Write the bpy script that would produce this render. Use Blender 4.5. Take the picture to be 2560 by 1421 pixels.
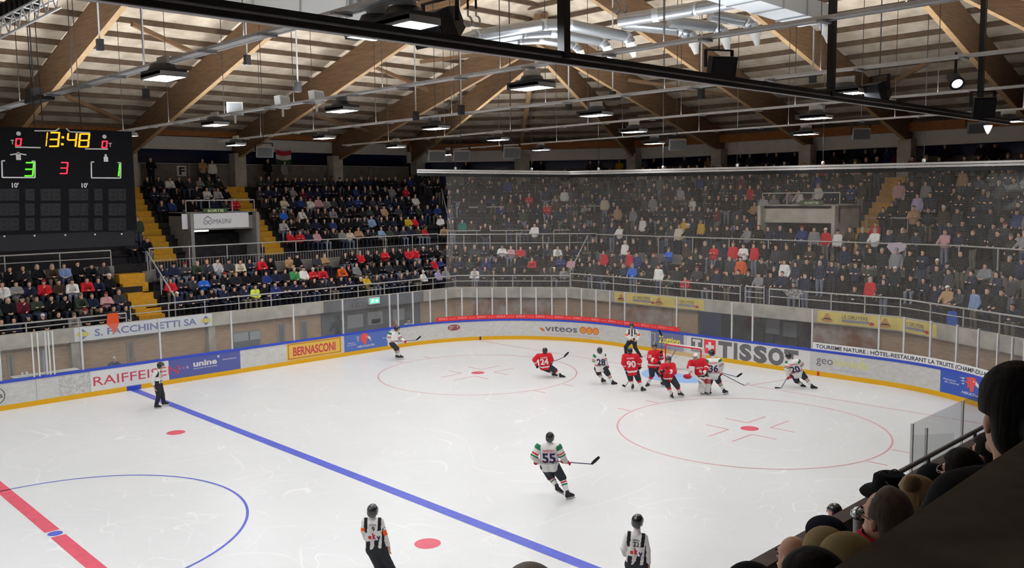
import bpy, bmesh, math, random
import numpy as np
from mathutils import Vector, Matrix

for o in list(bpy.data.objects):
    bpy.data.objects.remove(o)
SC = bpy.context.scene
COL = SC.collection
rnd = random.Random(11)

# ------------------------------------------------------------------ camera, world, exposure
CAM = np.array([-6.3034, -22.7747, 8.0867]); YAW, PITCH, ROLL, FPX = 0.8067, -0.1012, -0.0126, 2207.69
W, H = 2560.0, 1421.0
_f = np.array([math.cos(YAW)*math.cos(PITCH), math.sin(YAW)*math.cos(PITCH), math.sin(PITCH)])
_r0 = np.array([math.sin(YAW), -math.cos(YAW), 0.0]); _u0 = np.cross(_r0, _f)
_r = math.cos(ROLL)*_r0 + math.sin(ROLL)*_u0; _u = -math.sin(ROLL)*_r0 + math.cos(ROLL)*_u0
cd = bpy.data.cameras.new('camera'); cam = bpy.data.objects.new('camera', cd); COL.objects.link(cam)
cd.sensor_width = 36.0; cd.lens = FPX/W*36.0; cd.clip_start = 0.05; cd.clip_end = 400
cam.matrix_world = Matrix(((_r[0], _u[0], -_f[0], CAM[0]), (_r[1], _u[1], -_f[1], CAM[1]), (_r[2], _u[2], -_f[2], CAM[2]), (0, 0, 0, 1)))
SC.camera = cam
wd = bpy.data.worlds.new('night'); SC.world = wd; wd.use_nodes = True
wd.node_tree.nodes['Background'].inputs[0].default_value = (0.02, 0.03, 0.07, 1)
wd.node_tree.nodes['Background'].inputs[1].default_value = 0.5
SC.view_settings.view_transform = 'Standard'; SC.view_settings.look = 'None'
SC.view_settings.gamma = 1.0; SC.view_settings.use_curve_mapping = False
SC.view_settings.exposure = 0.0
LAMP = 150.0
ADDED_UPLIGHT = 60.0          # glow of unseen strips added on the cable trays to brighten the roof            # LAMP is the emission of the lamp lenses
SC.cycles.max_bounces = 6; SC.cycles.diffuse_bounces = 4; SC.cycles.glossy_bounces = 2
SC.cycles.transmission_bounces = 2; SC.cycles.transparent_max_bounces = 16
SC.cycles.sample_clamp_indirect = 4.0
SC.cycles.caustics_reflective = False; SC.cycles.caustics_refractive = False

# points of the place read from the measured survey of the photograph
def ray(px, py): return _f + _r*((px-W/2)/FPX) - _u*((py-H/2)/FPX)
def at_z(px, py, z): d = ray(px, py); return CAM + d*((z-CAM[2])/d[2])
def at_y(px, py, y): d = ray(px, py); return CAM + d*((y-CAM[1])/d[1])
def at_x(px, py, x): d = ray(px, py); return CAM + d*((x-CAM[0])/d[0])
def at_d(px, py, dist): return CAM + ray(px, py)*dist
def proj(P):
    d = np.asarray(P, float)-CAM; z = d@_f
    return np.stack([W/2+FPX*(d@_r)/z, H/2-FPX*(d@_u)/z], -1)

# ------------------------------------------------------------------ materials
def lin(c):
    return tuple(((x/255.0)/12.92 if x/255.0 <= 0.04045 else ((x/255.0+0.055)/1.055)**2.4) for x in c)
M = {}
def mat(name, rgb, rough=0.6, spec=0.3, metal=0.0, noise=0.0, scale=3.0, stretch=(1, 1, 1), bump=0.0, linear=False, emit=0.0, coat=0.0, rgb2=None):
    if name in M: return M[name]
    m = bpy.data.materials.new(name); m.use_nodes = True
    nt = m.node_tree; b = nt.nodes['Principled BSDF']
    c = rgb if linear else lin(rgb)
    b.inputs['Base Color'].default_value = (*c, 1); b.inputs['Roughness'].default_value = rough
    b.inputs['Specular IOR Level'].default_value = spec; b.inputs['Metallic'].default_value = metal
    if coat: b.inputs['Coat Weight'].default_value = coat
    if emit:
        b.inputs['Emission Color'].default_value = (*c, 1); b.inputs['Emission Strength'].default_value = emit
    if noise or bump:
        tc = nt.nodes.new('ShaderNodeTexCoord'); mp = nt.nodes.new('ShaderNodeMapping'); mp.inputs['Scale'].default_value = stretch
        nz = nt.nodes.new('ShaderNodeTexNoise'); nz.inputs['Scale'].default_value = scale; nz.inputs['Detail'].default_value = 5
        nt.links.new(tc.outputs['Object'], mp.inputs[0]); nt.links.new(mp.outputs[0], nz.inputs[0])
        if noise:
            mx = nt.nodes.new('ShaderNodeMix'); mx.data_type = 'RGBA'
            c2 = lin(rgb2) if rgb2 else tuple(x*(1-noise) for x in c)
            mx.inputs[6].default_value = (*c2, 1); mx.inputs[7].default_value = (*(c if rgb2 else tuple(min(1, x*(1+noise*0.5)) for x in c)), 1)
            cr = nt.nodes.new('ShaderNodeMapRange'); cr.inputs[1].default_value = 0.32; cr.inputs[2].default_value = 0.68
            nt.links.new(nz.outputs[0], cr.inputs[0]); nt.links.new(cr.outputs[0], mx.inputs[0]); nt.links.new(mx.outputs[2], b.inputs['Base Color'])
        if bump:
            bp = nt.nodes.new('ShaderNodeBump'); bp.inputs['Strength'].default_value = bump; bp.inputs['Distance'].default_value = 0.02
            nt.links.new(nz.outputs[0], bp.inputs['Height']); nt.links.new(bp.outputs[0], b.inputs['Normal'])
    M[name] = m
    return m

def mat_objcolor(name, rough=0.85, spec=0.15):
    """cloth whose dye is the object's own colour"""
    m = bpy.data.materials.new(name); m.use_nodes = True; nt = m.node_tree; b = nt.nodes['Principled BSDF']
    oi = nt.nodes.new('ShaderNodeObjectInfo'); nt.links.new(oi.outputs['Color'], b.inputs['Base Color'])
    b.inputs['Roughness'].default_value = rough; b.inputs['Specular IOR Level'].default_value = spec
    M[name] = m; return m

def mat_attr(name, attr):
    m = bpy.data.materials.new(name); m.use_nodes = True; nt = m.node_tree; b = nt.nodes['Principled BSDF']
    a = nt.nodes.new('ShaderNodeAttribute'); a.attribute_name = attr; nt.links.new(a.outputs['Color'], b.inputs['Base Color'])
    b.inputs['Roughness'].default_value = 0.85; b.inputs['Specular IOR Level'].default_value = 0.15
    M[name] = m; return m

def mat_glass(name, tint=(0.93, 0.95, 0.95), haze=0.085, refl=0.08):
    m = bpy.data.materials.new(name); m.use_nodes = True; nt = m.node_tree
    for n in list(nt.nodes): nt.nodes.remove(n)
    out = nt.nodes.new('ShaderNodeOutputMaterial'); tr = nt.nodes.new('ShaderNodeBsdfTransparent'); tr.inputs[0].default_value = (*tint, 1)
    df = nt.nodes.new('ShaderNodeBsdfDiffuse'); df.inputs[0].default_value = (0.8, 0.82, 0.82, 1)
    gl = nt.nodes.new('ShaderNodeBsdfGlossy'); gl.inputs['Roughness'].default_value = 0.03
    lw = nt.nodes.new('ShaderNodeLayerWeight'); lw.inputs[0].default_value = 0.25
    mr = nt.nodes.new('ShaderNodeMapRange'); mr.inputs[3].default_value = refl*0.4; mr.inputs[4].default_value = min(1, refl*4)
    m1 = nt.nodes.new('ShaderNodeMixShader'); m1.inputs[0].default_value = haze
    m2 = nt.nodes.new('ShaderNodeMixShader')
    nt.links.new(tr.outputs[0], m1.inputs[1]); nt.links.new(df.outputs[0], m1.inputs[2])
    nt.links.new(lw.outputs['Fresnel'], mr.inputs[0]); nt.links.new(mr.outputs[0], m2.inputs[0])
    nt.links.new(m1.outputs[0], m2.inputs[1]); nt.links.new(gl.outputs[0], m2.inputs[2]); nt.links.new(m2.outputs[0], out.inputs[0])
    M[name] = m; return m

def mat_emit(name, rgb, s):
    m = bpy.data.materials.new(name); m.use_nodes = True; nt = m.node_tree
    for n in list(nt.nodes): nt.nodes.remove(n)
    out = nt.nodes.new('ShaderNodeOutputMaterial'); e = nt.nodes.new('ShaderNodeEmission')
    e.inputs[0].default_value = (*rgb, 1); e.inputs[1].default_value = s
    nt.links.new(e.outputs[0], out.inputs[0]); M[name] = m; return m

# ------------------------------------------------------------------ mesh helpers
class MB:
    """collects shapes and links them as ONE mesh object"""
    def __init__(s): s.v = []; s.f = []; s.m = []; s.sm = []
    def add(s, vs, fs, mi=0, smooth=False):
        n = len(s.v); s.v.extend([tuple(float(x) for x in p) for p in vs])
        for f in fs: s.f.append([n+i for i in f]); s.m.append(mi); s.sm.append(smooth)
    def quad(s, a, b, c, d, mi=0): s.add([a, b, c, d], [(0, 1, 2, 3)], mi)
    def box(s, c, d, ax=None, mi=0):
        """centre, full sizes, optional 3 axes"""
        c = np.asarray(c, float); ax = np.eye(3) if ax is None else np.asarray(ax, float)
        vs = [c + ax[0]*d[0]/2*i + ax[1]*d[1]/2*j + ax[2]*d[2]/2*k for i in (-1, 1) for j in (-1, 1) for k in (-1, 1)]
        s.add(vs, [(0, 1, 3, 2), (4, 6, 7, 5), (0, 4, 5, 1), (2, 3, 7, 6), (0, 2, 6, 4), (1, 5, 7, 3)], mi)
    def bar(s, a, b, w, h, up=(0, 0, 1), mi=0):
        """rectangular bar from a to b"""
        a = np.asarray(a, float); b = np.asarray(b, float); x = b-a; L = np.linalg.norm(x); x = x/L
        y = np.cross(up, x); n = np.linalg.norm(y)
        if n < 1e-6: y = np.array([1., 0, 0]) if abs(x[0]) < .9 else np.array([0, 1., 0]); y = y-x*(y@x); n = np.linalg.norm(y)
        y /= n; z = np.cross(x, y)
        s.box((a+b)/2, (L, w, h), (x, y, z), mi)
    def tube(s, pts, r, n=8, mi=0, caps=True):
        pts = [np.asarray(p, float) for p in pts]; rs = r if isinstance(r, (list, tuple)) else [r]*len(pts)
        T = []
        for i in range(len(pts)):
            t = pts[min(i+1, len(pts)-1)]-pts[max(i-1, 0)]; T.append(t/(np.linalg.norm(t)+1e-12))
        up = np.array([0, 0, 1.]) if abs(T[0][2]) < .9 else np.array([1., 0, 0])
        vs = []; 
        for p, t, q in zip(pts, T, rs):
            y = up - t*(up@t); y /= np.linalg.norm(y); z = np.cross(t, y); up = y
            for k in range(n):
                a = 2*math.pi*k/n; vs.append(p + q*(math.cos(a)*y+math.sin(a)*z))
        fs = []
        for i in range(len(pts)-1):
            for k in range(n):
                a = i*n+k; b = i*n+(k+1) % n; fs.append((a, b, b+n, a+n))
        s.add(vs, fs, mi, True)
        if caps:
            m = (len(pts)-1)*n
            s.add([vs[k] for k in range(n)][::-1], [tuple(range(n))], mi); s.add([vs[m+k] for k in range(n)], [tuple(range(n))], mi)
    def lathe(s, prof, c, n=20, mi=0, ax=None):
        """profile of (radius, height) turned about an axis"""
        c = np.asarray(c, float); ax = np.eye(3) if ax is None else np.asarray(ax, float)
        vs = []
        for (r, h) in prof:
            for k in range(n):
                a = 2*math.pi*k/n; vs.append(c + ax[0]*r*math.cos(a)+ax[1]*r*math.sin(a)+ax[2]*h)
        fs = []
        for i in range(len(prof)-1):
            for k in range(n):
                a = i*n+k; b = i*n+(k+1) % n; fs.append((a, b, b+n, a+n))
        s.add(vs, fs, mi, True)
    def disc(s, c, r, n=32, z=None, mi=0, r0=0.0):
        c = np.asarray(c, float)
        o = [c+np.array([r*math.cos(2*math.pi*k/n), r*math.sin(2*math.pi*k/n), 0]) for k in range(n)]
        if r0 <= 0: s.add(o, [tuple(range(n))], mi)
        else:
            i = [c+np.array([r0*math.cos(2*math.pi*k/n), r0*math.sin(2*math.pi*k/n), 0]) for k in range(n)]
            s.add(o+i, [(k, (k+1) % n, n+(k+1) % n, n+k) for k in range(n)], mi)
    def mesh(s, name, mats):
        me = bpy.data.meshes.new(name); me.from_pydata(s.v, [], s.f)
        for m in (mats if isinstance(mats, (list, tuple)) else [mats]): me.materials.append(m)
        me.polygons.foreach_set('material_index', s.m); me.polygons.foreach_set('use_smooth', s.sm)
        me.update(); return me
    def build(s, name, mats, parent=None):
        return link(name, s.mesh(name, mats), parent)

def link(name, me, parent=None):
    o = bpy.data.objects.new(name, me); COL.objects.link(o)
    if parent is not None: o.parent = parent
    return o
def tag(o, label, cat, group=None, kind=None):
    o['label'] = label; o['category'] = cat
    if group: o['group'] = group
    if kind: o['kind'] = kind
    return o
def thing(name, label, cat, loc=(0, 0, 0), group=None):
    o = bpy.data.objects.new(name, None); o.empty_display_size = 0.2; COL.objects.link(o); o.location = loc
    return tag(o, label, cat, group)
def struct(o):
    o['kind'] = 'structure'; return o
def rel(me, loc):
    """move a mesh built in world space into the frame of its thing"""
    me.transform(Matrix.Translation(-Vector(loc))); return me

# lettering: font outlines turned into flat 2-D triangles, height 1 = capital height
_TX = {}
def glyphs(text, bold=0.0, cuts=1):
    key = (text, bold, cuts)
    if key in _TX: return _TX[key]
    cu = bpy.data.curves.new('t', 'FONT'); cu.body = text; cu.size = 1.0; cu.offset = bold; cu.resolution_u = 3; cu.fill_mode = 'FRONT'
    ob = bpy.data.objects.new('t', cu); COL.objects.link(ob)
    dg = bpy.context.evaluated_depsgraph_get(); me = bpy.data.meshes.new_from_object(ob.evaluated_get(dg))
    bm = bmesh.new(); bm.from_mesh(me); bmesh.ops.triangulate(bm, faces=bm.faces[:])
    if cuts: bmesh.ops.subdivide_edges(bm, edges=bm.edges[:], cuts=cuts)
    bmesh.ops.triangulate(bm, faces=bm.faces[:])
    bm.verts.ensure_lookup_table()
    V = np.array([v.co[:2] for v in bm.verts]) if len(bm.verts) else np.zeros((0, 2)); T = [[v.index for v in f.verts] for f in bm.faces]
    bm.free(); bpy.data.objects.remove(ob); bpy.data.meshes.remove(me)
    V[:, 0] -= V[:, 0].min(); cap = 0.729
    V = V/cap
    _TX[key] = (V, T); return V, T
def letter(mb, text, fn, x0, x1, z0, h, bold=0.0, mi=0, slant=0.0, cuts=1):
    """lettering between x0 and x1 with baseline z0 and capital height h; fn(s, z) gives the point on the surface"""
    V, T = glyphs(text, bold, cuts); w = V[:, 0].max()
    P = [fn(x0+(v[0]/w)*(x1-x0)+slant*v[1]*h, z0+v[1]*h) for v in V]
    mb.add(P, T, mi)
def patch(mb, fn, x0, x1, z0, z1, n=1, mi=0):
    for i in range(n):
        a = x0+(x1-x0)*i/n; b = x0+(x1-x0)*(i+1)/n
        mb.add([fn(a, z0), fn(b, z0), fn(b, z1), fn(a, z1)], [(0, 1, 2, 3)], mi)
def blob(mb, fn, cx, cz, rx, rz, n=20, mi=0, ri=0.0):
    o = [fn(cx+rx*math.cos(2*math.pi*k/n), cz+rz*math.sin(2*math.pi*k/n)) for k in range(n)]
    if ri <= 0: mb.add(o, [tuple(range(n))], mi)
    else:
        i = [fn(cx+ri*rx*math.cos(2*math.pi*k/n), cz+ri*rz*math.sin(2*math.pi*k/n)) for k in range(n)]
        mb.add(o+i, [(k, (k+1) % n, n+(k+1) % n, n+k) for k in range(n)], mi)
def poly(mb, fn, pts, mi=0): mb.add([fn(*p) for p in pts], [tuple(range(len(pts)))], mi)
# ------------------------------------------------------------------ ice
def mat_ice():
    m = bpy.data.materials.new('ice'); m.use_nodes = True; nt = m.node_tree; b = nt.nodes['Principled BSDF']
    tc = nt.nodes.new('ShaderNodeTexCoord')
    n1 = nt.nodes.new('ShaderNodeTexNoise'); n1.inputs['Scale'].default_value = 0.35; n1.inputs['Detail'].default_value = 6
    nt.links.new(tc.outputs['Object'], n1.inputs[0])
    last = None
    for i, (sc_, wd_, det, off) in enumerate(((0.16, .0016, 0.0, 0), (0.27, .0022, 0.6, 9), (0.45, .0030, 0.0, 23), (0.8, .004, 1.2, 41), (0.21, .0016, .3, 67))):   # skate cuts: level lines of a soft noise, broken up
        mp = nt.nodes.new('ShaderNodeMapping'); mp.inputs['Location'].default_value = (off, off*1.7, off*.3)
        nz = nt.nodes.new('ShaderNodeTexNoise'); nz.inputs['Scale'].default_value = sc_; nz.inputs['Detail'].default_value = det
        nt.links.new(tc.outputs['Object'], mp.inputs[0]); nt.links.new(mp.outputs[0], nz.inputs[0])
        sb_ = nt.nodes.new('ShaderNodeMath'); sb_.operation = 'SUBTRACT'; sb_.inputs[1].default_value = .5; nt.links.new(nz.outputs[0], sb_.inputs[0])
        ab = nt.nodes.new('ShaderNodeMath'); ab.operation = 'ABSOLUTE'; nt.links.new(sb_.outputs[0], ab.inputs[0])
        mr = nt.nodes.new('ShaderNodeMapRange'); mr.inputs[1].default_value = wd_*1.8; mr.inputs[2].default_value = 0.0; nt.links.new(ab.outputs[0], mr.inputs[0])
        bk = nt.nodes.new('ShaderNodeTexNoise'); bk.inputs['Scale'].default_value = .45; nt.links.new(mp.outputs[0], bk.inputs[0])
        br = nt.nodes.new('ShaderNodeMapRange'); br.inputs[1].default_value = .48; br.inputs[2].default_value = .60; nt.links.new(bk.outputs[0], br.inputs[0])
        mu = nt.nodes.new('ShaderNodeMath'); mu.operation = 'MULTIPLY'; nt.links.new(mr.outputs[0], mu.inputs[0]); nt.links.new(br.outputs[0], mu.inputs[1])
        if last is None: last = mu.outputs[0]
        else:
            ad = nt.nodes.new('ShaderNodeMath'); ad.operation = 'MAXIMUM'; nt.links.new(last, ad.inputs[0]); nt.links.new(mu.outputs[0], ad.inputs[1]); last = ad.outputs[0]
    mx = nt.nodes.new('ShaderNodeMix'); mx.data_type = 'RGBA'; mx.inputs[6].default_value = (0.70, 0.715, 0.72, 1); mx.inputs[7].default_value = (0.78, 0.79, 0.785, 1)
    nt.links.new(n1.outputs[0], mx.inputs[0])
    m2 = nt.nodes.new('ShaderNodeMix'); m2.data_type = 'RGBA'; m2.inputs[7].default_value = (0.88, 0.88, 0.88, 1)
    f = nt.nodes.new('ShaderNodeMath'); f.operation = 'MULTIPLY'; f.inputs[1].default_value = 0.9
    nt.links.new(last, f.inputs[0]); nt.links.new(f.outputs[0], m2.inputs[0]); nt.links.new(mx.outputs[2], m2.inputs[6]); nt.links.new(m2.outputs[2], b.inputs['Base Color'])
    b.inputs['Roughness'].default_value = 0.33; b.inputs['Specular IOR Level'].default_value = 0.35
    M['ice'] = m; return m
mat_ice()
HX, HY, RC = 29.7, 15.1, 8.0
def rink_outline(off=0.0, n=12):
    pts = []
    for cx, cy, a0 in ((HX-RC, HY-RC, 90), (HX-RC, -(HY-RC), 0)):
        for k in range(n+1):
            a = math.radians(a0-90*k/n); pts.append((cx+(RC+off)*math.cos(a), cy+(RC+off)*math.sin(a)))
    return pts
mb = MB(); op = [(-16, HY)]+rink_outline(0.05)+[(-16, -HY)]
mb.add([(x, y, 0) for x, y in op][::-1], [tuple(range(len(op)))])
ice = struct(mb.build('floor', M['ice']))
mat('line_blue', (88, 100, 205), 0.4, 0.35, noise=0.15, scale=4); mat('line_red', (222, 92, 112), 0.4, 0.35, noise=0.12, scale=4)
mat('line_thin', (214, 158, 164), 0.4, 0.35); mat('line_black', (60, 60, 62), 0.4); mat('crease_blue', (150, 190, 236), 0.4, 0.35)
ZI = 0.004
def ice_mark(name, build, m):
    mb = MB(); build(mb); o = mb.build(name, m, ice); o['kind'] = 'structure'; return o
BLX = 7.62
ice_mark('blue_line', lambda b: b.quad((BLX-.17, -HY, ZI), (BLX+.17, -HY, ZI), (BLX+.17, HY, ZI), (BLX-.17, HY, ZI)), M['line_blue'])
def _red(b):
    b.quad((-.17, -HY, ZI), (.17, -HY, ZI), (.17, -.22, ZI), (-.17, -.22, ZI)); b.quad((-.17, .22, ZI), (.17, .22, ZI), (.17, HY, ZI), (-.17, HY, ZI))
ice_mark('centre_line', _red, M['line_red'])
ice_mark('centre_spot', lambda b: b.disc((0, 0, ZI), 0.17), M['line_blue'])
ice_mark('centre_circle', lambda b: b.disc((0, 0, ZI), 4.53, 96, r0=4.46), M['line_blue'])
gy = HY-RC+math.sqrt(RC*RC-(26-(HX-RC))**2)
ice_mark('goal_line', lambda b: b.quad((25.97, -gy, ZI), (26.03, -gy, ZI), (26.03, gy, ZI), (25.97, gy, ZI)), M['line_thin'])
def _trap(b):
    for s in (1, -1): b.bar((26.0, 3.4*s, ZI), (HX-.02, 4.3*s, ZI), 0.06, 0.002)
ice_mark('trapezoid_line', _trap, M['line_thin'])
for sy in (7, -7):
    ice_mark('neutral_spot', lambda b: b.disc((5.98, sy, ZI), 0.31), M['line_red'])
    ice_mark('faceoff_spot', lambda b: b.disc((20, sy, ZI), 0.31), M['line_red'])
    ice_mark('faceoff_circle', lambda b: b.disc((20, sy, ZI), 4.53, 96, r0=4.47), M['line_thin'])
    def _hash(b):
        for sx in (1, -1):
            for s2 in (1, -1):
                b.bar((20+sx*.6, sy+s2*.45, ZI), (20+sx*1.8, sy+s2*.45, ZI), 0.06, 0.002); b.bar((20+sx*.6, sy+s2*.45, ZI), (20+sx*.6, sy+s2*1.35, ZI), 0.06, 0.002)
                b.bar((20+sx*.85, sy+s2*4.5, ZI), (20+sx*.85, sy+s2*5.1, ZI), 0.06, 0.002)
    ice_mark('faceoff_hash_mark', _hash, M['line_thin'])
def _crease(b):
    b.add([(26, 1.83, ZI-.001)]+[(26-1.83*math.sin(math.pi*k/20), 1.83*math.cos(math.pi*k/20), ZI-.001) for k in range(1, 20)]+[(26, -1.83, ZI-.001)], [tuple(range(21))])
ice_mark('goal_crease', _crease, M['crease_blue'])

# ------------------------------------------------------------------ boards: path s runs along the far side, the end and back along the near side
_L1 = HX-RC+16; _LA = RC*math.pi/2; _L2 = 2*(HY-RC)
def bpath(s, off=0.0):
    """point on the boards' ice face and outward normal"""
    if s < _L1: return np.array([-16+s, HY+off]), np.array([0., 1.])
    s -= _L1
    if s < _LA: a = math.pi/2-s/RC; n = np.array([math.cos(a), math.sin(a)]); return np.array([HX-RC, HY-RC])+n*(RC+off), n
    s -= _LA
    if s < _L2: return np.array([HX+off, HY-RC-s]), np.array([1., 0.])
    s -= _L2
    if s < _LA: a = -s/RC; n = np.array([math.cos(a), math.sin(a)]); return np.array([HX-RC, -(HY-RC)])+n*(RC+off), n
    s -= _LA
    return np.array([HX-RC-s, -HY-off]), np.array([0., -1.])
SEND = _L1+2*_LA+_L2+_L1
_SS = np.arange(0, _L1+2*_LA+_L2+12, 0.05); _SP = np.array([bpath(s)[0] for s in _SS])
def s_of(px, py, z):
    p = at_z(px, py, z)[:2]; return float(_SS[np.argmin(((_SP-p)**2).sum(1))])
def on_board(off):
    def fn(s, z): p, n = bpath(s); q = p-n*off; return (q[0], q[1], z)
    return fn
def ribbon(mb, s0, s1, z0, z1, off, thick=0.0, step=0.25, mi=0):
    n = max(1, int((s1-s0)/step)); ss = [s0+(s1-s0)*i/n for i in range(n+1)]
    if thick <= 0:
        for a, b in zip(ss, ss[1:]):
            fa = on_board(off); mb.add([fa(a, z0), fa(b, z0), fa(b, z1), fa(a, z1)], [(0, 1, 2, 3)], mi, False)
    else:
        f0, f1 = on_board(off), on_board(off-thick); vs = []
        for s in ss: vs += [f0(s, z0), f0(s, z1), f1(s, z1), f1(s, z0)]
        fs = []
        for i in range(n):
            for k in range(4): a = 4*i+k; b = 4*i+(k+1) % 4; fs.append((a, b, b+4, a+4))
        fs += [(0, 1, 2, 3), (4*n+3, 4*n+2, 4*n+1, 4*n)]
        mb.add(vs, fs, mi)
mat('board_white', (205, 205, 203), 0.4, 0.3, noise=0.10, scale=5, stretch=(1, 1, 2)); mat('kick_yellow', (222, 170, 24), 0.4, 0.3)
mat('board_blue', (50, 75, 190), 0.35, 0.4); mat('board_dirty', (200, 200, 198), 0.45, 0.3, noise=0.30, scale=16)
boards = thing('rink_boards', 'white hockey boards with yellow kick plate and blue top rail around the ice', 'rink boards')
mb = MB(); ribbon(mb, 0, SEND, 0.0, 1.06, 0.0, 0.10); mb.build('board_panel', M['board_white'], boards)
mb = MB(); ribbon(mb, 0, SEND, 0.0, 0.20, 0.012, 0.012); mb.build('kick_plate', M['kick_yellow'], boards)
mb = MB(); ribbon(mb, 0, SEND, 1.06, 1.16, 0.02, 0.16); mb.build('top_rail', M['board_blue'], boards)
mat('seam', (150, 150, 150), 0.6)
for px, py in ((98, 985), (150, 975), (227, 960), (576, 915), (728, 880)):
    s = s_of(px, py, 0.5); mb = MB(); ribbon(mb, s-.01, s+.01, .2, 1.06, .002); mb.build('panel_joint', M['seam'], boards)
mb = MB(); ribbon(mb, s_of(150, 975, .5), s_of(227, 955, .5), .2, 1.06, .003); o = mb.build('scuffed_panel', M['board_dirty'], boards)
o['label'] = 'board panel covered in dark puck marks'
mb = MB(); ribbon(mb, BLX+16-.3, BLX+16+.3, 0, .2, .016, .004); mb.build('blue_line_mark', M['board_blue'], boards)
mat('mark_red', (200, 50, 40), .5)
for (px, py, m) in ((1201, 845, 'line_black'), (2040, 937, 'mark_red')):
    s = s_of(px, py, .1); mb = MB(); ribbon(mb, s-.05, s+.05, 0, .2, .018, .006); mb.build('goal_line_mark', M[m], boards)

# adverts on the boards
C = dict(white=(222, 221, 220), red=(196, 66, 84), unine=(88, 96, 158), nblue=(86, 112, 182), nblue2=(60, 90, 178), yel=(224, 186, 84), orange=(205, 120, 62), grey=(96, 94, 108),
         tissot=(104, 104, 106), tred=(226, 60, 72), zut=(110, 116, 150), zyel=(246, 226, 70), geo=(96, 92, 108), geoy=(222, 218, 120), pale=(170, 174, 200), lred=(222, 86, 86), oval=(140, 78, 80), dark=(60, 58, 64),
         salmon=(206, 170, 170), stripred=(228, 54, 56), stripw=(250, 170, 165), teal=(110, 150, 170), brown=(190, 110, 60), pink=(190, 90, 150))
def cm(k): return mat('print_'+k, C[k], 0.5, 0.3)
_adn = [0]
def advert(label, s0, s1, z0, z1, bg, writers, z_off=0.006, base=None):
    _adn[0] += 1; z_off = .004+.0004*_adn[0]                           # each printed sheet laps a little over its neighbour
    mb = MB(); ribbon(mb, s0, s1, z0, z1, z_off) if bg else None
    if bg: ad = mb.build('advert', cm(bg), base or boards); ad['label'] = label; par = ad
    else: par = base or boards
    for item in writers:
        nm, m, fnc = item; mb = MB(); fnc(mb); mb.build(nm, cm(m), par)
    return par
F8 = on_board(0.010); F9 = on_board(0.013); F10 = on_board(0.016)
S = s_of
a = S(227, 962, .5); b = S(412, 925, .5); l0 = S(232, 960, .5); l1 = S(412, 925, .5)
advert('white advert with red RAIFFEISEN lettering', a, b, .2, 1.06, 'white', [('lettering', 'red', lambda m: letter(m, 'RAIFFEISEN', F8, l0, l1+.25, .42, .40, 0.0))])
s0, s1 = S(413, 935, .4), S(576, 905, .4); w = s1-s0
def un(m):
    letter(m, 'unine', F8, s0+w*.33, s0+w*.66, .62, .26, 0.035); blob(m, F8, s0+w*.685, .93, .05, .05)
    letter(m, 'Université de Neuchâtel', F8, s0+w*.33, s0+w*.66, .50, .06, .01); letter(m, 'www.unine.ch', F8, s0+w*.74, s0+w*.94, .72, .08, .01)
advert('blue unine advert with white lettering', s0, s1, .2, 1.06, 'unine', [('lettering', 'white', un),
       ('emblem', 'teal', lambda m: blob(m, F8, s0+w*.14, .62, .05, .05)), ('emblem', 'pink', lambda m: blob(m, F8, s0+w*.195, .63, .055, .055)), ('emblem', 'salmon', lambda m: blob(m, F8, s0+w*.25, .64, .055, .06, ri=.4))])
s2, s3 = S(730, 905, .25), S(860, 882, .25); w2 = s3-s2
def bfr(m):
    for (x0, x1, z0, z1) in ((.02, .98, .27, .31), (.02, .98, .97, 1.01), (.02, .036, .27, 1.01), (.964, .98, .27, 1.01)): patch(m, F8, s2+w2*x0, s2+w2*x1, z0, z1)
advert('yellow BERNASCONI advert with red frame', s2, s3, .22, 1.06, 'yel', [('frame_line', 'brown', bfr), ('lettering', 'red', lambda m: letter(m, 'BERNASCONI', F8, s2+w2*.11, s2+w2*.88, .42, .42, .03))])
def bird(m, x, z, k):
    poly(m, F9, [(x-.36*k, z+.05*k), (x-.2*k, z+.12*k), (x-.34*k, z+.22*k), (x-.12*k, z+.24*k), (x-.2*k, z+.36*k), (x+.02*k, z+.34*k), (x+.2*k, z+.26*k), (x+.28*k, z+.1*k), (x+.14*k, z-.02*k), (x+.1*k, z-.25*k), (x-.06*k, z-.3*k), (x-.1*k, z-.14*k), (x-.24*k, z-.16*k), (x-.2*k, z-.02*k)])
def beak(m, x, z, k):
    poly(m, F10, [(x+.2*k, z+.16*k), (x+.36*k, z+.08*k), (x+.42*k, z-.16*k), (x+.32*k, z-.04*k), (x+.2*k, z+.02*k)]); blob(m, F10, x+.1*k, z+.13*k, .035*k, .03*k)
    for i in range(3): poly(m, F10, [(x-.62*k+.05*i, z+.16*k-.11*k*i), (x-.36*k, z+.2*k-.1*k*i), (x-.4*k, z+.13*k-.1*k*i)])
s4, s5 = S(862, 880, .25), S(994, 862, .3); w4 = s5-s4
advert('blue advert with red crested head over the club name', s4, s5, .2, 1.06, 'nblue', [
    ('emblem', 'lred', lambda m: bird(m, s4+w4*.43, .74, .95)),
    ('emblem', 'white', lambda m: beak(m, s4+w4*.43, .74, .95)),
    ('lettering', 'white', lambda m: (letter(m, 'NEUCHATEL', F8, s4+w4*.27, s4+w4*.64, .34, .10, .02, slant=.3), letter(m, 'Patinoires', F8, s4+w4*.08, s4+w4*.22, .60, .07, .01), letter(m, 'du Littoral', F8, s4+w4*.06, s4+w4*.24, .50, .07, .01), letter(m, 'Patinoires', F8, s4+w4*.82, s4+w4*.96, .62, .07, .01)))])
so = S(1150, 830, .7)
def oval(m): blob(m, F8, so, .78, .36, .17, 24)
advert('', so-.4, so+.4, .5, 1, None, [('advert', 'oval', oval), ('advert_lettering', 'white', lambda m: letter(m, 'OGM', F9, so-.24, so+.24, .70, .17, .02))])
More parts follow.
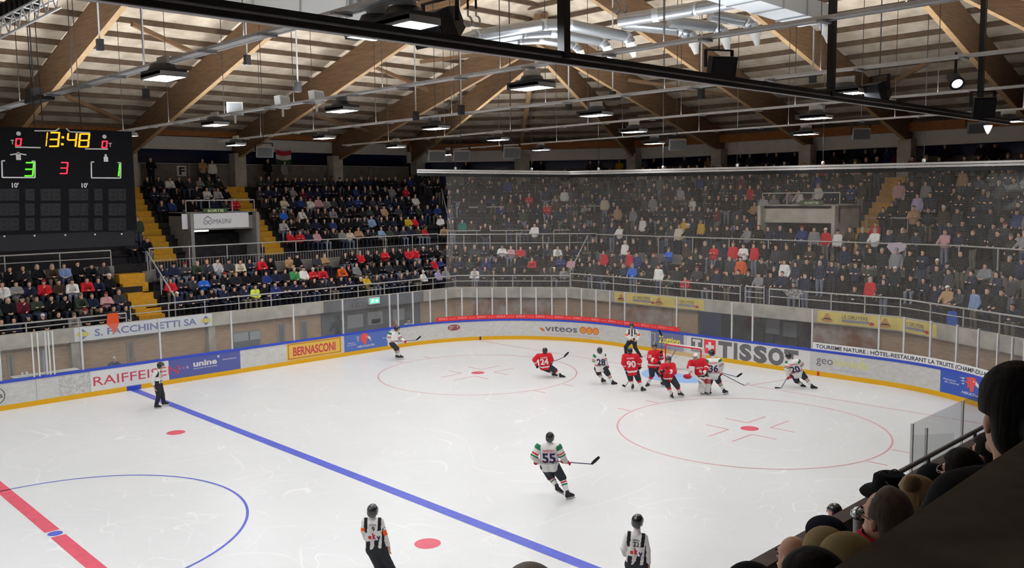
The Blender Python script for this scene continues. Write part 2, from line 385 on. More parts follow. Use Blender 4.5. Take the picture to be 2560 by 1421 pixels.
v0, v1 = S(1338, 838, .6), S(1426, 833, .6); 
def vit(m):
    letter(m, 'vıteos', F8, v0, v1, .50, .37, .012); 
advert('', v0, v1, .2, 1, None, [('advert_lettering', 'grey', vit),
    ('advert_emblem', 'orange', lambda m: (poly(m, F8, [(v0-.32, .68), (v0-.1, .66), (v0-.02, .55), (v0-.04, .47), (v0-.2, .5)]), [blob(m, F8, S(px, 833, .62), .66, .21, .20, 24) for px in (1441, 1460, 1480)])),
    ('advert_emblem', 'yel', lambda m: [blob(m, F9, S(px, 833, .62), .64, .11, .11, 16, ri=.6) for px in (1441, 1460, 1480)]),
    ('advert_lettering', 'salmon', lambda m: letter(m, 'partenaire de transition énergétique', F8, v0, S(1487, 845, .4), .30, .10, .0))])
z0s, z1s = S(1591, 862, .5), S(1681, 872, .5); wz = z1s-z0s
advert('blue grey Zuttion advert with yellow lettering', z0s, z1s, .2, 1.06, 'zut', [
    ('lettering', 'zyel', lambda m: letter(m, 'Zuttion', F8, z0s+wz*.24, z0s+wz*.90, .52, .36, .03)),
    ('lettering', 'pale', lambda m: letter(m, 'CONSTRUCTION', F8, z0s+wz*.25, z0s+wz*.7, .38, .07, .02)),
    ('emblem', 'geoy', lambda m: (patch(m, F8, z0s+wz*.02, z0s+wz*.13, .94, .97), patch(m, F8, z0s+wz*.12, z0s+wz*.135, .55, .97), poly(m, F8, [(z0s+wz*.12, .55), (z0s+wz*.135, .55), (z0s+wz*.05, .36), (z0s+wz*.03, .36)])))])
t0, t1 = S(1682, 880, .4), S(1990, 925, .4)
tq0, tq1 = S(1697, 870, .6), S(1726, 874, .6); tr0, tr1 = S(1732, 874, .6), S(1760, 878, .6); tt0, tt1 = S(1769, 885, .6), S(1975, 905, .6)
def tis(m):
    patch(m, F8, tq0, tq1, .30, .98)
    for ch, a_, b_, f_ in (('T', 1768, 1803, F8), ('I', 1808, 1817, F9), ('S', 1822, 1854, F8), ('S', 1859, 1892, F9), ('O', 1896, 1937, F8), ('T', 1938, 1975, F9)): letter(m, ch, f_, S(a_, 870+(a_-1697)*.13, .6), S(b_, 870+(b_-1697)*.13, .6), .26, .72, .06)
def tisw(m):
    x0, x1 = tq0+(tq1-tq0)*.14, tq0+(tq1-tq0)*.86; patch(m, F9, x0, x1, .80, .92); patch(m, F9, (x0+x1)/2-.09, (x0+x1)/2+.09, .38, .80); patch(m, F9, (x0+x1)/2-.2, (x0+x1)/2+.2, .38, .48)
    xc = (tr0+tr1)/2; patch(m, F9, xc-.08, xc+.08, .42, .88); patch(m, F9, xc-.24, xc-.08, .57, .73); patch(m, F9, xc+.08, xc+.24, .57, .73)
advert('white TISSOT advert with grey lettering and red cross square', t0, t1, .2, 1.06, 'white', [('lettering', 'tissot', tis), ('emblem', 'tred', lambda m: patch(m, F8, tr0, tr1, .30, .98)), ('emblem', 'white', tisw)])
g0, g1, g2 = S(2010, 915, .6), S(2054, 920, .6), S(2148, 930, .6)
advert('', g0, g2, .2, 1, None, [('advert_lettering', 'geo', lambda m: letter(m, 'geo', F8, g0, g1, .56, .36, -.004)), ('advert_lettering', 'geoy', lambda m: letter(m, 'conseils', F8, g1+.05, g2, .56, .36, .0)), ('advert_lettering', 'pale', lambda m: letter(m, "bureau d'ingénieurs", F8, g1-.05, g2, .34, .11, -.004))])
n0, n1 = S(2324, 958, .6), S(2420, 990, .6); wn = n1-n0
advert('blue advert with red crested head near the corner glass', n0, n1, .2, 1.06, 'nblue2', [
    ('emblem', 'lred', lambda m: bird(m, n0+wn*.62, .78, 1.0)), ('emblem', 'white', lambda m: beak(m, n0+wn*.62, .78, 1.0)),
    ('lettering', 'white', lambda m: (letter(m, 'NEUCHATEL', F8, n0+wn*.42, n0+wn*.92, .36, .10, .02, slant=.3), letter(m, 'Patinoires', F8, n0+wn*.06, n0+wn*.3, .72, .07, .01), letter(m, 'du Littoral', F8, n0+wn*.08, n0+wn*.36, .62, .07, .01)))])
sr = S(0, 993, .5)
advert('', sr, sr, 0, 1, None, [('advert_emblem', 'dark', lambda m: (blob(m, F8, sr-.25, .60, .34, .34, 28, ri=.92), letter(m, 'S', F8, sr-.12, sr+.0, .52, .14, .02)))])

# ------------------------------------------------------------------ protective glass on the boards
mat('alu', (206, 206, 208), 0.35, 0.5, noise=0.06, scale=9); mat_glass('pane_glass'); mat('post_white', (222, 222, 220), .4)
shield = thing('rink_glass_screen', 'clear glass screen with grey metal posts standing on the rink boards', 'glass screen')
GT = 2.92
post_px = [(14, 958), (125, 940), (222, 930), (408, 900), (576, 872), (725, 850), (858, 835), (982, 820), (1001, 817), (1036, 812), (1072, 806), (1110, 801), (1149, 797), (1187, 794), (1228, 793), (1268, 793), (1307, 793), (1345, 794), (1385, 796), (1423, 798), (1462, 801), (1499, 804), (1534, 808), (1567, 813), (1683, 832), (1809, 852), (1855, 860), (2000, 880), (2165, 903), (2212, 912), (2263, 922), (2312, 934), (2355, 945), (2402, 957), (2446, 968), (2487, 980), (2520, 993), (2549, 1008)]
ps = [s_of(x, y, 1.16) for x, y in post_px]
ps = [ps[0]-6.0, ps[0]-3.0]+ps+[ps[-1]+1.5*k for k in (1, 2, 3)]
for s in ps:
    p, n = bpath(s); q = p+n*.05; t = np.array([-n[1], n[0]]); mb = MB()
    mb.box((q[0], q[1], (1.16+GT)/2), (.075, .06, GT-1.16), ((t[0], t[1], 0), (n[0], n[1], 0), (0, 0, 1))); mb.build('glass_post', M['alu'], shield)
for px in (90, 107, 144, 159):
    s = s_of(px, 945, 1.16); p, n = bpath(s); q = p-n*.02; mb = MB(); mb.box((q[0], q[1], 2.02), (.05, .05, 1.75)); mb.build('gate_post', M['post_white'], shield)
for a, b in zip(ps, ps[1:]):
    if b-a < .1: continue
    mb = MB(); ribbon(mb, a+.03, b-.03, 1.16, GT, -.05, 0.0, .5); mb.build('glass_pane', M['pane_glass'], shield)
mat('tape', (240, 240, 240), .5)
# printed strips along the foot of the glass
a0, a1 = s_of(1095, 805, 1.2), s_of(1681, 832, 1.2); nst = 26
mb = MB(); ribbon(mb, a0, a1, 1.17, 1.40, -.008); red = mb.build('banner_strip', cm('stripred'), shield); red['label'] = 'red advert strip along the foot of the glass'
mb = MB(); FR = on_board(-.003)
sp_ = (a1-a0-.3)/13
for k in range(13):
    s = a0+.15+sp_*k; letter(mb, 'RTN', FR, s, s+sp_*.30, 1.24, .11, .02, slant=.2); blob(mb, FR, s+sp_*.40, 1.295, .05, .05, 14, ri=.6); letter(mb, 'www.rtn.ch', FR, s+sp_*.55, s+sp_*.88, 1.26, .05, .01)
mb.build('lettering', cm('stripw'), red)
b0, b1 = s_of(2002, 878, 1.2), s_of(2560, 1010, 1.2)
mb = MB(); ribbon(mb, b0, b1, 1.17, 1.47, -.008); wh = mb.build('banner_strip', M['tape'], shield); wh['label'] = 'white strip naming a hotel restaurant in dark capitals'
mb = MB(); e1 = s_of(2404, 952, 1.3); letter(mb, 'TOURISME NATURE : HÔTEL-RESTAURANT LA TRUITE (CHAMP-DU-MOULIN)', FR, b0+.15, e1, 1.235, .165, .022)
letter(mb, 'HÔTEL-RESTAURANT', FR, e1+.35, e1+3.0, 1.235, .165, .022); mb.build('lettering', cm('dark'), wh)

# ------------------------------------------------------------------ goal
mat('goal_red', (206, 40, 56), .35, .4)
def mat_net(name, rgb, cover, hs, th, lines=None):
    """knotted thread: clear between the threads"""
    m = bpy.data.materials.new(name); m.use_nodes = True; nt = m.node_tree
    for n in list(nt.nodes): nt.nodes.remove(n)
    out = nt.nodes.new('ShaderNodeOutputMaterial'); tr = nt.nodes.new('ShaderNodeBsdfTransparent'); df = nt.nodes.new('ShaderNodeBsdfDiffuse'); df.inputs[0].default_value = (*lin(rgb), 1)
    uv = nt.nodes.new('ShaderNodeUVMap'); sp = nt.nodes.new('ShaderNodeSeparateXYZ'); nt.links.new(uv.outputs[0], sp.inputs[0])
    fs = []
    for i in (0, 1):
        q = nt.nodes.new('ShaderNodeMath'); q.operation = 'DIVIDE'; q.inputs[1].default_value = hs; nt.links.new(sp.outputs[i], q.inputs[0])
        fr = nt.nodes.new('ShaderNodeMath'); fr.operation = 'FRACT'; nt.links.new(q.outputs[0], fr.inputs[0])
        lt = nt.nodes.new('ShaderNodeMath'); lt.operation = 'LESS_THAN'; lt.inputs[1].default_value = th[i]/hs; nt.links.new(fr.outputs[0], lt.inputs[0]); fs.append(lt.outputs[0])
    mx = nt.nodes.new('ShaderNodeMath'); mx.operation = 'MAXIMUM'; nt.links.new(fs[0], mx.inputs[0]); nt.links.new(fs[1], mx.inputs[1])
    ms = nt.nodes.new('ShaderNodeMixShader'); nt.links.new(mx.outputs[0], ms.inputs[0]); nt.links.new(tr.outputs[0], ms.inputs[1]); nt.links.new(df.outputs[0], ms.inputs[2]); nt.links.new(ms.outputs[0], out.inputs[0])
    M[name] = m; return m
mat_net('goal_thread', (235, 235, 232), 0, .055, (.012, .012)); mat_net('veil_thread', (225, 222, 216), 0, .045, (.0018, .0027))
def uvmesh(name, quads, m, parent=None):
    """quads: list of (4 points, 4 uvs)"""
    me = bpy.data.meshes.new(name); vs = []; fs = []; uvs = []
    for P, U in quads:
        n = len(vs); vs += [tuple(map(float, p)) for p in P]; fs.append(tuple(range(n, n+len(P)))); uvs += U
    me.from_pydata(vs, [], fs); ul = me.uv_layers.new(name='UVMap')
    ul.data.foreach_set('uv', np.array(uvs, dtype=np.float32).ravel()); me.materials.append(m); return link(name, me, parent)
goal = thing('hockey_goal', 'red hockey goal with white net standing on the goal line', 'goal', (26, 0, 0))
mb = MB(); gw = .95; mb.tube([(0, -gw, 0), (0, -gw, 1.2), (0, -gw+.04, 1.24), (0, gw-.04, 1.24), (0, gw, 1.2), (0, gw, 0)], .034, 10); mb.build('goal_frame', M['goal_red'], goal)
mb = MB(); mb.tube([(0, -gw, .03), (.6, -gw-.1, .03), (1.05, -.5, .03), (1.05, .5, .03), (.6, gw+.1, .03), (0, gw, .03)], .03, 8); mb.build('base_tube', M['post_white'], goal)
mb = MB(); mb.tube([(0, -gw, 1.22), (.3, -gw+.02, 1.22), (.5, -.5, 1.2), (.5, .5, 1.2), (.3, gw-.02, 1.22), (0, gw, 1.22)], .025, 8); mb.build('top_shelf_tube', M['post_white'], goal)
B = [(0, -gw), (.6, -gw-.1), (1.05, -.5), (1.05, .5), (.6, gw+.1), (0, gw)]; T = [(0, -gw), (.3, -gw+.02), (.5, -.5), (.5, .5), (.3, gw-.02), (0, gw)]
q = []
for i in range(5):
    w_ = math.dist(B[i], B[i+1]); q.append(([(*B[i], .03), (*B[i+1], .03), (*T[i+1], 1.2), (*T[i], 1.2)], [(0, 0), (w_, 0), (w_, 1.2), (0, 1.2)]))
q.append(([(*p, 1.21) for p in T], [(p[0], p[1]) for p in T]))
uvmesh('goal_net', q, M['goal_thread'], goal)
# ------------------------------------------------------------------ stands: plan line of the concrete front, offset outwards by D
BP = np.array([(-16, 17), (27.25, 17), (31.45, 11.75), (31.45, -7.2), (28.4, -13.3), (22.5, -18.6)], float)
def _mit():
    n = []
    for a, b in zip(BP, BP[1:]):
        d = (b-a)/np.linalg.norm(b-a); n.append(np.array([-d[1], d[0]]))
    ms = [n[0]]
    for a, b in zip(n, n[1:]): m = a+b; ms.append(m/(m@a))
    ms.append(n[-1]); return np.array(ms), n
MIT, NRM = _mit()
def pu(u, D):
    i = min(int(u), len(BP)-2); f = u-i
    return (BP[i]+MIT[i]*D)*(1-f)+(BP[i+1]+MIT[i+1]*D)*f
def u_far(x, D): a = BP[0]+MIT[0]*D; b = BP[1]+MIT[1]*D; return float((x-a[0])/(b[0]-a[0]))
def u_end(y, D): a = BP[2]+MIT[2]*D; b = BP[3]+MIT[3]*D; return 2+float((y-a[1])/(b[1]-a[1]))
def cuts(u0, u1): return [u0]+[k for k in range(int(u0)+1, int(math.ceil(u1)))]+[u1]
def extrude(mb, prof, u0, u1, mi=0, closed=False, caps=True):
    us = cuts(u0, u1); pr = list(prof)
    for a, b in zip(us, us[1:]):
        b_ = b-1e-9 if float(b).is_integer() else b
        for p, q in zip(pr, pr[1:]+([pr[0]] if closed else [])):
            A = pu(a, p[0]); B_ = pu(b_, p[0]); C_ = pu(b_, q[0]); D_ = pu(a, q[0])
            mb.add([(*A, p[1]), (*B_, p[1]), (*C_, q[1]), (*D_, q[1])], [(0, 1, 2, 3)], mi)
    if closed and caps:
        for u in (u0, u1-1e-9): mb.add([(*pu(u, p[0]), p[1]) for p in pr], [tuple(range(len(pr)))], mi)
UEND = 4.7
mat('concrete', (184, 178, 166), .85, .2, noise=.22, scale=1.6, bump=.15); mat('concrete_dark', (124, 119, 113), .85, .2, noise=.25, scale=2)
mat('terrace', (50, 48, 50), .9, .15, noise=.3, scale=3); mat('step_yellow', (196, 146, 40), .7, .25, noise=.15, scale=6)
mat('wood_wall', (196, 164, 134), .6, .3, noise=.16, scale=2.2, stretch=(1, 1, 9)); mat('navy_glass', (40, 50, 96), .2, .5)
mat('plaster', (226, 222, 212), .85, .2, noise=.06, scale=2); mat('grey_wall', (132, 130, 128), .8, .2, noise=.15, scale=2); mat('rail_grey', (168, 166, 163), .4, .5)
mat('mural', (150, 100, 74), .7, .2, noise=.6, scale=1.4, rgb2=(190, 176, 166)); mat('mural_grey', (104, 106, 112), .6, .3, noise=.35, scale=.9)
SX = 9.25
uS = u_far(SX, 0)
def strct(name, fn, m, parent=None):
    mb = MB(); fn(mb); return struct(mb.build(name, m, parent))
# concrete band, timber wall beneath it, floor slab behind the boards
strct('trim_1', lambda b: extrude(b, [(0, 2.05), (0, 2.66), (.28, 2.66), (.28, 2.05)], 0, UEND, closed=True), M['concrete'])
strct('wall_far', lambda b: extrude(b, [(.34, 0), (.34, 2.05), (.5, 2.05), (.5, 0)], 0, 1.0, closed=True), M['wood_wall'])
strct('wall_corner', lambda b: extrude(b, [(.34, 0), (.34, 2.05), (.5, 2.05), (.5, 0)], 1.0, 2.0, closed=True), M['wood_wall'])
ug0, ug1 = u_end(at_x(1745, 800, 31.8)[1], .34), u_end(at_x(2078, 810, 31.8)[1], .34)
strct('wall_end', lambda b: (extrude(b, [(.34, 0), (.34, 2.05), (.5, 2.05), (.5, 0)], 2.0, ug0, closed=True), extrude(b, [(.34, 0), (.34, 2.05), (.5, 2.05), (.5, 0)], ug1, UEND, closed=True)), M['wood_wall'])
strct('wall_recess', lambda b: extrude(b, [(3.6, 0), (3.6, 2.1), (.34, 2.1)], ug0-.02, ug1+.02), M['grey_wall'])
def _slab(b):
    us = cuts(0, UEND); vs = []
    n = len(rink_outline()); ro = [(-16, HY)]+rink_outline(0.02)+[(-16, -HY)]
    oo = [tuple(pu(u, 4.0)) for u in us]; b.add([(x, y, -.02) for x, y in oo], [tuple(range(len(oo)))[::-1]])
    b.quad((-16, -26, -.02), (33, -26, -.02), (33, 22, -.02), (-16, 22, -.02))
strct('floor_slab', _slab, M['concrete_dark'])
# terraces
LOW_L = [(1.98, .9), (2.63, 1.75), (3.28, 2.6), (3.93, 3.45)]        # floor height, depth of each row: block beside the scoreboard
LOW_R = [(2.42, 1.25), (3.0, 2.1), (3.65, 2.95)]
UPP = [(4.83+.65*k, 6.0+.87*k) for k in range(6)]
WZ = 4.5
def tread_profile(rows, d0, z0, dw):
    """stair profile: every row has its floor, a bench plank rises behind it"""
    pr = [(d0, z0)]
    for i, (z, d) in enumerate(rows): pr += [(d-.45, pr[-1][1]), (d-.45, z)]
    pr += [(dw, pr[-1][1])]; return pr
def _terr(b):
    extrude(b, tread_profile(LOW_L, .28, 1.9, 4.1)+[(4.1, WZ), (5.1, WZ)], 0, uS)
    extrude(b, tread_profile(LOW_R, .28, 2.3, 3.75)+[(3.75, WZ), (5.1, WZ)], uS, UEND)
strct('floor_lower_stand', _terr, M['terrace'])
strct('floor_upper_stand', lambda b: extrude(b, [(5.0, WZ)]+tread_profile(UPP, 5.2, WZ, 10.95)[1:]+[(10.95, 8.75), (13.5, 8.75)], 0, UEND), M['terrace'])
strct('trim_2', lambda b: extrude(b, [(3.7, 4.0), (3.7, 4.56), (3.9, 4.56), (3.9, 4.0)], u_far(10.4, 3.7), UEND, closed=True), M['concrete_dark'])
strct('trim_3', lambda b: extrude(b, [(4.05, 3.95), (4.05, 4.9), (4.2, 4.9), (4.2, 3.95)], 0, u_far(9.2, 4.05), closed=True), M['grey_wall'])
# benches: one plank per row and block
mat('bench_dark', (38, 36, 40), .7, .2); mat('bench_yellow', (190, 140, 40), .6, .3)
EXU = []                                                              # aisles and openings: (u0, u1, first row, last row) on the upper stand, in world x or y
def bench(u0, u1, d, z):
    mb = MB(); extrude(mb, [(d-.02, z+.40), (d-.02, z+.45), (d+.36, z+.45), (d+.36, z+.40)], u0, u1, closed=True); extrude(mb, [(d+.1, z), (d+.1, z+.4), (d+.2, z+.4), (d+.2, z)], u0, u1, closed=True)
    o = mb.build('bench_plank', M['bench_dark']); o['kind'] = 'structure'; return o
for z, d in LOW_L: bench(0.0, u_far(8.9, d), d, z)
for z, d in LOW_R:
    bench(u_far(10.6, d), 1.0, d, z); bench(1.0, 2.0, d, z)
VX = (13.6, 17.5); A1 = (11.9, 13.1); A2 = (18.2, 19.4)               # opening and the two yellow aisles of the upper stand
VY = (2.7, -1.7); A3 = (-1.9, -3.0)
for k, (z, d) in enumerate(UPP):
    for xa, xb in ((-8, A1[0]), (A1[1], VX[0]) if k < 4 else (A1[1], A2[0]), (VX[1], A2[0]) if k < 4 else (0, 0), (A2[1], 27.2)):
        if xb-xa > .4: bench(max(0, u_far(xa, d)), min(1.0, u_far(xb, d)), d, z)
    bench(1.0, 2.0, d, z)
# yellow stair flights
def flight(rows, d0, z0, dw, xa, xb, parent_name='stair_flight'):
    mb = MB(); prev = z0
    for z, d in list(rows)+[(dw[1], dw[0])]:
        h = (z-prev)
        for j in range(2):
            zz = prev+h*(j+1)/2; dd = d-.45-.38*(1-j)
            a = np.array(pu(u_far(xa, dd), dd)); mb.box(((xa+xb)/2, 17+dd+.19+.2, zz-.3), (xb-xa, .8, .6))
        prev = z
    o = mb.build(parent_name, M['step_yellow']); o['kind'] = 'structure'; return o
flight(LOW_R, .6, 1.95, (3.9, 4.5), 9.2, 10.4)
flight(UPP[1:], 6, 4.9, (10.9, 8.75), *A1); flight(UPP[1:], 6, 4.9, (10.9, 8.75), *A2)
mb = MB(); pz = WZ
for z, d in UPP+[(8.75, 10.95)]:
    for j in range(2):
        zz = pz+(z-pz)*(j+1)/2; dd = d-.45-.38*(1-j); mb.box((BP[2][0]+dd+.39, sum(A3)/2, zz-.3), (.8, 1.1, .6))
    pz = z
struct(mb.build('stair_flight', M['step_yellow']))
# exit openings with concrete surround, banner and sign
def vomitory(far):
    hw = None
    mb = MB()
    if far: c = lambda x, d, z: (x, 17+d, z); r = VX; m = M['grey_wall']
    else: c = lambda y, d, z: (BP[2][0]+d, y, z); r = (VY[1], VY[0]); m = M['concrete']
    def bx(a0, a1, d0, d1, z0, z1):
        P = c((a0+a1)/2, (d0+d1)/2, (z0+z1)/2); mb.box(P, (a1-a0, d1-d0, z1-z0) if far else (d1-d0, a1-a0, z1-z0))
    bx(r[0], r[0]+.18, 5.2, 7.95, 4.5, 7.3); bx(r[1]-.18, r[1], 5.2, 7.95, 4.5, 7.3); bx(r[0], r[1], 5.6, 7.95, 7.15, 7.35); bx(r[0], r[1], 5.6, 5.8, 6.4, 7.3)
    o = struct(mb.build('wall_exit_surround', m)); mb = MB(); bx(r[0]+.2, r[1]-.2, 7.8, 7.9, 4.5, 7.15); struct(mb.build('wall_exit_passage', M['terrace']))
vomitory(True); vomitory(False)
# back of the upper stand: parapet, night windows, lintel, columns
strct('wall_back', lambda b: extrude(b, [(12.0, 8.75), (12.0, 10.12), (12.2, 10.12), (12.2, 8.75)], 0, 1.0, closed=True), M['concrete_dark'])
strct('wall_back', lambda b: extrude(b, [(13.3, 8.75), (13.3, 9.9), (13.45, 9.9), (13.45, 8.75)], 1.0, UEND, closed=True), M['concrete_dark'])
strct('window_1', lambda b: extrude(b, [(13.5, 8.7), (13.5, 11.3)], 0, UEND), M['navy_glass'])
strct('trim_4', lambda b: (extrude(b, [(12.1, 11.0), (12.1, 11.75), (12.5, 11.75), (12.5, 11.0)], 0, 1.0, closed=True), extrude(b, [(12.1, 10.45), (12.1, 11.25), (12.5, 11.25), (12.5, 10.45)], 1.0, UEND, closed=True)), M['plaster'])
strct('wall_upper', lambda b: extrude(b, [(13.55, 11.2), (13.55, 13.0)], 0, UEND), M['concrete_dark'])
mat('fascia_wood', (150, 92, 46), .6, .3, noise=.3, scale=3, stretch=(1, 1, 6))
strct('trim_5', lambda b: (extrude(b, [(11.4, 11.75), (11.4, 12.1), (11.6, 12.1), (11.6, 11.75)], 0, 1.0, closed=True), extrude(b, [(11.4, 11.2), (11.4, 11.7), (11.6, 11.7), (11.6, 11.2)], 1.0, UEND, closed=True)), M['fascia_wood'])
far_cols = [0.2, 6.6, 13.0, 19.6, 26.6, 33.6]
col_xy = [(x, 28.6) for x in far_cols]+[tuple(pu(1.5, 11.6)), (43.0, 16.2), (43.0, 9.3), (43.0, 3.2), (43.0, -2.6), (43.0, -9.0)]
for (x, y) in col_xy:
    mb = MB(); mb.box((x, y, 9.75), (.75, .75, 2.1)); struct(mb.build('column', M['concrete']))
# lateral closure far away to the side of the picture
strct('wall_side', lambda b: b.quad((-16, -30, 0), (-16, 31, 0), (-16, 31, 20), (-16, -30, 20)), M['concrete_dark'])

# ------------------------------------------------------------------ roof
mat('deck', (222, 208, 188), .9, .1, noise=.35, scale=1.3, stretch=(1, 1, 1), rgb2=(184, 168, 148))
mat('purlin', (104, 86, 70), .7, .2, noise=.25, scale=3); mat('glulam', (132, 104, 78), .6, .25, noise=.28, scale=2.5, stretch=(.4, .4, 9)); mat('glulam_edge', (178, 146, 106), .6, .25, noise=.15, scale=4)
NC = NRM[1]; CC = NC@BP[1]
def z_far(x, y): return 10.6+.27*(28-y)
def z_near(x, y): return 10.6+.27*(28+y)
def z_end(x, y): return 10.8+.30*(42.5-x)
def z_cor(x, y): return 10.7+.30*(CC+11-(NC[0]*x+NC[1]*y))
NC2 = np.array([NC[0], -NC[1]])
def z_cor2(x, y): return 10.7+.30*(CC+11-(NC2[0]*x+NC2[1]*y))
FAC = [z_far, z_near, z_end, z_cor, z_cor2]
def zlow(x, y): return min(f(x, y) for f in FAC)
DT = 1.78
def clipped_grid(step=.6):
    mb = MB(); xs = np.arange(-16.2, 46.3, step); ys = np.arange(-31.2, 31.3, step); V = []; idx = {}
    for i, x in enumerate(xs):
        for j, y in enumerate(ys): idx[i, j] = len(V); V.append((x, y, zlow(x, y)+DT))
    F = [(idx[i, j], idx[i, j+1], idx[i+1, j+1], idx[i+1, j]) for i in range(len(xs)-1) for j in range(len(ys)-1)]
    mb.add(V, F); return mb
ceil = struct(clipped_grid().build('ceiling', M['deck']))
# purlins follow each slope, level with the eaves
def spans(fn, idx, t0, t1, n=120):
    """stretch of a level line on which its own slope is the lowest"""
    out = []; cur = None
    for k in range(n+1):
        t = t0+(t1-t0)*k/n; x, y = fn(t); ok = zlow(x, y) > FAC[idx](x, y)-.02 and -16 <= x <= 44.5 and -30 <= y <= 30
        if ok and cur is None: cur = t
        if not ok and cur is not None: out.append((cur, t)); cur = None
    if cur is not None: out.append((cur, t1))
    return out
def purlins(idx, linefn, slope_dir, n, t0, t1, sp):
    for k in range(n):
        fn = linefn(.4+k*sp)
        for a, b in spans(fn, idx, t0, t1):
            if b-a < .6: continue
            (x0, y0), (x1, y1) = fn(a), fn(b); z0 = FAC[idx](x0, y0)+DT-.11; mb = MB()
            mb.bar((x0, y0, z0), (x1, y1, z0), .13, .20); o = mb.build('purlin', M['purlin'], ceil); o['kind'] = 'structure'
purlins(0, lambda d: (lambda t: (t, 28.8-d)), 0, 21, -16, 40, 1.40)
purlins(1, lambda d: (lambda t: (t, -28.8+d)), 0, 21, -16, 40, 1.40)
purlins(2, lambda d: (lambda t: (43.2-d, t)), 0, 17, -30, 30, 1.40)
purlins(3, lambda d: (lambda t, q=NC*(CC+11.6-d), e=np.array([NC[1], -NC[0]]): tuple(q+e*t)), 0, 12, -16, 16, 1.40)
purlins(4, lambda d: (lambda t, q=NC2*(CC+11.6-d), e=np.array([NC2[1], -NC2[0]]): tuple(q+e*t)), 0, 12, -16, 16, 1.40)
def beam(p, q, depth=1.5, w=.24):
    """laminated beam whose underside runs from p to q"""
    p = np.array(p, float); q = np.array(q, float); mb = MB(); d = q-p; d2 = d/np.linalg.norm(d); s = np.array([-d2[1], d2[0], 0]); s /= np.linalg.norm(s); up = np.array([0, 0, 1.])
    V = [p+s*w/2, p-s*w/2, q-s*w/2, q+s*w/2]; V += [v+up*depth for v in V]
    mb.add(V, [(0, 1, 2, 3)], 1); mb.add(V, [(0, 4, 5, 1), (2, 6, 7, 3), (4, 7, 6, 5), (0, 3, 7, 4), (1, 5, 6, 2)], 0)
    o = mb.build('roof_beam', [M['glulam'], M['glulam_edge']]); return struct(o)
for x in (-12.6, -6.2, .2, 6.6, 13.0, 19.6): beam((x, 29, z_far(x, 29)), (x, 0, z_far(x, 0))); beam((x, -29, z_near(x, -29)), (x, 0, z_near(x, 0)))
beam((26.8, 29, z_far(0, 29)), (26.8, 9.0, z_far(0, 9.0))); beam((26.8, -29, z_near(0, -29)), (26.8, -9.0, z_near(0, -9.0)))
for y in (9.3, 3.2, -2.6, -9.0):
    xe = 42.5-(z_far(0, abs(y))-10.8)/.3; beam((43.4, y, z_end(43.4, 0)), (max(xe, 20.5), y, z_end(max(xe, 20.5), 0)))
for sg, zf in ((1, z_cor), (-1, z_cor2)):
    ap = np.array([27.6, 10.2*sg])
    for q in ((33.0, 28.4*sg), (43.0, 16.2*sg)):
        beam((*q, zlow(*q)), (*ap, zlow(*ap)-.05), 1.4, .22)
    a_, b_ = np.array(pu(1.5, 11.3)), np.array([27.8, 10.6]); a_[1] *= sg; b_[1] *= sg
    mb = MB(); mb.bar((*a_, zf(*a_)+1.25), (*b_, zf(*b_)+1.25), .25, .3); struct(mb.build('roof_strut', M['glulam_edge']))
for (a, b) in ((((330, 60), (480, 130))), ((930, 165), (1070, 225)), ((165, 240), (300, 300)), ((1050, 155), (1250, 130)), ((2330, 150), (2200, 225)), ((790, 290), (930, 330)), ((1570, 200), (1830, 240))):
    pa, pb = None, None
    P = []
    for px in (a, b):
        d = ray(*px); t = 10.0
        while t < 70:
            q = CAM+d*t
            if q[2] > zlow(q[0], q[1])+.75: break
            t += .1
        P.append(q)
    mb = MB(); mb.bar(P[0], P[1], .14, .18); struct(mb.build('roof_brace', M['glulam']))
# ------------------------------------------------------------------ railings
def railing(label, pts, heights, every, r=.035, grille=None, name='railing', group=None, kind=None):
    pts = [np.asarray(p, float) for p in pts]; base = pts[0]; t = thing(name, label, 'railing', tuple(base), group)
    for i, h in enumerate(heights):
        mb = MB(); mb.tube([p+np.array([0, 0, h])-base for p in pts], r if i == 0 else r*.7, 7); mb.build('top_rail' if i == 0 else 'mid_rail', M['rail_grey'], t)
    for a, b in zip(pts, pts[1:]):
        L = np.linalg.norm(b-a); n = max(1, round(L/every))
        for k in range(n+(1 if b is pts[-1] else 0)):
            q = a+(b-a)*k/n-base; mb = MB(); mb.tube([q, q+np.array([0, 0, heights[0]])], r*.85, 6); mb.build('post', M['rail_grey'], t)
    if grille:
        mb = MB()
        for a, b in zip(pts, pts[1:]):
            L = np.linalg.norm(b-a); n = int(L/.16)
            for k in range(n):
                q = a+(b-a)*(k+.5)/n-base; mb.bar(q+np.array([0, 0, grille[0]]), q+np.array([0, 0, grille[1]]), .014, .014)
            for z in grille: mb.bar(a-base+np.array([0, 0, z]), b-base+np.array([0, 0, z]), .03, .03)
        mb.build('grille', M['rail_grey'], t)
    return t
def pl(us, D, z): return [(*pu(u-1e-9 if float(u).is_integer() and u > 0 else u, D), z) for u in us]
railing('low grey railing on the concrete edge before the lower seats beside the scoreboard', pl([0, u_far(8.2, .12)], .12, 2.66), [.40, .2], 2.0)
railing('grey railing along the concrete edge from the yellow steps to the netted corner', pl([u_far(8.4, .12), 1.0], .12, 2.66), [.66, .33], 1.75)
railing('grey railing along the concrete edge across the netted corner', pl([1.0, 2.0], .12, 2.66), [.68, .36], 1.1)
g0_, g1_ = u_end(at_x(1856, 715, 31.6)[1], .12), u_end(at_x(1920, 720, 31.6)[1], .12)
railing('grey railing above the yellow cheese banners behind the goal', pl([2.0, g0_-.005], .12, 2.66), [.8, .42], 1.6)
railing('grey gate section of railing behind the goal', pl([g0_+.01, g1_-.01], .12, 2.66), [.82, .56, .3], 2.0)
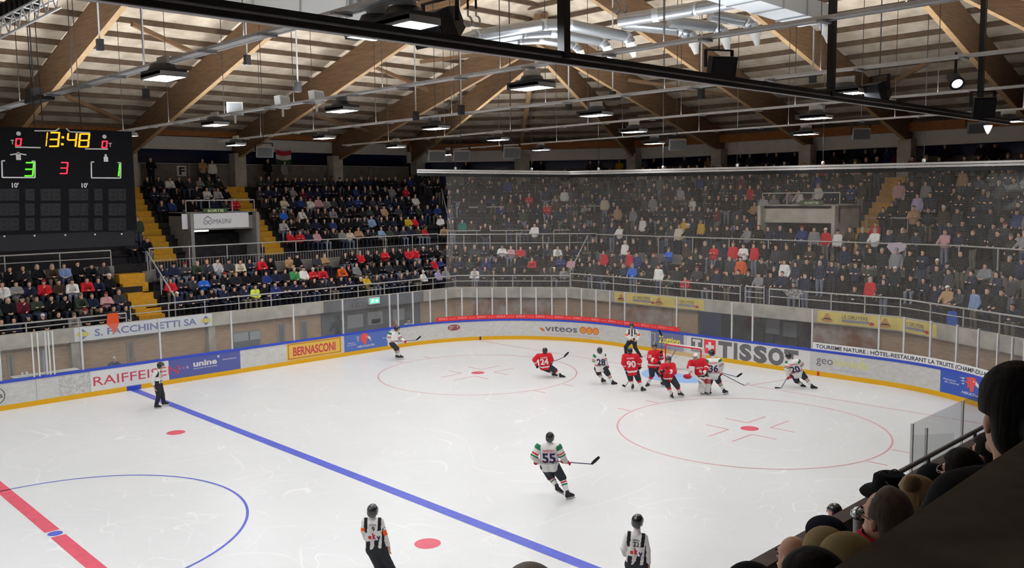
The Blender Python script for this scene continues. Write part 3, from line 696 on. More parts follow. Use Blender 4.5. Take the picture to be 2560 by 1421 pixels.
railing('grey railing right of the gate behind the goal, running round the corner', pl([g1_+.005, 3.0, 4.0, UEND], .12, 2.66), [.78, .42], 1.7)
railing('tall grey railing with bar infill before the upper seats of the long side', pl([u_far(10.9, 4.0), 1.0], 4.0, 4.5), [1.15], 2.0, grille=(.08, .55))
railing('grey railing of the upper walkway at the netted corner', pl([1.0, 2.0], 4.0, 4.5), [1.1, .55], 1.8)
railing('grey railing of the upper walkway behind the goal', pl([2.0, 3.0, 4.0, UEND], 4.0, 4.5), [1.05], 2.4)
railing('grey railing on the wall under the scoreboard', pl([0, u_far(9.1, 4.12)], 4.12, 4.9), [.75, .4], 2.2)
railing('grey guard rail over the exit passage with the white banner', [(VX[0], 22.7, 7.35), (VX[1], 22.7, 7.35)], [.62], 1.3)
railing('grey guard rail over the concrete exit passage behind the net', [(BP[2][0]+5.7, VY[0], 7.35), (BP[2][0]+5.7, VY[1], 7.35)], [.62], 1.4)
railing('grey handrail on the back wall of the long side', pl([0, 1.0], 11.95, 9.2), [.95], 3.2, r=.03)
railing('sloping stair handrail high in the corner beside the net', [(*pu(1.12, 10.6), 8.4), (*pu(1.12, 6.1), 5.0)], [1.0], 1.9)
railing('sloping stair handrail in the lower netted corner', [(*pu(1.95, 3.9), 4.5), (*pu(1.95, .9), 2.5)], [1.0], 1.5)
railing('side guard of the yellow lower steps', [(10.75, 17.9, 2.5), (10.75, 20.9, 4.5)], [1.0], 1.6)
for i, (u0, u1, d, z) in enumerate(((1.18, 1.42, 8.0, 6.2), (1.62, 1.95, 8.0, 6.2), (1.1, 1.6, 5.9, 4.7), (1.7, 1.9, 5.9, 4.7), (2.12, 2.3, 7.0, 5.6), (2.32, 2.42, 8.6, 6.8), (2.72, 2.9, 7.3, 5.6), (3.05, 3.6, 8.6, 6.9))):
    railing(('crush barrier on the upper steps, highest near the corner', 'crush barrier on the upper steps above the two red shirts', 'long crush barrier at the foot of the corner steps', 'short crush barrier at the foot of the corner steps', 'crush barrier above the blue jackets behind the net', 'crush barrier high up left of the exit passage', 'crush barrier right of the yellow netted steps', 'long crush barrier at the far right of the netted stand')[i], [(*pu(u0, d), z), (*pu(u1, d), z)], [1.05], 2.2, name='crush_barrier', group='crush barriers behind the net')

# ------------------------------------------------------------------ things on the wall under the stands
FW = 17.34                                                            # face of the timber wall, far side
def far_pt(off): return lambda s, z: (s, FW-off, z)
def X(px, py, y=FW): return at_y(px, py, y)[0]
def wall_panel(name, n, x0, x1, z0, z1, frame, pane, mull=0):
    mb = MB(); mb.box(((x0+x1)/2, FW-.02, (z0+z1)/2), (x1-x0, .04, z1-z0)); o = struct(mb.build(f'{name}_{n}', frame))
    mb = MB(); m = max(1, mull); w = (x1-x0-.1*(m+1))/m
    for i in range(m): mb.box((x0+.1+(w+.1)*i+w/2, FW-.045, (z0+z1)/2), (w, .02, z1-z0-.16))
    struct(mb.build('glass', pane, o)); return o
mat('frame_pale', (164, 150, 132), .6, .3); mat('pane_grey', (118, 122, 128), .25, .5); mat('blind', (176, 178, 182), .6, .3); mat('door_grey', (110, 116, 124), .5, .3)
x0, x1 = X(578, 840), X(652, 835)
w2 = wall_panel('window', 2, x0, x1, .55, 1.6, M['frame_pale'], M['pane_grey'], 1)
mb = MB(); 
for (a, b) in ((.06, .55), (.6, .96)): mb.box((x0+(x1-x0)*(a+b)/2, FW-.065, 1.30), ((x1-x0)*(b-a), .02, .42))
struct(mb.build('blind', M['blind'], w2))
wall_panel('window', 3, X(692, 830), X(713, 828), .5, 1.75, M['frame_pale'], M['pane_grey'], 1)
wall_panel('window', 4, X(749, 822), X(769, 820), .45, 1.75, M['frame_pale'], M['pane_grey'], 1)
wall_panel('window', 5, X(-12, 900), X(9, 895), .95, 1.6, M['frame_pale'], M['blind'], 1)
wall_panel('door', 1, X(19, 930), X(37, 925), 0, 1.8, M['frame_pale'], M['door_grey'], 1)
wall_panel('window', 6, X(316, 870), X(336, 868), .9, 1.75, M['frame_pale'], M['pane_grey'], 1)
wall_panel('door', 2, X(100, 920), X(124, 915), 0, 1.9, M['frame_pale'], M['blind'], 1)
for px in (186, 527):
    mb = MB(); mb.box((X(px, 900), FW-.12, 1.02), (.34, .3, 2.05)); struct(mb.build('column', M['concrete']))
# grey hockey mural in the far corner of the long side
xa, xb = X(802, 800), X(1049, 780)
mb = MB(); mb.box(((xa+xb)/2, FW-.03, 1.02), (xb-xa, .06, 2.05)); mb.box(((xa+xb)/2, 16.97, 2.35), (xb-xa, .06, .60)); mur = mb.build('mural_panel', M['mural_grey'])
tag(mur, 'dark grey wall mural with skating figures under the stand corner', 'mural')
mat('mural_dark', (62, 64, 70), .6); mat('mural_light', (152, 152, 156), .6)
FM = far_pt(.065)
def mural_fig(mb, x, k, fn, flip=1):
    poly(mb, fn, [(x+flip*p[0]*k, p[1]*k+.62) for p in ((-.25, 0), (.3, 0), (.22, .35), (.3, .75), (.48, .55), (.52, .62), (.3, .95), (.1, .98), (-.2, .9), (-.5, .5), (-.55, .38), (-.42, .38), (-.2, .6), (-.12, .4))]); blob(mb, fn, x+flip*.1*k, 1.1*k+.62, .12*k, .14*k, 14)
mb = MB(); mural_fig(mb, xa+.95, .95, FM); 
mb.build('printed_figure', M['mural_dark'], mur)
mb = MB()
for (a, b, z0, z1) in ((1.6, 2.6, 1.0, 1.72), (2.9, 3.9, 1.05, 1.75), (4.6, 5.4, 1.1, 1.75)): patch(mb, FM, xa+a, xa+b, z0, z1)
patch(mb, FM, xa+1.2, xa+3.4, .58, .62); mb.build('printed_board', M['mural_light'], mur)
mb = MB(); letter(mb, '1024', lambda s, z: (s, 16.935, z), X(880, 760, 16.9), X(925, 760, 16.9), 2.15, .3); patch(mb, FM, xa+3.15, xa+3.75, 1.1, 1.35); mb.build('printed_lettering', M['mural_dark'], mur)
# green exit sign
mat_emit('sign_green', (.12, .75, .45), 1.6); mat_emit('sign_white', (.75, 1, .9), 2.2); mat('sign_case', (205, 208, 206), .5)
xe0, xe1 = X(922, 752, 16.85), X(949, 752, 16.85); t = thing('exit_sign', 'lit green emergency exit sign above the grey mural', 'exit sign', (0, 0, 0))
mb = MB(); mb.box(((xe0+xe1)/2, 16.88, 2.42), (xe1-xe0, .12, .36)); mb.build('case', M['sign_case'], t)
mb = MB(); mb.box(((xe0+xe1)/2, 16.815, 2.42), (xe1-xe0-.1, .01, .26)); mb.build('lit_panel', M['sign_green'], t)
fs = lambda s, z: (s, 16.808, z); xm = (xe0+xe1)/2; mb = MB()
blob(mb, fs, xm-.12, 2.5, .035, .035, 10); poly(mb, fs, [(xm-.2, 2.33), (xm-.14, 2.33), (xm-.05, 2.45), (xm-.1, 2.47), (xm-.2, 2.42)]); poly(mb, fs, [(xm+.1, 2.5), (xm+.18, 2.5), (xm+.18, 2.42), (xm+.24, 2.42), (xm+.14, 2.33), (xm+.04, 2.42), (xm+.1, 2.42)]); mb.build('pictogram', M['sign_white'], t)
# banners on the concrete band
mat('banner_white', (226, 228, 230), .6, .2, noise=.04, scale=2); mat('banner_yellow', (226, 204, 112), .6, .2, noise=.12, scale=1.5); mat('print_violet', (112, 118, 172), .6); mat('print_gold', (220, 206, 80), .6); mat('print_tan', (196, 140, 80), .6); mat('print_navy', (70, 66, 96), .6)
bx0, bx1 = X(187, 840, 16.9), X(532, 805, 16.9); t = thing('banner', 'long white S. FACCHINETTI SA banner hung on the concrete edge', 'banner')
mb = MB(); mb.box(((bx0+bx1)/2, 16.97, 2.36), (bx1-bx0, .02, .60)); mb.build('cloth', M['banner_white'], t)
fb = lambda s, z: (s, 16.955, z); fb2 = lambda s, z: (s, 16.95, z); w = bx1-bx0
mb = MB(); letter(mb, 'S. FACCHINETTI SA', fb, bx0+w*.135, bx0+w*.875, 2.22, .31, .02); mb.build('lettering', M['print_violet'], t)
for xc in (bx0+w*.055, bx0+w*.95):
    mb = MB(); poly(mb, fb, [(xc-.24, 2.36), (xc, 2.6), (xc+.24, 2.36), (xc, 2.12)]); mb.build('emblem', M['print_violet'], t)
    mb = MB(); blob(mb, fb2, xc, 2.36, .25, .1, 18); mb.build('emblem', M['print_gold'], t)
def end_pt(off): return lambda s, z: (BP[2][0]-off, s, z)
def gruyere(px0, px1, texts, wheels, label):
    y0 = at_x(px0, 745, BP[2][0])[1]; y1 = at_x(px1, 800, BP[2][0])[1]; t = thing('banner', label, 'banner')
    u0 = u_end(y0, -.02); u1 = u_end(y1, -.02) if y1 > -7.2 else None
    mb = MB(); L = y0-y1
    def fn(off):
        def g(s, z):                                                  # s metres from the left end, round the bend where needed
            if y0-s > -7.2: return (BP[2][0]-off, y0-s, z)
            d = (BP[4]-BP[3])/np.linalg.norm(BP[4]-BP[3]); q = BP[3]+d*(s-(y0+7.2)); n_ = NRM[3]; q = q-n_*off; return (q[0], q[1], z)
        return g
    patch(mb, fn(.02), 0, L, 2.1, 2.63, 14); mb.build('cloth', M['banner_yellow'], t)
    for a, b in texts:
        mb = MB(); letter(mb, 'LE GRUYÈRE', fn(.03), L*a, L*b, 2.37, .17, .0); mb.build('lettering', M['print_navy'], t)
        mb = MB(); patch(mb, fn(.03), L*a, L*(b+.01), 2.23, 2.33, 3); mb.build('lettering_bar', M['print_violet'], t)
        mb = MB(); letter(mb, 'SWITZERLAND', fn(.035), L*a+.03, L*b-.02, 2.25, .06, .0); mb.build('lettering', M['banner_yellow'], t)
        mb = MB(); blob(mb, fn(.03), L*(b+.03), 2.25, .11, .07, 14); mb.build('emblem', M['mark_red'], t)
    for a in wheels:
        mb = MB(); f_ = fn(.03); c = L*a; blob(mb, f_, c, 2.24, .28, .09, 18); poly(mb, f_, [(c-.2, 2.27), (c+.2, 2.27), (c+.08, 2.55), (c-.06, 2.55)]); mb.build('emblem', M['print_tan'], t)
gruyere(1537, 1760, [(.22, .42), (.70, .90)], [.08, .52], 'yellow cheese banner on the concrete edge behind the referee')
gruyere(2045, 2382, [(.20, .40), (.70, .88)], [.08, .53], 'yellow cheese banner on the concrete edge right of the opening')
# MASINI banner and SORTIE signs
t = thing('banner', 'white MASINI banner over the exit passage', 'banner'); ym = 22.56
mx0, mx1 = at_y(455, 550, ym)[0], at_y(622, 550, ym)[0]; mb = MB(); mb.box(((mx0+mx1)/2, ym+.03, 6.88), (mx1-mx0, .02, .8)); mb.build('cloth', M['banner_white'], t)
fmz = lambda s, z: (s, ym, z); w = mx1-mx0; mb = MB(); letter(mb, 'MASINI', fmz, mx0+w*.46, mx0+w*.72, 6.72, .26, -.01); mb.build('lettering', M['print_grey'], t)
mb = MB(); c = mx0+w*.375
for d in (-.13, .13): blob(mb, fmz, c+d, 6.80, .12, .11, 16, ri=.75)
poly(mb, fmz, [(c-.27, 6.94), (c, 7.16), (c+.27, 6.94), (c+.22, 6.94), (c, 7.11), (c-.22, 6.94)]); mb.build('emblem', M['print_grey'], t)
mat('sign_dark_green', (64, 84, 50), .5); mat('sign_cream', (214, 222, 190), .5)
t = thing('exit_sign', 'green SORTIE sign above the white MASINI banner', 'exit sign'); sx0, sx1 = at_y(508, 530, ym)[0], at_y(568, 530, ym)[0]
mb = MB(); mb.box(((sx0+sx1)/2, ym+.02, 7.42), (sx1-sx0, .05, .24)); mb.build('plate', M['sign_dark_green'], t)
mb = MB(); letter(mb, 'SORTIE', lambda s, z: (s, ym-.01, z), sx0+.25, sx1-.2, 7.35, .14, .02); mb.build('lettering', M['sign_cream'], t)
xx = BP[2][0]+5.55; t = thing('exit_sign', 'dark green SORTIE sign on the concrete exit passage behind the net', 'exit sign'); sy0, sy1 = at_x(2000, 522, xx)[1], at_x(2058, 522, xx)[1]
mb = MB(); mb.box((xx+.03, (sy0+sy1)/2, 7.45), (.05, abs(sy1-sy0), .24)); mb.build('plate', M['sign_dark_green'], t)
mb = MB(); letter(mb, 'SORTIE', lambda s, z: (xx-.01, s, z), sy0-.25, sy1+.25, 7.38, .14, .02); mb.build('lettering', M['sign_cream'], t)
t = thing('wall_letter_sign', 'grey plate with a black letter F on the back wall', 'sign'); fx0, fx1 = at_y(443, 420, 28.9)[0], at_y(466, 420, 28.9)[0]
mb = MB(); mb.box(((fx0+fx1)/2, 28.97, 9.72), (fx1-fx0, .04, .62)); mb.build('plate', M['banner_white'], t)
mb = MB(); letter(mb, 'F', lambda s, z: (s, 28.94, z), fx0+.12, fx1-.08, 9.5, .45, .04); mb.build('lettering', M['line_black'], t)
mb = MB(); mb.box(((mx0+1.0), 22.9, 6.35), (1.1, .12, .07)); tl = mb.build('tube_light', mat_emit('tube_white', (1, .97, .9), 7)); tag(tl, 'lit white tube light under the MASINI banner', 'light')
# plates on the back-wall pillars
mat('plate_pale', (190, 182, 164), .7)
for i, px in enumerate((340, 601, 830)):
    x = at_y(px, 425, 28.9)[0]; mb = MB(); mb.box((x, 28.9, 9.45), (.45, .12, 1.3)); struct(mb.build('pilaster', M['plate_pale']))
# opening behind the goal: white boards and poles stored inside
t = thing('basketball_board', 'white basketball backboards on dark poles stored in the opening behind the goal', 'backboard'); xx = BP[2][0]+1.6
for (a, b, z0, z1) in ((1915, 1950, .78, 1.5), (1958, 1992, .72, 1.42)):
    y0, y1 = at_x(a, 815, xx)[1], at_x(b, 815, xx)[1]; mb = MB(); mb.box((xx, (y0+y1)/2, (z0+z1)/2+.25), (.05, abs(y1-y0), z1-z0)); mb.build('board', M['blind'], t)
for px in (1905, 1930, 1990):
    y = at_x(px, 850, xx)[1]; mb = MB(); mb.tube([(xx+.1, y, 0), (xx+.1, y-.1, 1.2)], .05, 8); mb.build('pole', M['terrace'], t)
mb = MB(); mb.box((xx-.03, at_x(1889, 820, xx)[1], 1.7), (.06, .5, .25)); mb.build('hoop_bracket', M['mark_red'], t)
# murals on the end wall
def end_mural(px0, px1, label):
    y0, y1 = at_x(px0, 800, 31.75)[1], at_x(px1, 800, 31.75)[1]; mb = MB(); mb.box((31.76, (y0+y1)/2, 1.02), (.03, abs(y1-y0), 2.0)); tag(mb.build('mural_panel', M['mural']), label, 'mural')
end_mural(1542, 1680, 'brown wall mural behind the goal, left of the opening'); end_mural(2032, 2200, 'brown wall mural right of the opening behind the goal')
mb = MB(); n_ = NRM[1]; q0, q1 = pu(1.15, .3), pu(1.85, .3); mb.bar((*q0, 1.05), (*q1, 1.05), .03, 1.9); tag(mb.build('mural_panel', M['mural']), 'brown wall mural across the netted corner', 'mural')

# ------------------------------------------------------------------ scoreboard over centre ice
mat('score_black', (10, 10, 15), .7, .15); mat('score_grey', (26, 26, 31), .55, .3); mat('digit_off', (44, 44, 43), .6); mat('score_white', (225, 225, 225), .5)
mat_emit('led_amber', (1.0, .46, .02), 1.6); mat_emit('led_red', (1.0, .04, .08), 1.5); mat_emit('led_green', (.12, 1.0, .03), 1.3)
sb = thing('scoreboard', 'black electronic scoreboard showing 13:48 and 3 to 1, hung over centre ice', 'scoreboard', (0, 0, 0))
def sc(px, py, y=-.03): return at_y(px, py, y)
XL, XR = -1.02, 2.37; mb = MB(); mb.box(((XL+XR)/2, 1.3, 8.55), (XR-XL, 2.6, 2.45)); mb.build('cabinet', M['score_black'], sb)
mb = MB(); mb.box(((XL+XR)/2, 1.3, 7.13), (XR-XL-.1, 2.5, .42)); mb.build('lower_panel', M['score_grey'], sb)
SEG = {'0': 'abcdef', '1': 'bc', '3': 'abcdg', '4': 'bcfg', '8': 'abcdefg'}
def digit(ch, px0, py0, px1, py1, m, name='digit', y=-.02, th=.16, only=None):
    P = lambda u, v: sc(px0+(px1-px0)*u+(py1-py0)*.10*(1-v)-.5, py0+(py1-py0)*v, y)
    t = th; h = .02
    S_ = dict(a=(t*.6, 0, 1-t*.6, t*.62), d=(t*.6, 1-t*.62, 1-t*.6, 1), g=(t*.6, .5-t*.31, 1-t*.6, .5+t*.31), f=(0, h, t, .5-h), b=(1-t, h, 1, .5-h), e=(0, .5+h, t, 1-h), c=(1-t, .5+h, 1, 1-h))
    mb = MB()
    for s_ in SEG[ch]:
        u0, v0, u1, v1 = S_[s_]; A = [P(u0, v1), P(u1, v1), P(u1, v0), P(u0, v0)]; n = [p+np.array([0, .012, 0]) for p in A]
        mb.add(A+n, [(0, 1, 2, 3), (0, 4, 5, 1), (1, 5, 6, 2), (2, 6, 7, 3), (3, 7, 4, 0)])
    return mb.build(name, M[m], sb)
K = 420/1658.0
def cr(x, y): return x*K, 300+y*K
for ch, x0, y0, x1, y1 in (('1', 400, 120, 462, 262), ('3', 478, 118, 583, 268), ('4', 655, 128, 755, 268), ('8', 772, 132, 880, 272)): digit(ch, *cr(x0, y0), *cr(x1, y1), 'led_amber')
for (x, y) in ((620, 172), (615, 240)): P = sc(*cr(x, y)); mb = MB(); mb.box(P, (.05, .02, .05)); mb.build('colon_dot', M['led_amber'], sb)
digit('0', *cr(150, 180), *cr(212, 258), 'led_red', th=.24); digit('0', *cr(1002, 205), *cr(1060, 278), 'led_red', th=.24)
digit('3', *cr(235, 415), *cr(332, 560), 'led_green'); digit('3', *cr(585, 415), *cr(668, 535), 'led_red'); digit('1', *cr(1090, 430), *cr(1180, 560), 'led_green')
for r_, (yy, hh) in enumerate(((685, 105), (830, 108), (975, 110))):
    for x0, x1 in ((0, 65), (105, 180), (258, 330), (415, 485), (520, 590), (695, 760), (800, 865), (940, 1000), (1080, 1145), (1170, 1235)):
        digit('8', *cr(x0, yy+4), *cr(x1, yy+hh), 'digit_off', 'unlit_digit', th=.12)
    for x0, x1 in ((395, 600), (676, 872), (1065, 1245), (-60, 190), (245, 345), (925, 1015)):
        A = sc(*cr(x0, yy-5), -.008); B_ = sc(*cr(x1, yy+hh+6), -.008); mb = MB(); mb.box(((A[0]+B_[0])/2, -.004, (A[2]+B_[2])/2), (B_[0]-A[0], .006, A[2]-B_[2])); mb.build('digit_window', M['score_grey'], sb)
def sline(pts, wd=.028, name='marking'):
    mb = MB(); P = [sc(*cr(*p), -.02) for p in pts]
    for a, b in zip(P, P[1:]): mb.bar(a, b, .01, wd, up=(0, 1, 0)) if False else mb.bar(a, b, wd, .012, up=(0, 1, 0))
    mb.build(name, M['score_white'], sb)
sline([(340, 108), (548, 108), (585, 82)]); sline([(652, 84), (690, 118), (888, 126)]); sline([(150, 268), (400, 274)]); sline([(840, 286), (1065, 288)])
sline([(50, 404), (18, 404), (22, 568), (345, 570), (345, 408), (312, 408)]); sline([(930, 416), (900, 416), (903, 572), (1190, 574), (1192, 422), (1160, 422)])
sline([(100, 345), (180, 332), (260, 345)]); 
for (x, y) in ((182, 370), (1045, 388)):
    P = sc(*cr(x, y), -.02); mb = MB(); mb.box(P, (.10, .012, .12)); mb.box(P+np.array([0, 0, .09]), (.05, .012, .06)); mb.build('pictogram', M['score_white'], sb)
for (x, y) in ((183, 135), (1031, 165)): P = sc(*cr(x, y), -.02); mb = MB(); blob(mb, lambda s, z: (s, -.02, z), P[0], P[2], .05, .05, 14); mb.build('pictogram', M['score_white'], sb)
fsb = lambda s, z: (s, -.02, z)
for (tx, x0, y0, x1, h) in (("10'", 118, 668, 186, .11), ("10'", 806, 668, 868, .11), ('T', 108, 238, 140, .10), ('T', 1072, 266, 1106, .10)):
    A = sc(*cr(x0, y0), -.02); B_ = sc(*cr(x1, y0), -.02); mb = MB(); letter(mb, tx, fsb, A[0], B_[0], A[2], h, .03); mb.build('lettering', M['score_white'], sb)
for x in (42, 340, 644, 937, 1200): P = sc(*cr(x, 1150-.02*x), .04); mb = MB(); mb.box(P, (.035, .03, .035)); mb.build('bolt', M['score_white'], sb)
mat('cable', (60, 58, 58), .5)
for x, y in ((-.62, .6), (-.5, .6), (.32, .6), (.5, .6), (1.9, 2.2)):
    mb = MB(); mb.tube([(x, y, 9.75), (x-.1, y, zlow(x, y)+1.7)], .012, 5); mb.build('hanger_cable', M['cable'], sb)
# ------------------------------------------------------------------ lamps: five rows across the rink, the same rows going on towards the near side
mat('galv', (214, 215, 216), .45, .5, metal=.15, noise=.12, scale=4); mat('lamp_body', (52, 52, 54), .5, .3); mat('lamp_rim', (150, 150, 152), .4, .4)
mat_emit('lamp_lens', (.955, .985, 1.03), LAMP); mat_emit('added_uplight_glow', (.96, .98, 1.0), ADDED_UPLIGHT)  # second glow is for the added tray strips, not for a lamp
ZL = 10.5
seen = [(410, 197), (945, 88), (1012, 70), (538, 314), (855, 279), (1330, 222), (590, 364), (810, 347), (1090, 323), (1490, 290), (990, 369), (1245, 351), (1585, 331), (2040, 297), (1118, 388), (1352, 376), (1636, 360), (2015, 337), (2520, 306), (2112, 236)]
where = ['over the blue line left of centre', 'lower of two lamps under the black rail', 'upper of two lamps beside the big speaker', 'beside the first white floodlight', 'under the two white floodlights', 'nearest before the roof ridge', 'nearest the scoreboard in the third row', 'second from the scoreboard in the third row', 'third from the scoreboard in the third row', 'far right lamp of the third row', 'first lamp of the fourth row', 'second lamp of the fourth row', 'third lamp of the fourth row', 'fourth lamp of the fourth row', 'first lamp over the netted corner', 'second lamp of the row over the net', 'third lamp of the row over the net', 'fourth lamp of the row over the net', 'last lamp at the end of the black rail', 'half hidden above the black rail']
rows = [(1.5, -5), (7.7, 0), (14.2, 4), (21.2, 3), (29.3, 3)]
def make_lamp(x, y, label, group='hall lamps'):
    t = thing('hall_lamp', label, 'lamp', (x, y, ZL), group)
    mb = MB(); mb.box((0, 0, .10), (.55, .95, .12)); mb.lathe([(.30, .16), (.24, .28), (.10, .30)], (0, 0, 0), 14); mb.build('housing', M['lamp_body'], t)
    mb = MB(); mb.box((0, 0, .03), (.46, .90, .03)); mb.build('lens', M['lamp_lens'], t)
    mb = MB()
    for s in (-1, 1): mb.box((0, s*.47, .05), (.55, .03, .1)); mb.box((s*.26, 0, .05), (.03, .95, .1))
    mb.build('rim', M['lamp_rim'], t)
    mb = MB(); mb.box((0, .62, .10), (.22, .2, .16)); mb.build('driver_box', M['lamp_body'], t)
    mb = MB(); mb.box((0, 0, .36), (.06, .5, .16)); mb.build('bracket', M['galv'], t); return t
used = []
for p, wtxt in zip(seen, where):
    P = at_z(p[0], p[1], ZL); used.append((P[0], P[1])); make_lamp(P[0], P[1], 'flat lit hall lamp '+wtxt)
for rx, ry in rows:                                                   # the rest of each row, outside the picture
    for y in np.arange(-14.5, 15.6, 6.6):
        if all(math.hypot(rx-ux, y-uy) > 3.2 for ux, uy in used):
            q = proj((rx, y, ZL)); ins = -30 < q[0] < 2590 and -30 < q[1] < 1450 and (np.array([rx, y, ZL])-CAM)@_f > 0
            if ins: continue
            used.append((rx, y)); make_lamp(rx, y, 'flat lit hall lamp outside the picture')
for x in (-5.2, -11.8):
    for y in (-13, -6.5, 0, 6.5, 13): make_lamp(x, y, 'flat lit hall lamp outside the picture')
# cable trays carrying the lamps, from the far wall to the near side
tray_px = [((0, 262), (760, 88)), ((318, 326), (1700, 152)), ((335, 372), (2560, 105)), ((480, 395), (2560, 160)), ((1050, 378), (2560, 212)), ((1060, 388), (2560, 272))]
names = ['first cable tray from the scoreboard', 'second cable tray, under the white floodlights', 'third cable tray, crossing the middle of the roof', 'fourth cable tray', 'fifth cable tray, lit along the netted end', 'last cable tray before the back windows']
for (x, _), nm, i in zip(rows, names, range(5)):
    xs = [u for u in used if abs(u[0]-x) < 1.3]; x0 = sum(u[0] for u in xs)/len(xs)
    t = thing('cable_tray', 'long galvanised '+nm, 'cable tray', (x0, 0, ZL+.42), 'cable trays')
    ya, yb = -23.5, 19.5
    for s in (-1, 1): mb = MB(); mb.box((s*.11, (ya+yb)/2, 0), (.03, yb-ya, .06)); mb.build('side_rail', M['galv'], t)
    mb = MB(); mb.box((0, (ya+yb)/2, -.012), (.21, yb-ya, .012)); mb.build('tray_floor', M['galv'], t)
    mb = MB(); mb.quad((-.09, ya+5, .0), (.09, ya+5, .0), (.09, yb, .0), (-.09, yb, .0)); mb.build('added_uplight_strip', M['added_uplight_glow'], t)  # added glowing strip, hidden from below, brightens the roof deck
    mb = MB(); mb.tube([(.20, ya, .02), (.20, yb, .02)], .032, 7); mb.build('conduit', M['galv'], t)
    for y in np.arange(ya+2, yb, 4.6):
        mb = MB(); mb.tube([(0, y, 0), (0, y, zlow(x0, y)+1.6-ZL-.42)], .012, 5); mb.build('hanger_rod', M['cable'], t)
    for y in np.arange(ya+1, yb, 2.3):
        mb = MB(); mb.box((-.08, y, -.06), (.34, .10, .04)); mb.build('clip_plate', M['lamp_rim'], t)
# ------------------------------------------------------------------ net rails and nets
mat('rail_white', (214, 214, 212), .3, .5); mat('rail_black', (14, 14, 15), .35, .5)
A_, B_, C_ = np.array([23.2, 15.3, 9.4]), np.array([29.75, 10.2, 9.22]), np.array([29.75, -15.0, 8.98])
for nm, p, q, two in (('white net rail across the far corner', A_, B_, 0), ('long white double net rail behind the goal', B_, C_, 1)):
    t = thing('net_rail', nm, 'rail', tuple(p), None); mb = MB(); d = q-p; L = np.linalg.norm(d)
    for dz in (.055, -.055): mb.bar((0, 0, dz), d+np.array([0, 0, dz]), .10, .085)
    mb.build('rail', M['rail_white'], t); mb = MB(); mb.bar((.02, 0, -.19), d+np.array([.02, 0, -.19]), .05, .14); mb.build('curtain_track', M['rail_black'], t)
    for k in range(int(L/5)+1):
        f = (k+.5)/(int(L/5)+1); g = d*f; mb = MB(); mb.tube([g, g+np.array([0, 0, zlow(*(p+g)[:2])+1.6-(p+g)[2]])], .014, 5); mb.build('hanger_rod', M['cable'], t)
        mb = MB(); mb.lathe([(0, .1), (.06, .07), (.07, 0), (.05, -.05)], g+np.array([0, 0, .16]), 10); mb.build('pulley', M['rail_white'], t)
def net_sheet(cols, label):
    """cols: list of (top, bottom) points along the net"""
    q = []; s = 0
    for (t0, b0), (t1, b1) in zip(cols, cols[1:]):
        w = math.dist(b0[:2], b1[:2]) or .1
        n = 8
        for k in range(n):
            f0, f1 = k/n, (k+1)/n; L = lambda a, b, f: np.asarray(a)*(1-f)+np.asarray(b)*f+((np.asarray(cols[2][1])-np.asarray(cols[0][1]))*1.1*math.sin(math.pi*f) if a is cols[0][1] and len(cols) < 9 else 0)
            h = 6.2; q.append(([L(b0, t0, f0), L(b1, t1, f0), L(b1, t1, f1), L(b0, t0, f1)], [(s, h*f0), (s+w, h*f0), (s+w, h*f1), (s, h*f1)]))
        s += w
    o = uvmesh('safety_net', q, M['veil_thread']); return tag(o, label, 'net')
def gp(px): s = s_of(px, 810, 1.16); p, n = bpath(s); return p+n*.06
cols = []
for px, tx in ((1128, 0.07), (1134, .12), (1149, .25), (1187, .42), (1228, .55), (1307, .78), (1385, 1.0)):
    p = gp(px); tp = A_+(B_-A_)*max(tx, .20); cols.append(((*tp[:2], tp[2]-.26), (*p, GT)))
cols[0] = ((*(A_+(B_-A_)*.185)[:2], 9.1), cols[0][1])
net_sheet(cols, 'fine grey safety net hung across the far corner')
cols2 = [cols[-1]]
for k in range(1, 15):
    f = k/14; tp = B_+(C_-B_)*f; y = tp[1]; yb = y
    if y > -7.1: pb = (29.76, yb)
    else: ang = (y+7.1)/8.0; pb = (29.7-8+8.06*math.sqrt(max(0, 1-min(1, ang*ang))), yb)
    cols2.append(((*tp[:2], tp[2]-.26), (*pb, GT)))
net_sheet(cols2, 'large fine grey safety net hung behind the goal')
# near net rail: black double rail with uprights
t = thing('net_rail', 'long black double rail crossing the roof in front, hung on black posts', 'rail', (0, -14.1, 10.0))
for dz, h in ((.05, .065), (-.05, .065)):
    mb = MB(); mb.box((5.5, 0, dz), (33, .09, h)); mb.build('rail', M['rail_black'], t)
mb = MB(); mb.box((5.5, .0, 0.0), (33, .05, .04)); mb.build('inner_strip', M['galv'], t)
mb = MB(); mb.box((5.5, .0, -.088), (33, .092, .01)); mb.build('lower_lip', M['lamp_rim'], t)
for px, py in ((1410, 140), (2077, 238), (2449, 290), (300, 0)):
    x = at_y(px, py, -14.1)[0]; mb = MB(); z1 = zlow(x, -14.1)+1.2-10.0; mb.box((x, 0, z1/2), (.13, .13, z1)); mb.build('upright', M['rail_black'], t)
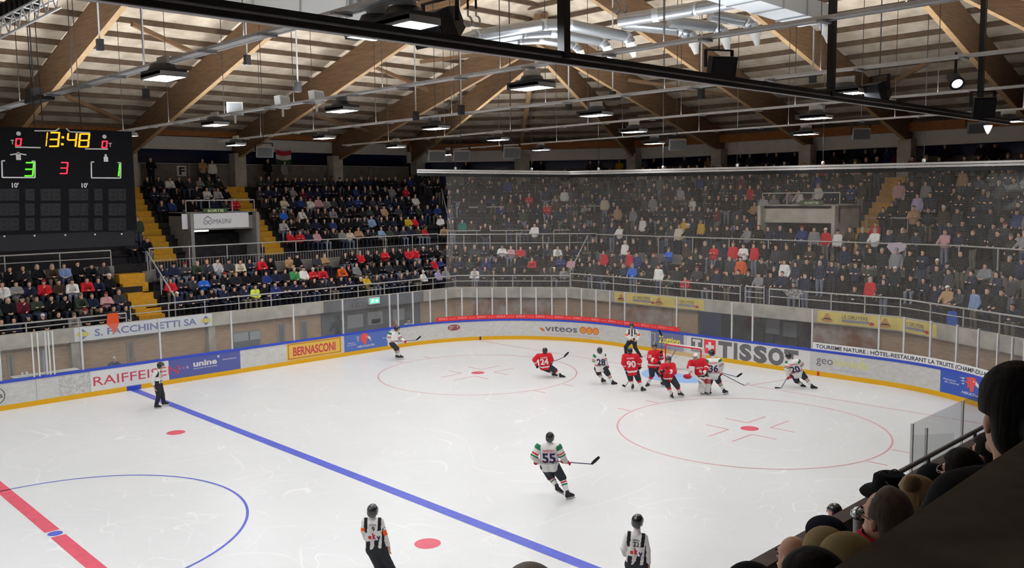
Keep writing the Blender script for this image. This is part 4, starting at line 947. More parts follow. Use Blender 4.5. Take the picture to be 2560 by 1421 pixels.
# ------------------------------------------------------------------ loudspeakers, floodlights, hooks
mat('speaker_black', (20, 20, 24), .6, .3); mat('speaker_grille', (34, 34, 38), .8, .2); mat('speaker_grey', (104, 102, 100), .6, .3); mat('grille_grey', (66, 66, 66), .8, .2)
def axes(yaw, pitch):
    f = np.array([math.cos(yaw)*math.cos(pitch), math.sin(yaw)*math.cos(pitch), math.sin(pitch)]); r = np.array([math.sin(yaw), -math.cos(yaw), 0]); return np.array([f, r, np.cross(r, f)])
def speaker(px, py, dist, size, yaw, pitch, label, mats=('speaker_black', 'speaker_grille')):
    P = at_d(px, py, dist); t = thing('loudspeaker', label, 'loudspeaker', tuple(P), 'hung loudspeakers'); ax = axes(yaw, pitch); w, d, h = size
    mb = MB(); vs = []
    for k, (dd, ww) in enumerate(((d/2, w), (d/2*.2, w), (-d/2, w*.55))):
        for i, j in ((-1, -1), (1, -1), (1, 1), (-1, 1)): vs.append(ax[0]*dd+ax[1]*ww/2*i+ax[2]*h/2*j*(1 if k < 2 else .7))
    fs = [(0, 1, 2, 3), (11, 10, 9, 8)]+[(4*k+i, 4*k+4+i, 4*k+4+(i+1) % 4, 4*k+(i+1) % 4) for k in (0, 1) for i in range(4)]
    mb.add(vs, fs); mb.build('cabinet', M[mats[0]], t)
    mb = MB(); mb.box(ax[0]*(d/2+.01), (.02, w*.9, h*.86), ax); mb.build('grille', M[mats[1]], t)
    mb = MB()
    for i in (-1, 1): mb.bar(ax[1]*i*(w/2+.02), ax[1]*i*(w/2+.02)+np.array([0, 0, h*.75]), .03, .07)
    mb.bar(ax[1]*(w/2+.04)+np.array([0, 0, h*.75]), -ax[1]*(w/2+.04)+np.array([0, 0, h*.75]), .07, .03); mb.build('bracket', M['speaker_black'], t)
    mb = MB(); zt = zlow(P[0], P[1])+1.6-P[2]; mb.tube([(0, 0, h*.75), (0, 0, zt)], .015, 5); mb.build('hanger_rod', M['cable'], t); return t
toward = lambda px: math.atan2(*(-(ray(px, 486))[[1, 0]]))
speaker(1100, 62, 14.5, (.85, .62, .52), toward(1100)-.9, -.45, 'big black loudspeaker hung beside the two lamps at the black rail')
speaker(1797, 168, 20, (.62, .5, .5), toward(1797)+.5, -.25, 'rounded black loudspeaker hung above the middle of the black rail')
speaker(2198, 228, 22, (.5, .5, .5), toward(2198)-.7, -.4, 'black loudspeaker on the fourth tray, tilted to the right')
speaker(2456, 268, 22, (.5, .4, .5), toward(2456)+.3, -.2, 'small black loudspeaker above the end of the black rail')
for px, py, nm in ((1090, 388, 'left of the first lamp over the netted corner'), (1152, 388, 'right of the first lamp over the netted corner'), (1278, 380, 'beside the central strut'), (1692, 360, 'in front of a concrete column'), (2152, 333, 'over the right windows'), (2440, 318, 'by the round white horn'), (660, 378, 'above the flag')):
    speaker(px, py, 37 if px > 900 else 38, (.7, .45, .45), toward(px)+.2, -.3, 'grey loudspeaker '+nm, ('speaker_grey', 'grille_grey'))
mat('flood_white', (205, 205, 203), .45, .4); mat('flood_glass', (150, 155, 160), .15, .6)
for px, py, nm in ((587, 272, 'left one of three'), (706, 256, 'middle one of three'), (791, 243, 'right one of three')):
    P = at_d(px, py, 31); t = thing('floodlight', 'white unlit floodlight standing on the second cable tray, '+nm, 'floodlight', tuple(P), 'white floodlights'); ax = axes(toward(px)+(0 if px < 600 else .9), .1)
    mb = MB(); mb.box((0, 0, 0), (.25, .55, .42), ax); mb.build('housing', M['flood_white'], t)
    mb = MB(); mb.box(ax[0]*.13, (.02, .46, .32), ax); mb.build('front_glass', M['flood_glass'], t)
    mb = MB(); mb.bar((0, 0, -.5), (0, 0, -.2), .06, .06); mb.bar(ax[1]*-.3+np.array([0, 0, -.2]), ax[1]*.3+np.array([0, 0, -.2]), .05, .04); mb.build('stand', M['flood_white'], t)
for px, py, dist, nm in ((2388, 200, 20, 'black spotlight with a lit front above the right end of the black rail'),):
    P = at_d(px, py, dist); t = thing('spotlight', nm, 'spotlight', tuple(P)); ax = axes(toward(px)+.4, -.7)
    mb = MB(); mb.lathe([(.02, -.22), (.13, -.2), (.15, .1), (.17, .16)], (0, 0, 0), 14, 0, np.array([ax[1], ax[2], ax[0]])); mb.build('body', M['speaker_black'], t)
    mb = MB(); mb.lathe([(0, .15), (.115, .15)], (0, 0, 0), 14, 0, np.array([ax[1], ax[2], ax[0]])); mb.build('lens', mat_emit('spot_lens', (1, 1, 1), 2.2), t)
    mb = MB(); mb.tube([(0, 0, .1), (0, 0, .62)], .03, 6); mb.build('hanger', M['speaker_black'], t)
P = at_d(2470, 318, 36); t = thing('horn_light', 'white cone shaped light hung by the right loudspeaker', 'light', tuple(P)); mb = MB(); mb.lathe([(.02, -.28), (.09, -.16), (.16, .03), (.16, .07)], (0, 0, 0), 14); mb.build('cone', mat_emit('cone_white', (.9, .92, 1), 1.3), t)
mb = MB(); mb.tube([(0, 0, .1), (0, 0, 1.6)], .02, 5); mb.build('hanger', M['cable'], t)
for px, py, nm in ((334, 341, 'small lit spotlight beside the top corner of the scoreboard'), (165, 228, 'small round light under the first cable tray')):
    P = at_d(px, py, 26); t = thing('spotlight', nm, 'spotlight', tuple(P)); mb = MB(); mb.lathe([(.02, .12), (.1, .1), (.14, 0)], (0, 0, 0), 12); mb.build('body', M['lamp_rim'], t)
    mb = MB(); mb.lathe([(0, .01), (.13, .01)], (0, 0, 0), 12); mb.build('lens', mat_emit('spot_small', (1, 1, 1), 6), t)
for px, py, dist, nm in ((1180, 40, 13, 'pair of steel hooks on black straps beside the big black loudspeaker'), (1549, 8, 14, 'pair of steel hooks at the top edge between the ducts')):
    P = at_d(px, py, dist); t = thing('lifting_hooks', nm, 'hook', tuple(P), 'lifting hooks')
    for s in (-.06, .06):
        rt = _r0*s; mb = MB(); mb.tube([rt+np.array([0, 0, .1]), rt+np.array([0, 0, 2.5])], .018, 6); mb.build('strap', M['rail_black'], t)
        mb = MB(); mb.tube([rt+np.array([0, 0, .1])]+[rt+_r0*.055*math.sin(a)+np.array([0, 0, -.04-.075*math.cos(a-math.pi)*1.0-.035]) for a in np.linspace(0, 4.8, 12)], .016, 6); mb.build('hook', M['galv'], t)
for px, py, dist in ((1153, 275, 28), (1040, 290, 30), (1422, 265, 30), (1753, 235, 27), (250, 112, 24), (618, 150, 27), (745, 218, 27), (365, 235, 26), (2032, 195, 26), (1532, 240, 29)):
    P = at_d(px, py, dist); t = thing('pulley_block', 'small dark pulley block clamped under a roof beam', 'pulley', tuple(P), 'pulley blocks under the beams'); mb = MB(); mb.box((0, 0, 0), (.16, .16, .3)); mb.build('block', M['lamp_body'], t)
    mb = MB(); mb.tube([(0, 0, .1), (0, 0, max(.5, zlow(P[0], P[1])+.2-P[2]))], .025, 5); mb.build('rod', M['galv'], t)
# ------------------------------------------------------------------ ventilation ducts under the ridge
mat('duct', (168, 172, 176), .32, .5, metal=.75, noise=.10, scale=3); mat('duct_light', (196, 202, 206), .38, .5, metal=.5); mat('nozzle', (226, 226, 220), .4, .4)
def pipe(pts, r, label, nozzle=True):
    P = [np.array(at_d(*p)) for p in pts]; t = thing('duct_pipe', label, 'duct', tuple(P[0]), 'spiral ducts'); Q = [p-P[0] for p in P]
    # ring seams along the spiral tube
    pts2 = []; rr = []
    for a, b in zip(Q, Q[1:]):
        n = max(2, int(np.linalg.norm(b-a)/.14))
        for k in range(n): pts2 += [a+(b-a)*k/n, a+(b-a)*(k+.08)/n]; rr += [r*1.03, r]
    pts2.append(Q[-1]); rr.append(r); mb = MB(); mb.tube(pts2, rr, 18); mb.build('spiral_tube', M['duct'], t)
    for q, q2 in zip(Q[1:-1], Q[2:]):
        mb = MB(); d = (q2-q)/np.linalg.norm(q2-q); mb.tube([q-d*r*.5, q+d*r*.5], r*1.06, 18); mb.build('collar', M['duct_light'], t)
    if nozzle:
        d = Q[-1]-Q[-2]; d = d/np.linalg.norm(d); d = d*.6+np.array([0, 0, -.8]); d /= np.linalg.norm(d); mb = MB(); mb.tube([Q[-1], Q[-1]+d*r*1.0, Q[-1]+d*r*1.05, Q[-1]+d*r*2.6], [r*1.02, r*.95, r*.8, r*.42], 16); mb.build('nozzle', M['nozzle'], t)
D0 = 26.0
pipe([(1150, 104, D0-1), (1190, 88, D0-.5), (1360, 62, D0), (1420, 62, D0), (1566, 92, D0+.8), (1577, 108, D0+.8)], .165, 'spiral duct bending down to a white nozzle, longest of the left cluster')
pipe([(1160, 112, D0), (1310, 84, D0+.6), (1380, 82, D0+.6), (1505, 104, D0+1.2), (1517, 118, D0+1.2)], .145, 'middle spiral duct of the left cluster')
pipe([(1170, 116, D0+.8), (1300, 102, D0+1.2), (1350, 100, D0+1.2), (1436, 114, D0+1.6), (1450, 128, D0+1.6)], .125, 'lowest spiral duct of the left cluster, ending at the black rail')
pipe([(1548, 52, 26), (1640, 38, 25.5), (1740, 22, 25), (1850, 2, 24)], .19, 'straight pale duct running up to the grey trunk', False)
pipe([(1556, 60, 26.6), (1700, 76, 26.6), (1728, 92, 26.6), (1733, 100, 26.6)], .165, 'spiral duct ending in the left nozzle of the right cluster')
pipe([(1672, 54, 26), (1790, 68, 26.4), (1808, 82, 26.4), (1813, 92, 26.4)], .16, 'spiral duct ending in the middle nozzle of the right cluster')
pipe([(1775, 38, 25.5), (1864, 54, 26), (1882, 68, 26), (1887, 78, 26)], .165, 'spiral duct ending in the right nozzle of the right cluster')
pipe([(2012, 46, 25), (2050, 46, 25), (2062, 60, 25), (2066, 68, 25)], .17, 'short spiral duct ending in a single nozzle by the right trunk')
def trunk(p, q, w, h, label):
    a, b = np.array(at_d(*p)), np.array(at_d(*q)); t = thing('ventilation_duct', label, 'duct', tuple(a)); mb = MB(); mb.bar((0, 0, 0), b-a, w, h); mb.build('casing', M['duct_light'], t)
    for k in range(1, 6):
        c = (b-a)*k/6; d = (b-a)/np.linalg.norm(b-a); mb = MB(); mb.bar(c-d*.02, c+d*.02, w+.06, h+.06); mb.build('flange', M['duct'], t)
trunk((250, -62, 24), (965, 38, 27), 1.2, .85, 'grey rectangular ventilation trunk behind the black rail')
trunk((1640, -85, 21), (2035, 40, 25.5), .95, .5, 'pale rectangular ventilation trunk at the top between the beams')
for k, px in enumerate((885, 915, 958, 985)):
    P = at_d(px, 8, 26); t = thing('duct_pipe', 'upright duct stub on the grey trunk, number %s from the left' % ('one', 'two', 'three', 'four')[k], 'duct', tuple(P), 'duct stubs'); mb = MB(); mb.tube([(0, 0, -.1), (0, 0, 1.2)], .15, 14); mb.build('spiral_tube', M['duct'], t)
# steel truss with black drape at the top left
t = thing('lighting_truss', 'grey steel truss with dark gear at the top left corner', 'truss', tuple(at_d(0, 60, 19)))
a, b = np.array(at_d(-40, 66, 19)), np.array(at_d(150, -30, 19)); o0 = np.array(at_d(0, 60, 19)); dn = np.array([0, 0, -.4]); sd = _r0*.0+_f*.35; mb = MB()
for off in (dn*0, dn, sd): mb.tube([a+off-o0, b+off-o0], .028, 6)
for k in range(8):
    f0, f1 = k/8, (k+.5)/8; p = a+(b-a)*f0-o0; q = a+(b-a)*f1-o0; r2 = a+(b-a)*(k+1)/8-o0; mb.tube([p, q+dn], .016, 5); mb.tube([q+dn, r2], .016, 5); mb.tube([p, q+sd], .016, 5)
mb.build('truss_frame', M['galv'], t); mb = MB()
for k in range(7): P = at_d(4+k*13, 34-k*6, 19.6)-o0; mb.box(P, (.22, .22, .34))
mb.build('hung_gear', M['speaker_black'], t)
# flag on the back wall
mat('flag_red', (176, 50, 52), .8); mat('flag_white', (205, 205, 200), .8); mat('flag_green', (50, 92, 62), .8)
yf = 28.95; xf0, xf1 = at_y(689, 390, yf)[0], at_y(727, 390, yf)[0]; zf1, zf0 = at_y(700, 375, yf)[2], at_y(700, 409, yf)[2]
me = MB()
for i in range(3):
    for k in range(8):
        P = lambda u, v: (xf0+(xf1-xf0)*u, yf-.05*math.sin(u*9)-.03, zf1+(zf0-zf1)*v-.10*math.sin(u*3.1))
        me.add([P(k/8, i/3), P((k+1)/8, i/3), P((k+1)/8, (i+1)/3), P(k/8, (i+1)/3)], [(0, 1, 2, 3)], i)
fl = me.build('flag', [M['flag_red'], M['flag_white'], M['flag_green']]); tag(fl, 'red, white and green striped flag hung above the back wall', 'flag')

P = at_x(85, 238, 1.5); t = thing('hoist_motor', 'dark hoist box hung at the first cable tray above the scoreboard', 'hoist', tuple(P)); mb = MB(); mb.box((0, 0, .0), (.3, .5, .36)); mb.build('motor_case', M['lamp_body'], t)
mb = MB(); mb.box((0, -.45, -.16), (.35, 1.5, .12)); mb.build('carrier_beam', M['lamp_body'], t); mb = MB(); mb.tube([(0, 0, .15), (0, 0, zlow(P[0], P[1])+1.6-P[2])], .02, 5); mb.build('chain', M['cable'], t)
# ------------------------------------------------------------------ figures: smooth surfaces grown round a skeleton
def V3(*a): return np.array(a, float)
def cone(a, b, ra, rb, tagn=None, flat=None): return ('c', np.asarray(a, float), np.asarray(b, float), ra, rb, tagn)
def ell(c, r, ax=None, tagn=None): return ('e', np.asarray(c, float), np.asarray(r, float), np.eye(3) if ax is None else np.asarray(ax, float), 0, tagn)
def field(prims, P, k):
    d = None; best = None
    for i, p in enumerate(prims):
        if p[0] == 'c':
            a, b = p[1], p[2]; ab = b-a; t = np.clip(((P-a)@ab)/max(ab@ab, 1e-9), 0, 1); di = np.sqrt(((P-a-t[:, None]*ab)**2).sum(1))-(p[3]+(p[4]-p[3])*t)
        else:
            q = (P-p[1])@p[3].T; kk = np.sqrt(((q/p[2])**2).sum(1)); di = (kk-1)*min(p[2])*.5+(kk-1)*np.mean(p[2])*.5
        if d is None: d = di
        else:
            h = np.clip(.5+.5*(di-d)/-k, 0, 1) if False else np.clip(.5+.5*(d-di)/k, 0, 1); d = d*(1-h)+di*h-k*h*(1-h)
    return d
_E = [(a, a | (1 << b)) for b in range(3) for a in range(8) if not a & (1 << b)]
_O = np.array([[(c >> 0) & 1, (c >> 1) & 1, (c >> 2) & 1] for c in range(8)])
def grow(prims, vox=.02, k=.03, cut=None, paint=None, mats=None, name='body'):
    """surface of the blended shapes as one closed mesh; cut(P) > 0 removes; paint(P) gives material numbers"""
    lo = np.min([np.minimum(p[1], p[2])-max(p[3], p[4]) if p[0] == 'c' else p[1]-max(p[2]) for p in prims], 0)-2*vox-.02
    hi = np.max([np.maximum(p[1], p[2])+max(p[3], p[4]) if p[0] == 'c' else p[1]+max(p[2]) for p in prims], 0)+2*vox+.02
    n = np.ceil((hi-lo)/vox).astype(int)+1; ax = [lo[i]+vox*np.arange(n[i]) for i in range(3)]
    G = np.stack(np.meshgrid(*ax, indexing='ij'), -1).reshape(-1, 3); D = field(prims, G, k)
    if cut is not None: D = np.maximum(D, cut(G))
    D = D.reshape(n)
    c = np.stack([D[o[0]:n[0]-1+o[0], o[1]:n[1]-1+o[1], o[2]:n[2]-1+o[2]] for o in _O], -1)
    ins = c < 0; act = ins.any(-1) & ~ins.all(-1); I = np.argwhere(act); cv = c[act]
    acc = np.zeros((len(I), 3)); cnt = np.zeros(len(I))
    for a, b in _E:
        da, db = cv[:, a], cv[:, b]; m = (da < 0) != (db < 0); t = np.where(m, da/(da-db+1e-12), 0)
        acc += m[:, None]*(_O[a]+t[:, None]*(_O[b]-_O[a])); cnt += m
    V = lo+vox*(I+acc/cnt[:, None]); idx = -np.ones(n-1, int); idx[act] = np.arange(len(I)); F = []
    s = D < 0
    for axn in range(3):
        a = [slice(0, -1) if i == axn else slice(1, -1) for i in range(3)]; b = [slice(1, None) if i == axn else slice(1, -1) for i in range(3)]
        m = s[tuple(a)] != s[tuple(b)]; W_ = np.argwhere(m)+np.array([0 if i == axn else 1 for i in range(3)]); sg = s[tuple(a)][m]
        u, v = (axn+1) % 3, (axn+2) % 3; q = []
        for du, dv in ((1, 1), (0, 1), (0, 0), (1, 0)):
            w = W_.copy(); w[:, u] -= du; w[:, v] -= dv; q.append(idx[w[:, 0], w[:, 1], w[:, 2]])
        q = np.stack(q, 1); q[~sg] = q[~sg][:, ::-1]; F.append(q)
    F = np.concatenate(F); me = bpy.data.meshes.new(name)
    me.vertices.add(len(V)); me.vertices.foreach_set('co', V.astype(np.float32).ravel()); me.loops.add(len(F)*4); me.loops.foreach_set('vertex_index', F.astype(np.int32).ravel())
    me.polygons.add(len(F)); me.polygons.foreach_set('loop_start', np.arange(0, len(F)*4, 4, dtype=np.int32))
    for m in (mats if isinstance(mats, (list, tuple)) else [mats]):
        if m is not None: me.materials.append(m)
    me.update(); me.polygons.foreach_set('use_smooth', np.ones(len(F), bool))
    if paint is not None: me.polygons.foreach_set('material_index', np.asarray(paint(V[F].mean(1)), np.int32))
    me.update(); return me
def lerp(a, b, t): return np.asarray(a)*(1-t)+np.asarray(b)*t
def unit(v): v = np.asarray(v, float); return v/(np.linalg.norm(v)+1e-12)
def onseg(P, a, b):
    ab = b-a; t = ((P-a)@ab)/(ab@ab); d = np.sqrt(((P-a-np.clip(t, 0, 1)[:, None]*ab)**2).sum(1)); return t, d
UPV = V3(0, 0, 1)
def head_axes(face, tilt=0.0):
    f = unit(face); r = unit(np.cross(f, UPV)); u = np.cross(r, f); return np.array([r, f, u])
def head_prims(c, A, s=1.0):
    """skull, jaw, nose, chin, ears, brow round centre c; A rows: right, front, up"""
    g = lambda x, y, z: c+(A[0]*x+A[1]*y+A[2]*z)*s
    return [ell(c+A[2]*.025*s-A[1]*.01*s, V3(.076, .094, .10)*s, A), ell(g(0, .02, -.045), V3(.060, .070, .075)*s, A), cone(g(0, .085, .01), g(0, .105, -.018), .010*s, .014*s), cone(g(-.018, .072, -.095), g(.018, .072, -.095), .022*s, .022*s),
            cone(g(-.03, .082, .032), g(.03, .082, .032), .012*s, .012*s), cone(g(-.02, .088, -.055), g(.02, .088, -.055), .010*s, .010*s), ell(g(.079, -.008, -.008), V3(.011, .018, .031)*s, A), ell(g(-.079, -.008, -.008), V3(.011, .018, .031)*s, A)]
def hand_prims(w, d, side, curl=.5, s=1.0, thumbside=None):
    """palm, four unequal bent fingers and a thumb; w wrist, d pointing direction, side = palm width axis"""
    d = unit(d); sd = unit(side-d*(side@d)); n = np.cross(d, sd); out = [cone(w, w+d*.05*s, .026*s, .032*s), cone(w+d*.05*s-sd*.022*s, w+d*.085*s-sd*.026*s, .022*s, .018*s), cone(w+d*.05*s+sd*.022*s, w+d*.085*s+sd*.026*s, .022*s, .018*s)]
    for i, (o, L) in enumerate(((-.032, .062), (-.011, .075), (.011, .080), (.032, .070))):
        a = w+d*.088*s+sd*o*s; b = a+(d*math.cos(curl*.7)+n*math.sin(curl*.7))*L*.5*s; c2 = b+(d*math.cos(curl*1.9)+n*math.sin(curl*1.9))*L*.5*s
        out += [cone(a, b, .0095*s, .0088*s), cone(b, c2, .0088*s, .0075*s)]
    a = w+d*.03*s+sd*.03*s; b = a+(d*.6+sd*.75+n*.2)*.045*s; out += [cone(a, b, .013*s, .011*s), cone(b, b+(d*.85+sd*.1+n*.45)*.035*s, .011*s, .009*s)]
    return out
mat('eye_dark', (36, 28, 26), .3, .5); mat('lip', (160, 92, 84), .5, .3); mat('skin', (206, 158, 132), .55, .3); mat('skin_dark', (150, 105, 82), .55, .3); mat('hair_dark', (30, 24, 22), .7, .12, noise=.45, scale=26, stretch=(1, 1, .12), bump=.5); mat('hair_brown', (84, 62, 46), .7, .3)
for n_, c_, r_ in (('k_red', (206, 36, 50), .8), ('k_white', (232, 230, 228), .8), ('k_black', (34, 34, 40), .75), ('k_pants', (50, 52, 60), .75), ('k_green', (44, 122, 84), .8), ('k_navy', (52, 46, 84), .8), ('k_orange', (240, 92, 40), .8), ('k_trouser', (44, 46, 50), .8), ('k_glove_red', (190, 44, 66), .7), ('k_grey', (150, 150, 152), .8)): mat(n_, c_, r_, .2, noise=.08, scale=14)
mat('helmet_black', (24, 25, 30), .22, .6, coat=.4); mat('helmet_white', (225, 225, 225), .25, .5); mat('skate_boot', (36, 34, 40), .5, .4); mat('skate_holder', (222, 224, 226), .4, .4); mat('steel', (190, 192, 196), .2, .6, metal=.9)
mat('stick_shaft', (60, 62, 92), .45, .4); mat('stick_tape', (42, 40, 46), .8, .1); mat('stick_white', (226, 224, 222), .5, .3); mat_glass('visor', (.95, .96, .97), .03, .2)
class Fig:
    """a person standing at a spot of the ice; joints are read as picture points plus a depth offset in metres"""
    def __init__(s, gx, gy, label, group=None, cat='person', gz=0.0):
        s.G = at_z(gx, gy, gz); h = s.G-CAM; s.h = unit(V3(h[0], h[1], 0)); s.right = unit(np.cross(s.h, UPV)); s.t = thing('person', label, cat, tuple(s.G), group); s.L = {}
    def J(s, name, px, py, w=0.0):
        d = ray(px, py); t = (s.h@(s.G-CAM)+w)/(s.h@d); s.L[name] = CAM+d*t-s.G; return s
    def ankle(s, name, px, py, z=.13):
        s.L[name] = at_z(px, py, s.G[2]+z)-s.G; return s
    def __getitem__(s, k): return s.L[k]
    def put(s, name, me, parent=None): return link(name, me, parent or s.t)
def body_mesh(F, face, skin='skin', headgear=True, extra_hands=(), vox=.02):
    L = F.L; A = head_axes(face); hc = L['head']; n = L['neck']; mid = (L['sL']+L['sR'])/2; hip = (L['hL']+L['hR'])/2
    pr = head_prims(hc, A)+[cone(n-UPV*.02, hc-A[2]*.05, .062, .055), cone(lerp(mid, hip, .1), hip, .085, .09), cone(L['sL'], L['sR'], .075, .075)]
    for q in 'LR':
        pr += [cone(L['s'+q], L['e'+q], .055, .042), cone(L['e'+q], L['w'+q], .042, .032), cone(L['h'+q], L['k'+q], .085, .06), cone(L['k'+q], L['a'+q], .058, .042), cone(L['a'+q], L['a'+q]+F.toe[q]*.07-UPV*.02, .036, .03)]
    for w, d, sd, cu in extra_hands: pr += hand_prims(w, d, sd, cu)
    me = grow(pr, vox, .02, mats=[M[skin]], name='body'); F.face = (hc, A); return pr, me
def face_marks(put, parent, c, A, s=1.0):
    """eyes with brows and a mouth set into the face"""
    for q in (-1, 1):
        e = c+(A[0]*.031*q+A[1]*.079+A[2]*.012)*s; put('eye', grow([ell(e, V3(.014, .009, .007)*s, A)], .004*s, .002, mats=[M['eye_dark']], name='eye'), parent)
    put('eyebrows', grow([cone(c+(A[0]*.018*q+A[1]*.094+A[2]*.036)*s, c+(A[0]*.046*q+A[1]*.082+A[2]*.034)*s, .006*s, .005*s) for q in (-1, 1)], .004*s, .002, mats=[M['hair_dark']], name='eyebrows'), parent)
    put('mouth', grow([ell(c+(A[1]*.094-A[2]*.055)*s, V3(.026, .008, .008)*s, A)], .004*s, .002, mats=[M['lip']], name='mouth'), parent)
def helmet(F, face, m='helmet_black', visor=True, cage=False):
    A = head_axes(face); c = F['head']+A[2]*.03
    me = grow([ell(c+A[2]*.005-A[1]*.01, V3(.112, .138, .122), A), ell(c-A[1]*.05-A[2]*.05, V3(.106, .09, .10), A), cone(c-A[0]*.09-A[2]*.02, c-A[0]*.088-A[2]*.085, .024, .02), cone(c+A[0]*.09-A[2]*.02, c+A[0]*.088-A[2]*.085, .024, .02), cone(c+A[2]*.10-A[1]*.08+A[0]*.03, c+A[2]*.10+A[1]*.06+A[0]*.03, .016, .012), cone(c+A[2]*.10-A[1]*.08-A[0]*.03, c+A[2]*.10+A[1]*.06-A[0]*.03, .016, .012)], .014, .015, cut=lambda P: np.minimum(((P-c)@A[1])-.045, .005-((P-c)@A[2])) if True else None, mats=[M[m]], name='helmet')
    hl = F.put('helmet', me)
    if visor:
        mb = MB(); n = 10; vs = []
        for k in range(n+1):
            a = -1.15+2.3*k/n; d = A[0]*math.sin(a)*.118+A[1]*(math.cos(a)*.135); vs += [c+d+A[2]*.03, c+d*1.04-A[2]*.07]
        mb.add(vs, [(2*k, 2*k+2, 2*k+3, 2*k+1) for k in range(n)], 0, True); mb.build('visor', M['visor'], hl)
    if cage:
        mb = MB()
        for k in range(7):
            x = -.08+.16*k/6; mb.tube([c+A[0]*x+A[1]*(.125-abs(x)*.3)+A[2]*.03, c+A[0]*x*.8+A[1]*(.15-abs(x)*.3)-A[2]*.06, c+A[0]*x*.5+A[1]*.11-A[2]*.14], .005, 5)
        for z in (-.02, -.07, -.11): mb.tube([c+A[0]*math.sin(a)*.1+A[1]*(.05+.1*math.cos(a))+A[2]*z for a in np.linspace(-1.3, 1.3, 9)], .005, 5)
        mb.build('face_cage', M['steel'], hl)
    return hl
def skates(F, holder=True, boot='skate_boot'):
    for q in 'LR':
        a = F['a'+q]; f = F.toe[q]; up = unit(UPV*1.0+F.lean[q]); z0 = a-up*.085
        b = F.put('skate', grow([cone(a+up*.05, z0-f*.02+up*.03, .056, .052), cone(z0-f*.04+up*.03, z0+f*.17+up*.015, .046, .036), cone(z0+f*.05+up*.08, z0+f*.14+up*.04, .04, .03)], .014, .02, mats=[M[boot]], name='skate'))
        mb = MB(); s = np.cross(f, up); c = z0+f*.065-up*.035
        mb.box(c, (.27, .022, .035), (f, s, up)); mb.box(c+f*.09+up*.01, (.06, .035, .04), (f, s, up)); mb.box(c-f*.09+up*.01, (.06, .035, .04), (f, s, up)); mb.build('blade_holder', M['skate_holder'], b)
        mb = MB(); mb.box(c-up*.026, (.29, .005, .02), (f, s, up)); mb.build('blade', M['steel'], b)
def stick(F, pts, blade, m='stick_shaft', tape='stick_tape', width=.028, name_label=None):
    """shaft through pts, blade from the last of them to blade"""
    st = F.put('hockey_stick', None) if False else None
    mb = MB(); mb.tube(pts, width/2, 6); o = F.put('hockey_stick', mb.mesh('hockey_stick', M[m]))
    if blade is not None:
        p = pts[-1]; d = blade-p; mb = MB(); up = unit(pts[0]-pts[-1]); n = 6; vs = []
        side = unit(np.cross(d, up)); h = unit(np.cross(side, d))
        for k in range(n+1):
            t = k/n; c = p+d*t+side*.03*t*t
            for i, j in ((-1, -1), (1, -1), (1, 1), (-1, 1)): vs.append(c+side*.009*i+h*(.030+.012*math.sin(t*3.0))*j)
        fs = [(0, 1, 2, 3), (4*n+3, 4*n+2, 4*n+1, 4*n)]+[(4*k+i, 4*k+(i+1) % 4, 4*k+4+(i+1) % 4, 4*k+4+i) for k in range(n) for i in range(4)]
        mb.add(vs, fs); F.put('blade', mb.mesh('blade', M[tape]), o)
    return o
def glove(F, q, d, m='k_black', side=None):
    w = F['w'+q]; d = unit(d); sd = side if side is not None else np.cross(d, UPV); sd = unit(sd-d*(sd@d)) if np.linalg.norm(sd) > .05 else F.right
    F.put('glove', grow([cone(w-d*.09, w-d*.02, .058, .05), cone(w-d*.02, w+d*.05, .05, .052)]+[cone(p[1]+d*.0, p[2], .019, .017) if i > 2 else p for i, p in enumerate(hand_prims(w+d*.0, d, sd, .9, 1.12))], .012, .008, mats=[M[m]], name='glove'))
def conform(prims, P, dirn, k=.03):
    """slide points along dirn until they touch the cloth"""
    P = np.array(P, float); t = np.zeros(len(P))
    for _ in range(40):
        d = field(prims, P+t[:, None]*dirn, k); t += np.clip(d, -.05, .08)*.8
    return P+t[:, None]*dirn-dirn*.004
def cloth_text(F, parent, prims, text, centre, right, up, w, h, m, bold=.03, name='lettering'):
    dirn = unit(np.cross(up, right)); V, T = glyphs(text, bold, 2); ww = V[:, 0].max()
    P = centre[None]+np.outer((V[:, 0]/ww-.5)*w, right)+np.outer((V[:, 1]-.5)*h, up)-dirn[None]*.5
    Q = conform(prims, P, dirn); me = bpy.data.meshes.new(name); me.from_pydata([tuple(v) for v in Q], [], T); me.materials.append(M[m]); return F.put(name, me, parent)
def torso_prims(F, bulk=1.0, hem=.10):
    L = F.L; r = unit(L['sR']-L['sL']); mid = (L['sL']+L['sR'])/2; hip = (L['hL']+L['hR'])/2; up = unit(mid-hip); lo = hip-up*hem*.2; pr = []
    for o in (-.085, .085): pr += [cone(mid-up*.05+r*o, lerp(mid, hip, .55)+r*o*.9, .135*bulk, .140*bulk), cone(lerp(mid, hip, .55)+r*o*.9, lo+r*o, .140*bulk, .150*bulk)]
    pr += [cone(L['sL']*.9+mid*.1, L['sR']*.9+mid*.1, .095*bulk, .095*bulk), cone(mid, L['neck'], .09, .068)]
    return pr, r, up, mid, hip
def sleeve_prims(F, bulk=1.0):
    pr = []
    for q in 'LR': pr += [cone(F['s'+q], F['e'+q], .098*bulk, .082*bulk), cone(F['e'+q], lerp(F['e'+q], F['w'+q], .92), .082*bulk, .066*bulk)]
    return pr
